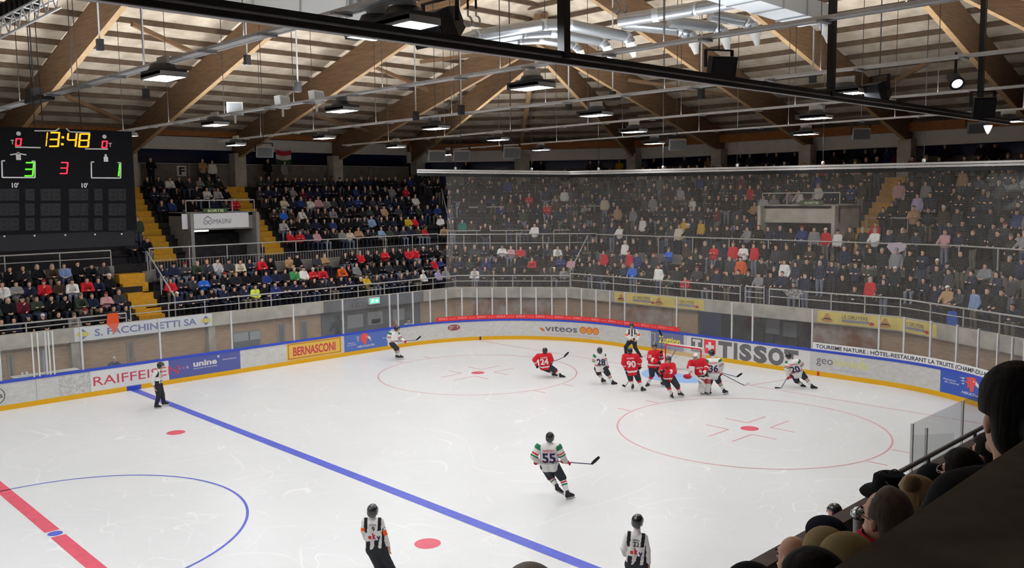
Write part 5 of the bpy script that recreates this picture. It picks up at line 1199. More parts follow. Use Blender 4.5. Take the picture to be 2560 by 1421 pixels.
def hockey_player(F, face, team, num=None, name=None, front=None, gloves=None, hands=None, numscale=1.0, visor=True, helm='helmet_black', goalie=False):
    L = F.L; hip = (L['hL']+L['hR'])/2
    pr, body = body_mesh(F, face); bd = F.put('body', body)
    if unit(face)@F.h < .5 and not goalie: face_marks(F.put, bd, F.face[0], F.face[1])
    tp, r, up, mid, hip = torso_prims(F, 1.16); sp = sleeve_prims(F, 1.15); jp = tp+sp
    back = unit(np.cross(up, r))                                       # points to the wearer's back when r is his right side ... seen side chosen by caller
    red = team == 'red'; mats = [M['k_red'], M['k_white'], M['k_black'], M['k_green']] if red else [M['k_white'], M['k_red'], M['k_green'], M['k_navy']]
    def paint(P):
        out = np.zeros(len(P), int); tt, dt = onseg(P, mid, hip-up*.05)
        dd = np.full(len(P), 9.0); 
        for q in 'LR':
            t1, d1 = onseg(P, L['s'+q], L['e'+q]); t2, d2 = onseg(P, L['e'+q], L['w'+q])
            a1 = d1 < .125; a2 = (d2 < .105); side = np.abs((P-mid)@r) > .19
            m1 = a1 & (side | (t1 > .35)); m2 = a2 & (d2 < d1)
            if red: out[m2 & (t2 > .30) & (t2 < .52)] = 1
            else:
                out[m1 & (t1 > -.3) & (t1 < .22) & side] = 2; out[m1 & (t1 > .62) & (t1 < .78)] = 1; out[m1 & (t1 > .88) & (t1 < 1.05)] = 2
            dd = np.minimum(dd, np.minimum(np.where(t1 > .3, d1, 9), d2))
        body_ = dd > .10
        if red: out[body_ & (tt > .80) & (tt < .90)] = 1
        else: out[body_ & (tt > .58) & (tt < .63)] = 1; out[body_ & (tt > .655) & (tt < .69)] = 2
        return out
    lo = hip-up*.12
    j = F.put('jersey', grow(jp, .017, .03, cut=lambda P: (lo-P)@up, paint=paint, mats=mats, name='jersey'))
    pp = []
    for q in 'LR': pp += [cone(lerp(mid, hip, .8)*.5+L['h'+q]*.5, L['h'+q], .14, .148), cone(L['h'+q], lerp(L['h'+q], L['k'+q], .98), .148, .115)]
    F.put('hockey_pants', grow(pp, .018, .03, mats=[M['k_pants']], name='hockey_pants'))
    for q in 'LR':
        k_, a_ = L['k'+q], L['a'+q]
        def ps(P, k_=k_, a_=a_):
            t, d = onseg(P, k_, a_); o = np.zeros(len(P), int)
            if red: o[t < .38] = 1
            else: o[(t > .22) & (t < .31)] = 1; o[(t > .38) & (t < .47)] = 2
            return o
        F.put('sock', grow([cone(lerp(L['h'+q], k_, .85), k_, .075, .085), cone(k_, lerp(k_, a_, .35), .085, .082), cone(lerp(k_, a_, .35), a_+(k_-a_)*.10, .082, .058)], .017, .02, paint=ps, mats=[M['k_white'], M['k_red'], M['k_green']], name='sock'))
    skates(F); helmet(F, face, helm, visor, goalie)
    gm = gloves or ('k_black' if red else 'k_glove_red')
    for q in 'LR':
        d = (hands or {}).get(q, L['w'+q]-L['e'+q]); glove(F, q, d, gm)
    # number and name on the side of the jersey that is seen
    rv = r if (r@F.right) > 0 else -r; tow = unit(np.cross(rv, up)); tow = tow if tow@F.h < 0 else -tow
    if num:
        cloth_text(F, j, jp, num, lerp(mid, hip, .42)+tow*.0, rv, up, (.36 if len(num) > 1 else .16)*numscale, .27*numscale, 'k_white' if red else 'k_navy', .035)
    if name: cloth_text(F, j, jp, name, lerp(mid, hip, .06), rv, up, .30, .065, 'k_white' if red else 'k_red', .02)
    if front:
        cloth_text(F, j, jp, front, lerp(mid, hip, .38), rv, up, .30, .085, 'k_white', .03)
    return j, jp, rv, up, mid, hip
def official(F, face, num, band=False, frontside=False, hands=(), helm_visor=True, name=None):
    L = F.L; pr, body = body_mesh(F, face, extra_hands=hands, vox=.013); bd = F.put('body', body)
    if unit(face)@F.h < .5: face_marks(F.put, bd, F.face[0], F.face[1])
    tp, r, up, mid, hip = torso_prims(F, .86, .0); sp = sleeve_prims(F, .80); jp = tp+sp; rv = r if (r@F.right) > 0 else -r
    lo = hip+up*.02
    def paint(P):
        out = np.zeros(len(P), int); x = (P-mid)@rv; tt = ((P-mid)@(hip-mid))/((hip-mid)@(hip-mid)); dd = np.full(len(P), 9.)
        for q in 'LR':
            t1, d1 = onseg(P, L['s'+q], L['e'+q]); t2, d2 = onseg(P, L['e'+q], L['w'+q]); arm = (t1 > .32) & (d1 < .09) & (np.abs(x) > .15); arm2 = (d2 < .08)
            inner = ((P-lerp(L['s'+q], L['e'+q], .5))@rv)*np.sign((L['s'+q]-mid)@rv) < -.03
            if band: out[(t1 > .60) & (t1 < .98) & (d1 < .1)] = 2
            out[arm & inner & (t1 < .6)] = 1; dd = np.minimum(dd, np.minimum(np.where(t1 > .3, d1, 9), d2))
        b = dd > .072
        out[b & (tt < .30) & (np.abs(x) > .105) & (np.abs(x) < .175)] = 1
        out[b & (tt > .62) & (np.abs(((x+.5) / .085) % 2-1) < .5)] = 1
        out[b & (np.abs(x) > .20) & (tt > .25)] = 1
        if frontside: out[b & (np.abs(x) < .032) & (tt < .45)] = 1
        return out
    j = F.put('striped_shirt', grow(jp, .014, .025, cut=lambda P: (lo-P)@up, paint=paint, mats=[M['k_white'], M['k_black'], M['k_orange']], name='striped_shirt'))
    pp = []
    for q in 'LR': pp += [cone(lerp(mid, hip, .85)*.6+L['h'+q]*.4, L['h'+q], .125, .13), cone(L['h'+q], L['k'+q], .125, .092), cone(L['k'+q], lerp(L['k'+q], L['a'+q], .95), .092, .075)]
    F.put('trousers', grow(pp, .018, .03, mats=[M['k_trouser']], name='trousers')); skates(F); helmet(F, face, 'helmet_black', helm_visor)
    if num: cloth_text(F, j, jp, num, lerp(mid, hip, .20), rv, up, .06*len(num), .10, 'k_black', .02)
    if not frontside and num:
        cloth_text(F, j, jp, 's', lerp(mid, hip, .47)-rv*.09, rv, up, .07, .08, 'k_red', .05); cloth_text(F, j, jp, 'k', lerp(mid, hip, .45)-rv*.0, rv, up, .07, .12, 'k_glove_red', .05); cloth_text(F, j, jp, 'y', lerp(mid, hip, .49)+rv*.085, rv, up, .08, .12, 'k_navy', .05)
    if name: cloth_text(F, j, jp, name, lerp(mid, hip, .06), rv, up, .14, .03, 'k_black', .01)
    return j
def feet(F, L, R, leanL=(0, 0, 0), leanR=(0, 0, 0)):
    F.toe = dict(L=unit(V3(*L)), R=unit(V3(*R))); F.lean = dict(L=V3(*leanL), R=V3(*leanR))
def D2(F, right, fwd, up=0): return F.right*right+F.h*fwd+UPV*up
# ---- white player 55, seen from behind
F = Fig(1424, 1249, 'white jersey number 55 skater seen from behind, alone on near ice', 'players in white jerseys'); J = F.J
J('head', 1375, 1095); J('neck', 1373.5, 1109, .0); J('sL', 1347, 1119); J('sR', 1395, 1119); J('eL', 1335, 1141, -.05); J('wL', 1345, 1156, .18); J('eR', 1405, 1139, .02); J('wR', 1414, 1155, .18)
J('hL', 1364, 1166, .1); J('hR', 1385, 1164, .1); J('kL', 1377, 1193, .22); J('aL', 1393, 1219, .02); J('kR', 1406, 1196, .18); J('aR', 1419, 1235, .0)
feet(F, D2(F, .7, .5, -.5), D2(F, .8, .5, 0), D2(F, -.3, 0), D2(F, -.15, 0)); hockey_player(F, D2(F, .25, 1), 'white', '55', 'ORTENSZKY', hands=dict(R=D2(F, .8, .3, -.2), L=D2(F, .5, .6, 0)))
q = lambda px, py, w=0.0: (lambda d: CAM+d*((F.h@(F.G-CAM)+w)/(F.h@d))-F.G)(ray(px, py))
stick(F, [q(1352, 1150, .32), q(1414, 1156, .24), q(1479, 1161, .5)], q(1498, 1143, .6))
# ---- white player in the far left corner
F = Fig(1004, 899, 'white jersey skater gliding in the far corner by the blue advert', 'players in white jerseys'); J = F.J
J('head', 992.6, 823); J('neck', 990.5, 831); J('sL', 974, 835, -.1); J('sR', 995, 836, .15); J('eL', 971, 845.5, -.15); J('wL', 972, 854, -.1); J('eR', 1002, 847, .1); J('wR', 1010, 852.5, .0)
J('hL', 979, 860, -.08); J('hR', 984, 860, .1); J('kL', 993, 872.5, -.1); J('aL', 999, 890, -.05); J('kR', 990, 873, .12); J('aR', 992, 888.5, .2)
feet(F, D2(F, 1, .1), D2(F, 1, .1, -.3)); hockey_player(F, D2(F, 1, .1, -.1), 'white'); stick(F, [q(985, 853, -.1), q(1010, 853), q(1041, 851)], q(1052, 840.5))
# ---- red player 24
F = Fig(1404, 945, 'red jersey number 24 skater leaning left on open ice', 'players in red jerseys'); J = F.J
J('head', 1362.4, 878); J('neck', 1361.8, 885); J('sL', 1345, 891); J('sR', 1374, 889); J('eL', 1336, 900, -.05); J('wL', 1341.5, 913, .15); J('eR', 1379, 900); J('wR', 1377.5, 906, .3)
J('hL', 1357, 918, .1); J('hR', 1369, 915, .1); J('kL', 1372, 926, .3); J('aL', 1382, 934, .3); J('kR', 1388, 927, .1); J('aR', 1401, 938.5, .0)
feet(F, D2(F, .9, .3, -.2), D2(F, 1, .3, -.1), D2(F, -.5, 0), D2(F, -.5, 0)); hockey_player(F, D2(F, .1, 1), 'red', '24', 'LOWE'); stick(F, [q(1376, 906, .35), q(1395, 900, .5), q(1410, 893, .6)], q(1421, 881, .7))
# ---- white player 28
F = Fig(1532, 962, 'white jersey number 28 skater seen from behind before the referee', 'players in white jerseys'); J = F.J
J('head', 1499.2, 877.5); J('neck', 1498.6, 885); J('sL', 1489, 890, -.05); J('sR', 1509, 890, .05); J('eL', 1485.5, 903); J('wL', 1493, 910, .3); J('eR', 1512.5, 902); J('wR', 1517.5, 913, .1)
J('hL', 1494, 922, .05); J('hR', 1510, 921, .05); J('kL', 1497, 934, .12); J('aL', 1506, 950, .05); J('kR', 1520.5, 936, .08); J('aR', 1532, 956)
feet(F, D2(F, .5, .6), D2(F, .8, .4), D2(F, -.2, 0), D2(F, -.2, 0)); hockey_player(F, D2(F, -.2, 1), 'white', '28'); stick(F, [q(1516, 912, .16), q(1500, 922, .7)], None)
# ---- red player 90
F = Fig(1608, 979, 'red jersey number 90 skater standing with his back to the camera', 'players in red jerseys'); J = F.J
J('head', 1574.3, 878); J('neck', 1574.3, 885); J('sL', 1561.5, 892); J('sR', 1591, 891); J('eL', 1558.5, 908, -.05); J('wL', 1563, 919, .2); J('eR', 1599, 903); J('wR', 1598.5, 915, .1)
J('hL', 1573, 931, .05); J('hR', 1589, 930, .05); J('kL', 1576.5, 948, .12); J('aL', 1581.5, 966, .05); J('kR', 1596.2, 949, .1); J('aR', 1605.5, 972)
feet(F, D2(F, .2, .9), D2(F, .5, .5), D2(F, 0, 0), D2(F, -.2, 0)); hockey_player(F, D2(F, -.2, 1, -.2), 'red', '90', 'DORSAY'); stick(F, [q(1580, 925, .4), q(1570, 957, .5), q(1563, 967, .45)], q(1557.5, 964, .3))
# ---- red player 25 facing the camera with his stick upright
F = Fig(1622, 965, 'red jersey number 25 player holding his stick upright by the goal', 'players in red jerseys'); J = F.J
J('head', 1636, 867.5); J('neck', 1636, 877); J('sL', 1626, 883); J('sR', 1646, 882); J('eL', 1623, 898, -.1); J('wL', 1645, 905, -.28); J('eR', 1654, 895, -.05); J('wR', 1653, 885, -.2)
J('hL', 1629, 914); J('hR', 1640, 914); J('kL', 1630, 938, -.12); J('aL', 1620.5, 959, .0); J('kR', 1648, 934, -.1); J('aR', 1655, 956, -.1)
feet(F, D2(F, -.5, -.8), D2(F, .4, -.8)); j = hockey_player(F, D2(F, 0, -1, -.05), 'red', None, hands=dict(R=D2(F, .1, -.2, 1), L=D2(F, .6, -.3, -.3)))
cloth_text(F, j[0], j[1], '25', F['sL']*.55+F['eL']*.45, j[2], j[3], .14, .11, 'k_white', .03); stick(F, [q(1651, 912, -.3), q(1653.5, 885, -.25), q(1654.5, 840, -.2)], q(1647, 825, -.2))
# ---- red player in front with the badge letters
F = Fig(1684, 995, 'red jersey skater leaning forward in front of the goal crease', 'players in red jerseys'); J = F.J
J('head', 1671, 901); J('neck', 1671, 910); J('sL', 1656, 916); J('sR', 1682, 914); J('eL', 1652, 927, -.15); J('wL', 1653.5, 935, -.3); J('eR', 1686, 931, -.12); J('wR', 1661, 928, -.38)
J('hL', 1662, 946, .1); J('hR', 1679, 945, .1); J('kL', 1670, 965, -.05); J('aL', 1679, 987, -.0); J('kR', 1693.5, 966, .0); J('aR', 1699, 982, .12)
feet(F, D2(F, .3, -.9), D2(F, .8, -.5)); j = hockey_player(F, D2(F, -.15, -1, -.1), 'red', None, hands=dict(L=D2(F, .2, -.3, -.6), R=D2(F, -.8, -.4, -.1)))
cloth_text(F, j[0], j[1], 'CANADA', lerp(j[4], j[5], .40), j[2], j[3], .28, .07, 'k_white', .03); stick(F, [q(1652, 938, -.35), q(1660, 927, -.4), q(1674, 900, .32), q(1690, 875, .36)], None)
# ---- goalkeeper
F = Fig(1757, 987, 'goalkeeper in red jersey and white mask beside number 36', 'players in red jerseys'); J = F.J
J('head', 1740, 893); J('neck', 1742, 902); J('sL', 1727, 907); J('sR', 1759, 903, .05); J('eL', 1723, 918, -.1); J('wL', 1729, 933, -.3); J('eR', 1768, 916, .0); J('wR', 1764, 926, -.15)
J('hL', 1746, 938, .15); J('hR', 1763, 937, .15); J('kL', 1757, 956, -.1); J('aL', 1755, 978, .0); J('kR', 1770, 956, -.05); J('aR', 1768, 977, .05)
feet(F, D2(F, .75, -.5), D2(F, .8, -.5)); j = hockey_player(F, D2(F, -.5, -1, -.15), 'red', None, 'X' if False else None, gloves='k_white', helm='helmet_white', visor=False, goalie=True)
cloth_text(F, j[0], j[1], 'CANADA', lerp(j[4], j[5], .35), j[2], j[3], .30, .07, 'k_white', .03); cloth_text(F, j[0], j[1], '◆', lerp(j[4], j[5], .62), j[2], j[3], .14, .14, 'k_white', .03)
mb = MB(); ax_ = np.array([unit(D2(F, 1, -.2)), unit(D2(F, .2, 1)), UPV]); mb.box(F['wL']+V3(0, 0, .06), (.22, .07, .40), ax_); F.put('blocker_pad', mb.mesh('blocker_pad', M['k_white']))
F.put('catching_glove', grow([ell(q(1718.5, 942, -.35), V3(.17, .10, .10), ax_), cone(q(1722, 940, -.33), q(1729, 935, -.3), .07, .06)], .02, .03, mats=[M['k_glove_red']], name='catching_glove'))
for qn in 'LR':
    k_, a_ = F['k'+qn], F['a'+qn]; f_ = unit(D2(F, -.25, -1)); mb = MB(); up_ = unit(k_-a_); sd_ = unit(np.cross(f_, up_))
    for z0, z1, wd_, dp_ in ((-.05, .22, .26, .12), (.22, .62, .25, .13)): mb.box(a_+up_*(z0+z1)/2+f_*.1, (dp_, wd_, z1-z0-.01), (f_, sd_, up_))
    mb.box(k_+up_*.08+f_*.1, (.13, .26, .22), (f_, sd_, up_), 1); F.put('leg_pad', mb.mesh('leg_pad', [M['k_white'], M['k_red']]))
mb = MB(); mb.tube([q(1697, 909, -.3), q(1728, 933, -.38)], .016, 6); o = F.put('goalie_stick', mb.mesh('goalie_stick', M['stick_white'])); mb = MB(); mb.bar(q(1728, 933, -.38), q(1757, 957, -.4), .03, .10); F.put('paddle', mb.mesh('paddle', M['stick_white']), o); mb = MB(); mb.bar(q(1757, 957, -.4), q(1763, 968, -.3), .03, .10); F.put('blade', mb.mesh('blade', M['stick_white']), o)
# ---- white player 36
F = Fig(1811, 988, 'white jersey number 36 player seen from behind beside the goalkeeper', 'players in white jerseys'); J = F.J
J('head', 1778, 884, .05); J('neck', 1782, 894); J('sL', 1770.5, 903.5); J('sR', 1798, 902.5); J('eL', 1767, 917); J('wL', 1776, 926, .3); J('eR', 1804, 914); J('wR', 1801, 931, .12)
J('hL', 1776, 941, .05); J('hR', 1791, 941, .05); J('kL', 1774.5, 956, .08); J('aL', 1774, 973, .0); J('kR', 1797, 955, .05); J('aR', 1809.5, 977)
feet(F, D2(F, -.1, .9), D2(F, .6, .6), D2(F, 0, 0), D2(F, -.3, 0)); hockey_player(F, D2(F, -.8, .25, -.1), 'white', '36', 'KOSIK'); stick(F, [q(1778, 925, .38), q(1801, 932, .2), q(1842, 943, .3)], q(1855, 934.5, .4), 'stick_shaft')
stick(F, [q(1800, 933, .3), q(1861, 964.5, .5)], q(1873, 958, .55), 'stick_tape', 'stick_white')
# ---- white player 20
F = Fig(2038, 974, 'white jersey number 20 skater bending low before the grey geo lettering', 'players in white jerseys'); J = F.J
J('head', 1970.5, 891.5); J('neck', 1974, 899.5); J('sL', 1969, 908, .0); J('sR', 1995, 904.5); J('eL', 1966, 922, -.1); J('wL', 1970, 940, -.05); J('eR', 2004, 912, .1); J('wR', 1979, 938, .3)
J('hL', 1986, 938, .15); J('hR', 2003, 935, .15); J('kL', 1992, 953, .2); J('aL', 2004, 961.5, .3); J('kR', 2013, 945, .1); J('aR', 2030, 966)
feet(F, D2(F, .6, .5, -.2), D2(F, .9, .3), D2(F, -.4, 0), D2(F, -.4, 0)); hockey_player(F, D2(F, -.7, .8, -.2), 'white', '20', 'TERBOCS'); stick(F, [q(1979, 932, .3), q(1970, 942, -.0), q(1952, 972, -.2)], q(1938, 970, -.3))
# ---- referee facing the camera behind the goal
F = Fig(1602, 893, 'referee with orange armbands standing legs apart before the yellow Zuttion lettering', 'match officials'); J = F.J
J('head', 1579.1, 816); J('neck', 1579.1, 824); J('sL', 1570, 828); J('sR', 1590, 828); J('eL', 1565.5, 840); J('wL', 1577, 848.5, -.2); J('eR', 1598, 840); J('wR', 1591, 850, -.2)
J('hL', 1574, 855); J('hR', 1585.5, 855); J('kL', 1564.5, 868, -.08); J('aL', 1565, 885.5, .0); J('kR', 1588, 870, -.05); J('aR', 1600, 889, .0)
feet(F, D2(F, -.4, -.9), D2(F, .6, -.8)); official(F, D2(F, .1, -1, -.05), None, True, True, hands=((F['wL'], D2(F, .9, -.2, -.3), UPV, .8), (F['wR'], D2(F, -.6, -.3, -.6), UPV, .8)))
# ---- linesman at the far blue line
F = Fig(396, 1021, 'linesman in striped shirt bending forward where the blue line meets the boards', 'match officials'); J = F.J
J('head', 402, 915.5); J('neck', 399, 925); J('sL', 389, 932, -.15); J('sR', 399, 934, .15); J('eL', 380, 951, -.18); J('wL', 387, 972, -.15); J('eR', 402, 950, .15); J('wR', 404, 942, -.0)
J('hL', 392, 962, -.09); J('hR', 398, 962, .09); J('kL', 397, 990, -.1); J('aL', 390.5, 1013, -.05); J('kR', 405.5, 986, .1); J('aR', 409, 1005, .15)
feet(F, D2(F, .95, -.3), D2(F, .95, -.2)); official(F, D2(F, 1, -.15, -.1), None, False, True, hands=((F['wL'], D2(F, .5, -.1, -.8), F.h, .4), (F['wR'], D2(F, .4, -.5, .5), UPV, .9)))
# ---- officials in front
F = Fig(990, 1462, 'referee number 9 with an orange armband, back turned, at the bottom edge', 'match officials'); J = F.J
J('head', 931.6, 1279); J('neck', 931, 1296); J('sL', 913, 1305); J('sR', 950, 1305); J('eL', 910, 1328, -.03); J('wL', 915, 1348, .22); J('eR', 961, 1339); J('wR', 971.5, 1369, .02)
J('hL', 930, 1374); J('hR', 951, 1372); J('kL', 948, 1418, .0); J('aL', 966, 1462, .05); J('kR', 972, 1412, .0); J('aR', 996, 1450, .0)
feet(F, D2(F, .3, .9), D2(F, .5, .8)); official(F, D2(F, .3, 1), '9', True, hands=((F['wR'], D2(F, .15, .05, -1), F.h, .35), (F['wL'], D2(F, .9, .2, -.1), UPV, .6)), name='TSCHERR')
F = Fig(1596, 1498, 'linesman number 22 in striped shirt, back turned, at the bottom edge', 'match officials'); J = F.J
J('head', 1594, 1305); J('neck', 1593, 1324); J('sL', 1570, 1339); J('sR', 1610, 1345); J('eL', 1559, 1371, -.05); J('wL', 1563, 1388, .22); J('eR', 1618, 1377); J('wR', 1621, 1414, .02)
J('hL', 1578, 1412); J('hR', 1604, 1414); J('kL', 1580, 1455, .0); J('aL', 1582, 1495, .0); J('kR', 1604, 1456, .0); J('aR', 1606, 1492, .03)
feet(F, D2(F, -.1, 1), D2(F, .3, .9)); official(F, D2(F, .5, 1), '22', False, hands=((F['wR'], D2(F, .02, .1, -1), F.h, .35), (F['wL'], D2(F, .9, .2, -.1), UPV, .6)), name='LINESMAN')
# ------------------------------------------------------------------ spectators
mat_objcolor('cloth_dyed'); mat_objcolor('hair_dyed', .7); mat('skin_pale', (214, 170, 146), .6, .2)
def crowd_parts(pose, vox, ladies=False):
    st = pose.startswith('stand'); z = 0.0
    if st: hip, kn, an, sh, nk, hd = V3(.10, 0, .92), V3(.11, .03, .50), V3(.11, 0, .08), V3(.19, -.01, 1.40), V3(0, 0, 1.46), V3(0, .03, 1.61)
    else: hip, kn, an, sh, nk, hd = V3(.10, -.14, .55), V3(.13, .28, .53), V3(.13, .26, .09), V3(.19, -.12, 1.0), V3(0, -.10, 1.06), V3(0, -.07, 1.20)
    if pose == 'sit_lean': sh = V3(.19, .06, .97); nk = V3(0, .10, 1.03); hd = V3(0, .15, 1.15)
    fl = V3(-1, 1, 1)
    E_, W_ = {'sit_lap': (V3(.27, -.03, .76), V3(.07, .20, .68)), 'sit_cross': (V3(.26, .02, .78), V3(-.08, .12, .84)), 'sit_lean': (V3(.23, .24, .68), V3(.05, .34, .70)), 'sit_chin': (V3(.24, .10, .72), V3(.03, .12, .98)), 'stand_side': (V3(.27, -.03, 1.13), V3(.24, .07, .90)), 'stand_cross': (V3(.26, .04, 1.16), V3(-.08, .16, 1.22)), 'stand_rail': (V3(.26, .14, 1.14), V3(.17, .38, 1.06)), 'stand_up': (V3(.33, .06, 1.52), V3(.20, .14, 1.78))}[pose]
    hp = head_prims(hd, np.eye(3)); body = hp+[cone(nk-V3(0, 0, .03), hd-V3(0, 0, .05), .058, .052), cone(nk-V3(0, .02, .1), (hip+hip*fl)/2-V3(0, .02, 0), .045, .05)]
    jk, tr = [], []
    for s in (V3(1, 1, 1), fl):
        q = s if pose not in ('sit_chin',) or s[0] > 0 else s
        e, w = E_*s, W_*s
        if pose == 'sit_chin' and s[0] < 0: e, w = V3(-.27, -.03, .76), V3(-.05, .2, .68)
        body += [cone(e, w, .035, .03), cone(w, w+unit(w-e)*.09, .036, .028), cone(hip*s, kn*s, .06, .05), cone(kn*s, an*s, .05, .04)]
        jk += [cone(sh*s*V3(.95, 1, 1), e, .075, .066), cone(e, lerp(e, w, .92), .066, .052), cone(sh*s*V3(.55, 1, .99), hip*s*V3(.7, 1, 1)+V3(0, .01, .02), .115, .135)]
        tr += [cone(hip*s, kn*s, .098, .078), cone(kn*s, an*s, .076, .058), cone(an*s+V3(0, .02, -.03), an*s+V3(0, .15, -.045), .048, .042)]
    jk += [cone(sh, sh*fl, .07, .07), cone(sh*V3(0, 1, 1), nk, .09, .07)]
    return dict(body=(body, .018), jacket=(jk, .03), trousers=(tr, .03)), hd
def hair_prims(kind, hd):
    c = hd+V3(0, 0, .03)
    base = [ell(c+V3(0, -.015, .012), V3(.086, .103, .102))]
    if kind == 'long': return base+[cone(c+V3(.07, -.03, -.02), c+V3(.075, -.03, -.20), .035, .03), cone(c+V3(-.07, -.03, -.02), c+V3(-.075, -.03, -.20), .035, .03), cone(c+V3(0, -.07, -.02), c+V3(0, -.08, -.22), .06, .05)], lambda P: np.minimum((P-c)[:, 1]-.035, .05-(P-c)[:, 2])
    if kind == 'cap': return [ell(c+V3(0, -.005, .02), V3(.092, .108, .10)), cone(c+V3(-.04, .09, .035), c+V3(-.03, .15, .02), .022, .014), cone(c+V3(.04, .09, .035), c+V3(.03, .15, .02), .022, .014)], lambda P: .005-(P-c)[:, 2]
    if kind == 'beanie': return [ell(c+V3(0, -.01, .03), V3(.092, .108, .115))], lambda P: -.005-(P-c)[:, 2]-.2*(P-c)[:, 1]*0
    return base, lambda P: np.minimum((P-c)[:, 1]-.03, .035-(P-c)[:, 2])
POSES = ['sit_lap', 'sit_cross', 'sit_lean', 'sit_chin', 'stand_side', 'stand_cross', 'stand_rail', 'stand_up']; HAIRS = ['short', 'long', 'cap', 'beanie']
PM = {}; PL = {}
def me_arrays(me):
    v = np.empty(len(me.vertices)*3, np.float32); me.vertices.foreach_get('co', v); f = np.empty(len(me.polygons)*4, np.int32); me.loops.foreach_get('vertex_index', f); return v.reshape(-1, 3), f.reshape(-1, 4)
for p in POSES:
    pr, hd = crowd_parts(p, 0)
    PM[p] = {n: grow(x, .017 if n == 'body' else .034, k, mats=[M['skin_pale'], M['eye_dark'], M['lip']] if n == 'body' else [M['cloth_dyed']], name=n, paint=(lambda P, c=hd: np.where((np.abs(np.abs(P[:, 0])-.032) < .0125) & (np.abs(P[:, 2]-c[2]-.012) < .0085) & (P[:, 1] > c[1]+.05), 1, np.where((np.abs(P[:, 0]) < .022) & (np.abs(P[:, 2]-c[2]+.055) < .009) & (P[:, 1] > c[1]+.06), 2, 0))) if n == 'body' else None) for n, (x, k) in pr.items()}
    lo = {n: me_arrays(grow(x, .05, k, cut=(lambda P, z=hd[2]: z-.16-P[:, 2]) if n == 'body' else None, mats=[None], name='low')) for n, (x, k) in pr.items() if n != 'body'}
    lo['body'] = me_arrays(grow(pr['body'][0][:8]+[cone(hd-V3(0, 0, .2), hd, .05, .05)], .04, .018, mats=[None], name='low'))
    hands = grow([q for q in pr['body'][0] if q[0] == 'c' and abs(q[3]-.036) < 1e-6], .04, .01, mats=[None], name='low'); lo['hands'] = me_arrays(hands); PL[p] = lo
    for h in HAIRS:
        hp, cutf = hair_prims(h, hd); PM[p]['hair_'+h] = grow(hp, .022, .02, cut=cutf, mats=[M['hair_dyed']], name='hair' if h in ('short', 'long') else 'cap'); PL[p]['hair_'+h] = me_arrays(grow(hp, .045, .02, cut=cutf, mats=[None], name='low'))
COLS = dict(k=((24, 24, 28), 'black'), n=((34, 40, 62), 'navy'), c=((60, 60, 66), 'charcoal'), d=((66, 52, 44), 'dark brown'), G=((54, 64, 54), 'dark green'), g=((132, 132, 136), 'grey'), l=((176, 176, 180), 'light grey'), w=((228, 226, 222), 'white'), e=((206, 194, 172), 'cream'), r=((196, 40, 52), 'red'), m=((98, 34, 46), 'maroon'), o=((212, 92, 44), 'orange'), y=((204, 166, 48), 'yellow'), b=((46, 100, 196), 'bright blue'), B=((44, 58, 112), 'dark blue'), t=((170, 138, 104), 'tan'), p=((196, 150, 156), 'pink'), v=((178, 164, 204), 'lilac'), s=((126, 150, 190), 'light blue'), h=((206, 220, 90), 'hi-vis yellow'), E=((70, 140, 84), 'green'), q=((30, 110, 100), 'teal'), W=((40, 40, 46), 'dark'))
SAL = """385,411,k 499,411,t 536,408,w 578,421,B 704,423,g 675,415,k 367,512,w 337,537,w 410,469,w 507,479,w 552,479,l 595,504,r 403,568,w 491,444,g 422,616,r 408,603,w 210,707,r 183,710,w 93,722,r 8,727,w 34,730,g 166,671,s 158,662,e 301,705,w 265,761,p 51,761,m 189,792,g
417,719,r 500,665,G 547,668,l 588,668,e 498,719,b 628,736,h 651,663,r 677,699,B 715,661,t 735,699,E 751,691,w 775,686,r 792,689,r 849,686,o 902,676,g 925,709,y 1041,641,r 1026,638,r 973,646,r 902,646,r 1088,694,v 1082,666,r 1057,686,w 813,651,t 1100,660,B 712,527,b 747,527,w 785,501,w 803,504,p 730,476,g 749,476,m 712,501,e 709,587,r 732,590,r 937,560,s 955,529,t 836,529,g 874,580,e 892,582,t 1016,552,y 1031,557,r 1057,572,r 1036,509,w 1011,484,r 1025,468,B 1082,555,w 955,582,s 790,592,p 1105,572,t 714,560,l
1342,507,r 1362,509,r 1413,494,w 1395,501,g 1260,517,d 1500,527,e 1551,527,t 1571,529,g 1703,491,l 1731,509,w 1709,552,y 1609,448,l 1550,580,w 1615,570,w 1571,557,d 1146,567,q 1336,603,w 1376,605,r 1247,618,w 1386,633,w 1300,643,r 1280,643,p 1333,669,r 1417,661,p 1672,626,b 1600,679,b 1500,633,r 1556,633,w 1574,643,r 1191,704,w 1647,694,w 1211,648,B 1758,555,y 1870,489,r 1784,529,m 1842,537,G 1870,534,t 1825,580,e 1882,583,g 1776,626,r 1831,626,r 1865,648,o 1891,646,r 1942,661,w 1872,613,w 1703,583,e 1905,496,l 1860,461,m 1736,704,r
2054,408,r 2007,413,w 2143,408,p 2092,405,c 2275,403,m 2249,405,m 2234,474,p 2320,474,g 2305,504,v 2196,562,r 2140,550,s 2275,537,t 2366,537,d 2424,436,t 2039,590,g 2107,598,w 2082,595,r 2064,588,p 2173,598,w 2361,621,p 2176,737,r 2044,489,w 2016,496,w 2120,471,B 2360,732,t 2453,734,s 2546,611,l 1769,405,t 1541,393,y 2187,403,k 2100,395,k 2215,393,B 2440,405,k 2480,395,k"""
SAL = [(float(a), float(b), c) for a, b, c in (x.split(',') for x in SAL.split())]
seats = []                                                            # dict per possible place
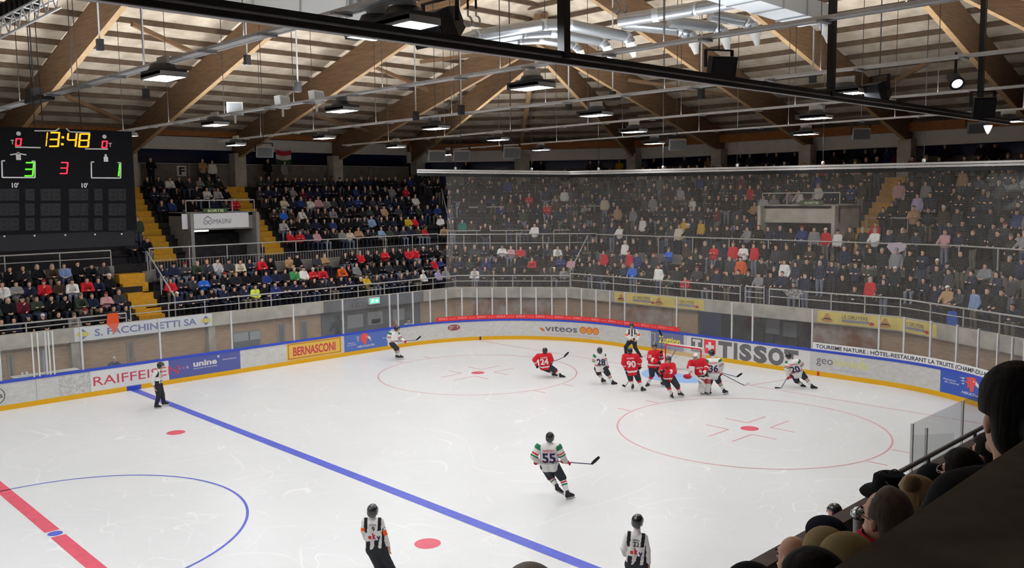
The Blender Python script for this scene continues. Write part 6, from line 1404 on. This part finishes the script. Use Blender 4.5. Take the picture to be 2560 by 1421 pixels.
def ordw(n):
    a = ['', 'first', 'second', 'third', 'fourth', 'fifth', 'sixth', 'seventh', 'eighth', 'ninth', 'tenth', 'eleventh', 'twelfth', 'thirteenth', 'fourteenth', 'fifteenth', 'sixteenth', 'seventeenth', 'eighteenth', 'nineteenth']
    if n < 20: return a[n]
    tens = {2: 'twent', 3: 'thirt', 4: 'fort', 5: 'fift', 6: 'sixt', 7: 'sevent', 8: 'eight', 9: 'ninet'}[n//10]; return tens+'ieth' if n % 10 == 0 else tens+'y-'+a[n % 10]
def add_row(u0, u1, d, z, sect, ref, row, occ, pst, sp=.56, rev=False, only=False):
    us = cuts(u0, u1); k = 0; lst = []
    for a, b in zip(us, us[1:]):
        b_ = b-1e-6; A, B_ = pu(a, d), pu(b_, d); L = np.linalg.norm(B_-A); n = int(L/sp)
        if n < 1: continue
        i = int(a+1e-9); nv = NRM[min(i, len(NRM)-1)]
        for j in range(n): lst.append((A+(B_-A)*((j+.5+rnd.uniform(-.07, .07))/n), nv))
    if rev: lst = lst[::-1]
    for xy, nv in lst: seats.append(dict(xy=xy, nv=nv, z=z, d=d, sect=sect, ref=ref, row=row, occ=occ, pst=pst, only=only))
for r_, (z, d) in enumerate(LOW_L): add_row(u_far(-2, d), u_far(8.8, d), d+.05, z, 'under scoreboard', 'yellow steps', r_, .97, 0, .56, True)
for r_, (z, d) in enumerate(LOW_R):
    add_row(u_far(10.8, d), .999, d+.05, z, 'lower long side', 'yellow steps', r_, .96, 0)
    add_row(1.0, 1.999, d+.05, z, 'lower netted corner', 'corner left end', r_, .82, .1)
    add_row(2.0, 2.999, d+.05, z, 'behind goal', 'corner bend', r_, .86, .7, .60)
    add_row(3.0, 4.6, d+.05, z, 'far right behind net', 'right bend', r_, .8, .8, .62)
add_row(2.0, 2.999, 4.55, WZ, 'walkway behind goal', 'corner bend', 3, .72, 1, .62); add_row(3.0, 4.6, 4.55, WZ, 'walkway far right', 'right bend', 3, .7, 1, .66); add_row(1.1, 1.999, 4.55, WZ, 'corner walkway', 'net edge', 3, .35, 1, .62)
for r_, (z, d) in enumerate(UPP):
    add_row(u_far(4, d), u_far(A1[0]-.1, d), d+.05, z, 'upper rows by scoreboard', 'aisle', r_, .92, .05, .56, True)
    if r_ >= 3: add_row(u_far(A1[1]+.1, d), u_far(A2[0]-.1, d), d+.05, z, 'above white banner', 'left aisle', r_, .93, .03)
    else: add_row(u_far(A1[1]+.1, d), u_far(VX[0]-.1, d), d+.05, z, 'between aisle and exit', 'aisle', r_, .9, .05)
    add_row(u_far(A2[1]+.2, d), .999, d+.05, z, 'upper long side', 'right aisle', r_, .96, 0)
    add_row(1.0, 1.999, d+.05, z, 'upper netted corner', 'net edge', r_, .72, .5, .6)
    ua, ub = u_end(VY[0]+.2, d), u_end(VY[1]-.2, d); uc, ud = u_end(A3[0], d), u_end(A3[1]-.1, d)
    if r_ >= 3: add_row(2.0, min(2.999, uc-.005), d+.05, z, 'upper rows behind goal', 'corner bend', r_, .84, .8, .60)
    else: add_row(2.0, ua, d+.05, z, 'upper rows behind goal', 'corner bend', r_, .86, .8, .60)
    add_row(ud, 4.6, d+.05, z, 'upper rows right of exit', 'exit aisle', r_, .8, .75, .64)
add_row(2.0, 2.999, 12.6, 8.75, 'top gallery behind goal', 'corner bend', 0, .52, 1, .62); add_row(3.0, 4.5, 12.6, 8.75, 'top gallery far right', 'right bend', 0, .4, 1, .66); add_row(1.2, 1.999, 12.6, 8.75, 'top gallery corner', 'net edge', 0, .35, 1, .66)
add_row(u_far(12, 11.3), .9, 11.3, 8.75, 'along back wall', 'left aisle', 0, 0, 1, .6, False, True)
for s in seats:
    s['st'] = rnd.random() < s['pst']; hz = 1.61 if s['st'] else 1.20; s['hz'] = hz
    s['px'] = proj((*s['xy'], s['z']+hz)); s['dist'] = float(np.linalg.norm(np.array([*s['xy'], s['z']+1])-CAM)); s['on'] = rnd.random() < s['occ']; s['col'] = None
for x, y, c_ in SAL:
    best = min((s for s in seats if s['col'] is None), key=lambda s: math.hypot(s['px'][0]-x, (s['px'][1]-(y-14))*1.3))
    if math.hypot(best['px'][0]-x, best['px'][1]-(y-14)) < 26: best['col'] = c_; best['on'] = True
seats = [s for s in seats if s['on'] and -25 < s['px'][0] < 2590 and s['px'][1] > 330 and not (s['px'][0] < 318 and 320 < s['px'][1] < 622)]
seats.sort(key=lambda s: s['col'] is None); keep = []
for s in seats:
    if any(abs(s['xy'][0]-x)+abs(s['xy'][1]-y) < .95 for x, y in col_xy): continue
    if any(abs(s['xy'][0]-k['xy'][0]) < .40 and abs(s['xy'][1]-k['xy'][1]) < .40 and abs(s['z']-k['z']) < .6 and math.dist(s['xy'], k['xy']) < .47 for k in keep): continue
    keep.append(s)
seats = sorted(keep, key=lambda s: (s['sect'], s['row'], s['px'][0]*(-1 if 'scoreboard' in s['sect'] else 1)))
rown = {}
for s in seats: kk = (s['sect'], s['row']); rown[kk] = rown.get(kk, 0)+1; s['ord'] = rown[kk]
RW = ['front', 'second', 'third', 'fourth', 'fifth', 'top']
seats.sort(key=lambda s: s['dist']-(3 if s['st'] else 0)); NIND = 290
cv, cf, cc = [], [], []; off = 0
HC = [((30, 26, 24), 'dark hair'), ((64, 48, 38), 'brown hair'), ((120, 96, 64), 'fair hair'), ((150, 146, 142), 'grey hair')]
for i, s in enumerate(seats):
    c_ = s['col'] or rnd.choice('kkkkkkknnnnncccdGWgkWWnBdcGWWkkWWkknkW')
    sit = not s['st']; front = s['row'] == 3 and 'walkway' in s['sect'] or (s['row'] == 0 and s['st'])
    pose = rnd.choice(['sit_lap', 'sit_lap', 'sit_cross', 'sit_lean', 'sit_chin']) if sit else rnd.choice(['stand_rail', 'stand_side'] if front else ['stand_side', 'stand_side', 'stand_cross'])
    if s['col'] == 'b' and not sit and rnd.random() < .5: pose = 'stand_up'
    hk = rnd.choice(['short', 'short', 'short', 'long', 'long', 'cap', 'beanie']); tc = rnd.choice([(34, 36, 44), (44, 48, 62), (62, 72, 96), (40, 38, 40), (120, 128, 146), (26, 26, 30), (110, 104, 92)])
    hc, hw = HC[rnd.choice([0, 0, 0, 1, 1, 2, 3])]
    if hk == 'cap': hc, hw = rnd.choice([((28, 28, 32), 'black cap'), ((220, 216, 210), 'white cap'), ((140, 36, 44), 'red cap'), ((40, 46, 72), 'navy cap')])
    if hk == 'beanie': hc, hw = rnd.choice([((34, 34, 40), 'dark beanie'), ((110, 100, 90), 'brown beanie'), ((150, 150, 152), 'grey beanie')])
    if hk == 'long': hw = 'long '+hw
    ang = math.atan2(-s['nv'][1], -s['nv'][0])-math.pi/2+rnd.uniform(-.3, .3); sc = rnd.uniform(.93, 1.04)
    jc, word = lin(COLS[c_][0]), COLS[c_][1]
    if i < NIND:
        o = link('person', PM[pose]['body']); o.location = (*s['xy'], s['z']); o.rotation_euler = (0, 0, ang); o.scale = (sc, sc, sc)
        rw = RW[s['row']] if 'walkway' not in s['sect'] and 'gallery' not in s['sect'] else ''
        lab = f"{'seated' if sit else 'standing'} person in {word} jacket, {hw}, {ordw(s['ord'])} from {s['ref']}, {(rw+' row ') if rw else ''}{s['sect']}"
        wd = lab.split()
        for cut_ in ('seated ', 'standing ', ' jacket', 'long ', 'dark ', ' hair', ' row'):
            if len(lab.split()) > 16: lab = lab.replace(cut_, ' ' if cut_ == ' row' else '', 1)
        tag(o, lab, 'person', 'spectators '+s['sect'])
        for n, cl in (('jacket', jc), ('trousers', lin(tc)), ('hair_'+hk, lin(hc))):
            ch = link('hair' if n in ('hair_short', 'hair_long') else ('cap' if n.startswith('hair') else n), PM[pose][n], o); ch.color = (*cl, 1)
    else:
        R_ = np.array([[math.cos(ang), -math.sin(ang), 0], [math.sin(ang), math.cos(ang), 0], [0, 0, 1]])*sc
        sk = lin((214, 170, 146)) if rnd.random() < .93 else lin((150, 105, 82))
        for n, cl in (('body', sk), ('hands', sk), ('jacket', jc), ('trousers', lin(tc)), ('hair_'+hk, lin(hc))):
            v, f = PL[pose][n]; cv.append(v@R_.T+np.array([*s['xy'], s['z']])); cf.append(f+off); off += len(v); cc.append(np.tile([*cl, 1.0], (len(v), 1)))
cv, cf, cc = np.concatenate(cv), np.concatenate(cf), np.concatenate(cc)
me = bpy.data.meshes.new('crowd'); me.vertices.add(len(cv)); me.vertices.foreach_set('co', cv.astype(np.float32).ravel()); me.loops.add(len(cf)*4); me.loops.foreach_set('vertex_index', cf.astype(np.int32).ravel()); me.polygons.add(len(cf)); me.polygons.foreach_set('loop_start', np.arange(0, len(cf)*4, 4, dtype=np.int32)); me.update()
me.polygons.foreach_set('use_smooth', np.ones(len(cf), bool)); at = me.attributes.new('dye', 'FLOAT_COLOR', 'POINT'); at.data.foreach_set('color', cc.astype(np.float32).ravel()); me.materials.append(mat_attr('crowd_cloth', 'dye'))
o = link('crowd', me); tag(o, 'mass of farther spectators filling the upper rows and the netted stand', 'crowd', None, 'stuff')
print('seats', len(seats), 'crowd verts', len(cv))
# people and things seen through the glass, low behind the boards
def bystander(px, py, y, x, pose, col, tcol, hk, hcol, ang, label, zf=0.0):
    P = at_y(px, py, y) if y is not None else at_x(px, py, x); o = link('person', PM[pose]['body']); o.location = (P[0], P[1], zf); o.rotation_euler = (0, 0, ang); tag(o, label, 'person')
    for n, cl in (('jacket', col), ('trousers', tcol), ('hair_'+hk, hcol)):
        ch = link('hair' if 'cap' not in n and 'bean' not in n else 'cap', PM[pose][n], o) if n.startswith('hair') else link(n, PM[pose][n], o); ch.color = (*lin(cl), 1)
    return o
bystander(287, 900, 16.2, None, 'sit_lap', (70, 74, 84), (40, 42, 50), 'short', (196, 186, 178), math.pi, 'person with grey hair in dark jacket, seated behind the glass above RAIFFEISEN')
bystander(990, 820, 16.2, None, 'stand_side', (206, 70, 66), (40, 42, 50), 'short', (180, 150, 130), math.pi, 'person in red jacket standing behind the glass at the far corner', -.45)
bystander(1022, 812, 16.3, None, 'stand_side', (160, 188, 204), (60, 62, 70), 'short', (60, 46, 40), math.pi*.8, 'person in pale blue top standing behind the glass by the grey mural', -.45)
bystander(1246, 790, None, 30.6, 'stand_up', (226, 226, 224), (150, 160, 170), 'beanie', (220, 220, 218), math.pi*.75, 'person in white with hands raised behind the corner glass', -.1)
bystander(1163, 790, None, 29.0, 'stand_side', (52, 60, 64), (40, 44, 50), 'short', (40, 36, 34), math.pi*.8, 'person in dark jacket behind the glass left of the one in white', -.4)
bystander(1176, 790, None, 29.3, 'stand_cross', (72, 74, 80), (40, 44, 50), 'short', (150, 140, 130), math.pi*.8, 'person in suit behind the glass next to the one in white', -.5)
bystander(1722, 830, None, 33.2, 'stand_side', (40, 42, 46), (34, 36, 40), 'short', (30, 28, 28), math.pi*.4, 'dark clothed person walking in the opening behind the goal')
# shirt, vest and backpack hung on the rails
def hung(name, pts3, m, label, cat, th=.05):
    P = np.array(pts3); n = unit(np.cross(P[1]-P[0], P[2]-P[0])); n = n if n@(CAM-P[0]) > 0 else -n; mb = MB(); k = len(P); mb.add(list(P+n*th)+list(P), [tuple(range(k)), tuple(range(2*k-1, k-1, -1))]+[(i, (i+1) % k, k+(i+1) % k, k+i) for i in range(k)]); return tag(mb.build(name, m), label, cat)
yv = 17.0; hung('orange_vest', [at_y(px, py, yv) for px, py in ((268, 785), (293, 782), (297, 806), (291, 824), (284, 836), (277, 822), (266, 812))], mat('vest_orange', (232, 88, 44), .8), 'bright orange vest hung over the low rail above the white banner', 'vest')
xv = BP[2][0]+3.98
hung('hung_shirt', [at_x(px, py, xv) for px, py in ((2222, 608), (2252, 606), (2268, 612), (2262, 626), (2248, 632), (2236, 655), (2230, 632), (2218, 618))], mat('cloth_lilac', (190, 176, 190), .85), 'pale lilac shirt hung over the upper rail behind the net', 'shirt')
hung('backpack', [at_x(px, py, 31.2) for px, py in ((2373, 778), (2393, 780), (2396, 812), (2390, 822), (2376, 820), (2370, 800))], mat('pack_blue', (40, 90, 190), .8), 'bright blue backpack hung on the railing above the yellow banner', 'backpack', .16)
hung('banner_cloth', [at_x(px, py, 31.35) for px, py in ((1958, 728), (1985, 722), (2014, 728), (1998, 746), (1970, 742))], mat('cloth_bw', (180, 178, 176), .85, noise=.9, scale=9, rgb2=(40, 40, 44)), 'black and white cloth hung over the rail behind the goal', 'cloth', .02)

mat('cup_white', (232, 232, 228), .6)
xa_, xb_ = at_y(30, 940, 15.5)[0], at_y(196, 930, 15.5)[0]; tb = thing('scorer_table', 'long white topped table behind the glass at the four white gate posts', 'table', ((xa_+xb_)/2, 15.55, 0)); mb = MB(); mb.box((0, 0, 1.155), (xb_-xa_, .55, .03)); mb.build('tabletop', M['cup_white'], tb)
for i in (-1, 1):
    for j in (-1, 1): mb = MB(); mb.box((i*(xb_-xa_-.2)/2, j*.22, .57), (.05, .05, 1.14)); mb.build('leg', M['rail_grey'], tb)
for px, py, nm in ((56, 940, 'left'), (67, 938, 'right')):
    P = at_y(px, py, 15.45); t = MB(); t.lathe([(.032, 0), (.045, .16), (.040, .16), (.03, .02)], (P[0], P[1], 1.17), 14); tag(t.build('paper_cup', M['cup_white']), nm+' one of two white paper cups on the boards behind the glass', 'cup')
# ------------------------------------------------------------------ near side: parapet, rail, steps and the people in front
mat('near_wall', (74, 64, 60), .85, .15, noise=.2, scale=3); mat('near_concrete', (92, 86, 76), .9, .1, noise=.3, scale=7, bump=.2); mat('rail_dark', (70, 66, 66), .5, .3)
mb = MB(); mb.box((6, -16.32, 1.36), (44, .28, 2.72)); struct(mb.build('wall_near', M['near_wall']))
def _st(b):
    for k in range(11): b.box((6, -16.46-.85*k-.425, (1.9+.49*k)/2), (44, .85, 1.9+.49*k))
strct('floor_near_stand', _st, M['concrete_dark'])
nr = thing('railing', 'dark rail on the near parapet, lower right', 'railing', (8.6, -16.3, 2.72)); mb = MB(); mb.tube([(0, 0, .22), (13, 0, .22)], .045, 8); mb.build('top_rail', M['rail_dark'], nr)
for x in (.05, 2.4, 4.9, 7.4, 10, 12.9): mb = MB(); mb.tube([(x, 0, 0), (x, 0, .22)], .035, 6); mb.build('post', M['rail_dark'], nr)
s_near = [S_ for S_ in (SEND-16-21.0, SEND-16-18.6, SEND-16-16.1, SEND-16-13.1)]
for s in s_near+[SEND-16-13.9]:
    p, n = bpath(s); q_ = p+n*.05; mb = MB(); hi_ = 2.98 if s != SEND-16-13.9 else 2.72; mb.box((q_[0], q_[1], (1.16+hi_)/2), (.06, .05, hi_-1.16)); mb.build('glass_post', M['alu'], shield)
sl = [ps[-1]+.1]+s_near
for a, b in zip(sl, sl[1:]): mb = MB(); ribbon(mb, a+.03, b-.03, 1.16, 2.98, -.05, 0, .4); mb.build('glass_pane', M['pane_glass'], shield)
mb = MB(); mb.quad((13.1, -15.15, 1.16), (13.9, -15.75, 1.16), (13.9, -15.75, 2.72), (13.1, -15.15, 2.72)); mb.build('glass_pane', M['pane_glass'], shield)
# sloping concrete parapet beside the camera
P1, P2 = at_d(2030, 1458, 1.3), at_d(2640, 1046, 2.05); dd = unit((P2-P1)*V3(1, 1, 0)); sd = unit(np.cross(dd, UPV)); sd = sd if sd@(CAM-P1) > 0 else -sd
mb = MB(); A0 = [P1, P2, P2+sd*.22, P1+sd*.22]; B0 = [p-UPV*1.7 for p in A0]; mb.add(A0+B0, [(0, 1, 2, 3), (7, 6, 5, 4), (0, 4, 5, 1), (1, 5, 6, 2), (2, 6, 7, 3), (3, 7, 4, 0)]); struct(mb.build('wall_parapet', M['near_concrete']))
# ---- people sitting in front, built whole with heads of full detail
def near_person(px, py, dist, face, label, jacket, hairm=None, skin='skin', style='short', s=1.0, extra=None, vox=.011, standing=False):
    hc = at_d(px, py, dist); f = unit(V3(*face, 0)); r = unit(np.cross(f, UPV)); A = head_axes(f); base = hc-UPV*1.20*s; t = thing('person', label, 'person', tuple(base)); o = hc-base
    g = lambda x, y, z: r*x*s+f*y*s+UPV*z*s
    pr = head_prims(o, A, s)+[cone(g(0, -.03, 1.04), o-UPV*.05*s, .06*s, .055*s), cone(g(0, -.06, .98), g(0, -.08, .55), .09*s, .10*s)]; jk = []; tr = []
    for q in (-1, 1):
        e, w, hp, kn, an = g(.27*q, .0, .74), g(.09*q, .22, .66), g(.10*q, -.08, .53), g(.13*q, .33, .52), g(.13*q, .31, .08)
        pr += [cone(g(.17*q, -.06, .98), e, .05*s, .04*s), cone(e, w, .04*s, .032*s), cone(hp, kn, .07*s, .055*s), cone(kn, an, .055*s, .04*s)]+hand_prims(w, g(-.6*q, .5, -.2)/s, f, .6, s)
        jk += [cone(g(.17*q, -.06, .985), e, .082*s, .072*s), cone(e, lerp(e, w, .9), .072*s, .056*s), cone(g(.10*q, -.06, .96), g(.09*q, -.08, .56), .125*s, .145*s)]; tr += [cone(hp, kn, .10*s, .08*s), cone(kn, an, .078*s, .06*s), cone(an, an+g(0, .15, -.02), .05*s, .045*s)]
    jk += [cone(g(.17, -.06, .99), g(-.17, -.06, .99), .075*s, .075*s), cone(g(0, -.06, .99), g(0, -.05, 1.06), .10*s, .075*s)]
    b = link('body', grow(pr, vox, .014, mats=[M[skin]], name='body'), t); face_marks(lambda n, me, p: link(n, me, p), b, o, A, s); link('jacket', grow(jk, .02, .03, mats=[mat('near_'+'_'.join(map(str, jacket)), jacket, .85, .1, noise=.15, scale=9)], name='jacket'), t); link('trousers', grow(tr, .025, .03, mats=[M['k_black']], name='trousers'), t)
    c = o+A[2]*.03*s; loc = lambda P: (P-c)@A.T/s
    if style in ('short', 'bun', 'balding'):
        hp_ = [ell(c+(A[2]*.012-A[1]*.012)*s, V3(.090, .108, .108)*s, A), ell(c+(-A[1]*.04-A[2]*.05)*s, V3(.080, .07, .085)*s, A)]
        if style == 'bun': hp_ = [ell(c+(A[2]*.02-A[1]*.012)*s, V3(.098, .118, .118)*s, A), ell(c+(-A[1]*.055-A[2]*.05)*s, V3(.088, .075, .09)*s, A), ell(c+(-A[1]*.15-A[2]*.03)*s, V3(.055, .05, .05)*s, A)]
        def ct(P):
            l = loc(P); fr = .035 if style != 'balding' else .02; a = np.minimum(l[:, 1]-fr+.35*np.maximum(0, -l[:, 2]), .045-l[:, 2]) if style != 'balding' else l[:, 1]-fr+.15*np.maximum(0, l[:, 2])
            ear = np.minimum(np.minimum(-.012-l[:, 2], l[:, 2]+.10), np.minimum(l[:, 1]+.032, np.abs(l[:, 0])-.045)); a = np.maximum(np.maximum(a, -(l[:, 2]+.13)), ear); return a*s
        link('hair', grow(hp_, vox, .015, cut=ct, mats=[hairm], name='hair'), t)
    if extra: extra(t, o, A, c, s)
    return t
def cap_part(m, r_=(.105, .12, .105), name='cap', peak=False, lift=.035):
    def fn(t, o, A, c, s):
        pr = [ell(c+A[2]*lift*s, V3(*r_)*s, A)]
        if peak: pr += [cone(c+(A[1]*.09+A[0]*x+A[2]*.03)*s, c+(A[1]*.16+A[0]*x*.7+A[2]*.015)*s, .02*s, .013*s) for x in (-.04, 0, .04)]
        link(name, grow(pr, .011, .02, cut=lambda P: -.0-((P-c)@A[2])/s*s+.005, mats=[m], name=name), t)
    return fn
def glasses(m='line_black'):
    def fn(t, o, A, c, s):
        mb = MB(); e = o+(A[1]*.098+A[2]*.012)*s
        for q in (-1, 1):
            k_ = e+A[0]*.034*q*s; mb.tube([k_+(A[0]*.024*math.cos(a)+A[2]*.02*math.sin(a))*s for a in np.linspace(0, 2*math.pi, 15)], .0022, 5, caps=False); mb.tube([e+(A[0]*.058*q)*s, o+(A[0]*.083*q+A[2]*.012)*s, o+(A[0]*.083*q-A[1]*.02)*s], .0022, 5)
        mb.tube([e-A[0]*.01*s, e+A[0]*.01*s], .0022, 5); link('glasses', mb.mesh('glasses', M[m]), t)
    return fn
def both(*fs):
    def fn(*a):
        for f in fs: f(*a)
    return fn
fr = (.62, .78)
mat('hat_black', (22, 22, 26), .9, .1); mat('cap_khaki', (150, 132, 96), .9, .1, noise=.1, scale=9); mat('cap_navy', (26, 26, 40), .9, .1); mat('hair_fair', (150, 124, 88), .6, .3, noise=.3, scale=26, stretch=(1, 1, .12), bump=.5); mat('hair_greyish', (104, 94, 84), .6, .3, noise=.35, scale=30, stretch=(1, 1, .15), bump=.4); mat('scarf_red', (176, 24, 44), .85, .1); mat('hair_silver', (176, 168, 158), .7, .2)
near_person(2538, 1050, 2.45, (.70, .71), 'person with dark hair in a bun and dark jacket, large at the right edge', (34, 33, 34), M['hair_dark'], style='bun', s=1.0, vox=.009)
near_person(2470, 1140, 5.4, (.3, .95), 'person with dark hair and glasses, sitting beyond the large head at right', (40, 38, 40), M['hair_dark'], style='short', extra=glasses('steel'))
near_person(2402, 1190, 4.5, (.36, .93), 'person with short black hair and pale framed glasses, below the rail at right', (44, 40, 40), M['hair_dark'], style='short', extra=glasses('post_white'))
near_person(2335, 1222, 5.9, (.4, 1), 'person in black cap beyond the fair haired head in the near rows', (30, 30, 34), M['hair_dark'], style='none', extra=cap_part(M['hat_black']))
def hat(t, o, A, c, s):
    mb = MB(); ax = np.array([A[0], A[1], A[2]]); mb.lathe([(.07, .10), (.092, .085), (.098, .03), (.10, .02), (.15, .005), (.165, -.012), (.16, -.02), (.10, .0)], c+A[2]*.02, 28, 0, ax); mb.lathe([(0, .105), (.07, .10)], c+A[2]*.02, 28, 0, ax); h_ = link('hat', mb.mesh('hat', M['hat_black']), t)
    mb = MB()
    for q in (-1, 1):
        k_ = c+A[0]*.035*q+A[1]*.02+A[2]*.112; mb.tube([k_+A[0]*.028*math.cos(a)+A[2]*.022*math.sin(a) for a in np.linspace(0, 2*math.pi, 13)], .004, 5, caps=False); mb.tube([k_+A[0]*.026*q, k_+A[0]*.05*q-A[1]*.1-A[2]*.02], .003, 5)
    link('sunglasses', mb.mesh('sunglasses', M['line_black']), h_)
near_person(2226, 1250, 4.95, (.5, 1), 'person in wide black brimmed hat with sunglasses resting on it', (38, 36, 38), None, style='none', extra=hat)
def collar(t, o, A, c, s):
    mb = MB(); mb.lathe([(.095, -.20), (.112, -.13), (.108, -.07), (.09, -.06)], o, 20, 0, A); link('red_scarf', mb.mesh('red_scarf', M['scarf_red']), t)
near_person(2212, 1300, 3.7, (.28, .96), 'person with receding grey hair, glasses and red scarf before the parapet', (44, 42, 46), M['hair_greyish'], style='balding', extra=both(glasses(), collar), vox=.009)
def bunx(t, o, A, c, s): link('hair_bun', grow([ell(c-A[0]*.06+A[2]*.09-A[1]*.02, V3(.05, .045, .045), A)], .01, .01, mats=[M['hair_fair']], name='hair_bun'), t)
near_person(2290, 1262, 4.3, (.35, 1), 'person with fair hair tied in a knot, beside the one in a red scarf', (58, 50, 44), M['hair_fair'], style='short', extra=bunx)
near_person(2066, 1356, 5.2, (.3, 1), 'person in round navy beret sitting by the near parapet', (26, 26, 34), None, style='none', extra=cap_part(M['cap_navy'], (.115, .125, .09), 'beret'))
near_person(2066, 1408, 4.3, (.25, 1), 'person in khaki cap, further of the two khaki caps', (46, 42, 38), None, style='none', extra=cap_part(M['cap_khaki'], (.105, .12, .115)))
near_person(2122, 1450, 3.3, (.25, 1), 'person in khaki cap, nearer of the two khaki caps', (60, 52, 42), None, style='none', extra=cap_part(M['cap_khaki'], (.105, .12, .115)))
near_person(1984, 1398, 4.8, (.2, 1), 'bald person beside the khaki caps at the bottom edge', (40, 38, 40), None, style='none')
near_person(2030, 1500, 2.4, (.4, 1), 'person with dark hair cut off by the bottom edge below the khaki caps', (24, 24, 30), M['hair_dark'], style='short')
near_person(1880, 1516, 3.4, (.4, 1), 'person in dark cap at the bottom edge, leftmost of the near group', (24, 24, 30), None, style='none', extra=cap_part(M['hat_black']))
near_person(1325, 1530, 2.6, (.35, 1), 'person with silver hair, only the crown showing at the bottom centre', (40, 38, 40), M['hair_silver'], style='short')
# steel post with a ring cap among the near seats
P = at_d(2150, 1280, 4.9); t = thing('rail_post', 'short grey steel post with a bright cap among the near seats', 'post', tuple(P)); mb = MB(); mb.tube([(0, 0, -1.2), (0, 0, 0)], .035, 12); mb.build('tube', M['rail_grey'], t); mb = MB(); mb.lathe([(.03, .02), (.05, 0), (.05, -.03), (.036, -.04)], (0, 0, 0), 16); mb.lathe([(0, .02), (.03, .02)], (0, 0, 0), 16); mb.build('cap_ring', M['steel'], t)
# player on the bench, only the helmet above the parapet
F = Fig(2085, 1282, 'player on the near bench, black helmet just above the parapet', None, gz=2.05); F.G[2] = .45; F.t.location = tuple(F.G)
for k_, v in dict(head=(0, 0, 1.62), neck=(0, 0, 1.50), sL=(-.2, 0, 1.42), sR=(.2, 0, 1.42), eL=(-.3, 0, 1.15), eR=(.3, 0, 1.15), wL=(-.25, .2, .95), wR=(.25, .2, .95), hL=(-.1, 0, .92), hR=(.1, 0, .92), kL=(-.12, .05, .52), kR=(.12, .05, .52), aL=(-.12, 0, .13), aR=(.12, 0, .13)).items(): F.L[k_] = V3(v[0], v[1], v[2])
feet(F, V3(0, 1, 0), V3(0, 1, 0)); hockey_player(F, V3(-.6, 1, 0), 'red')
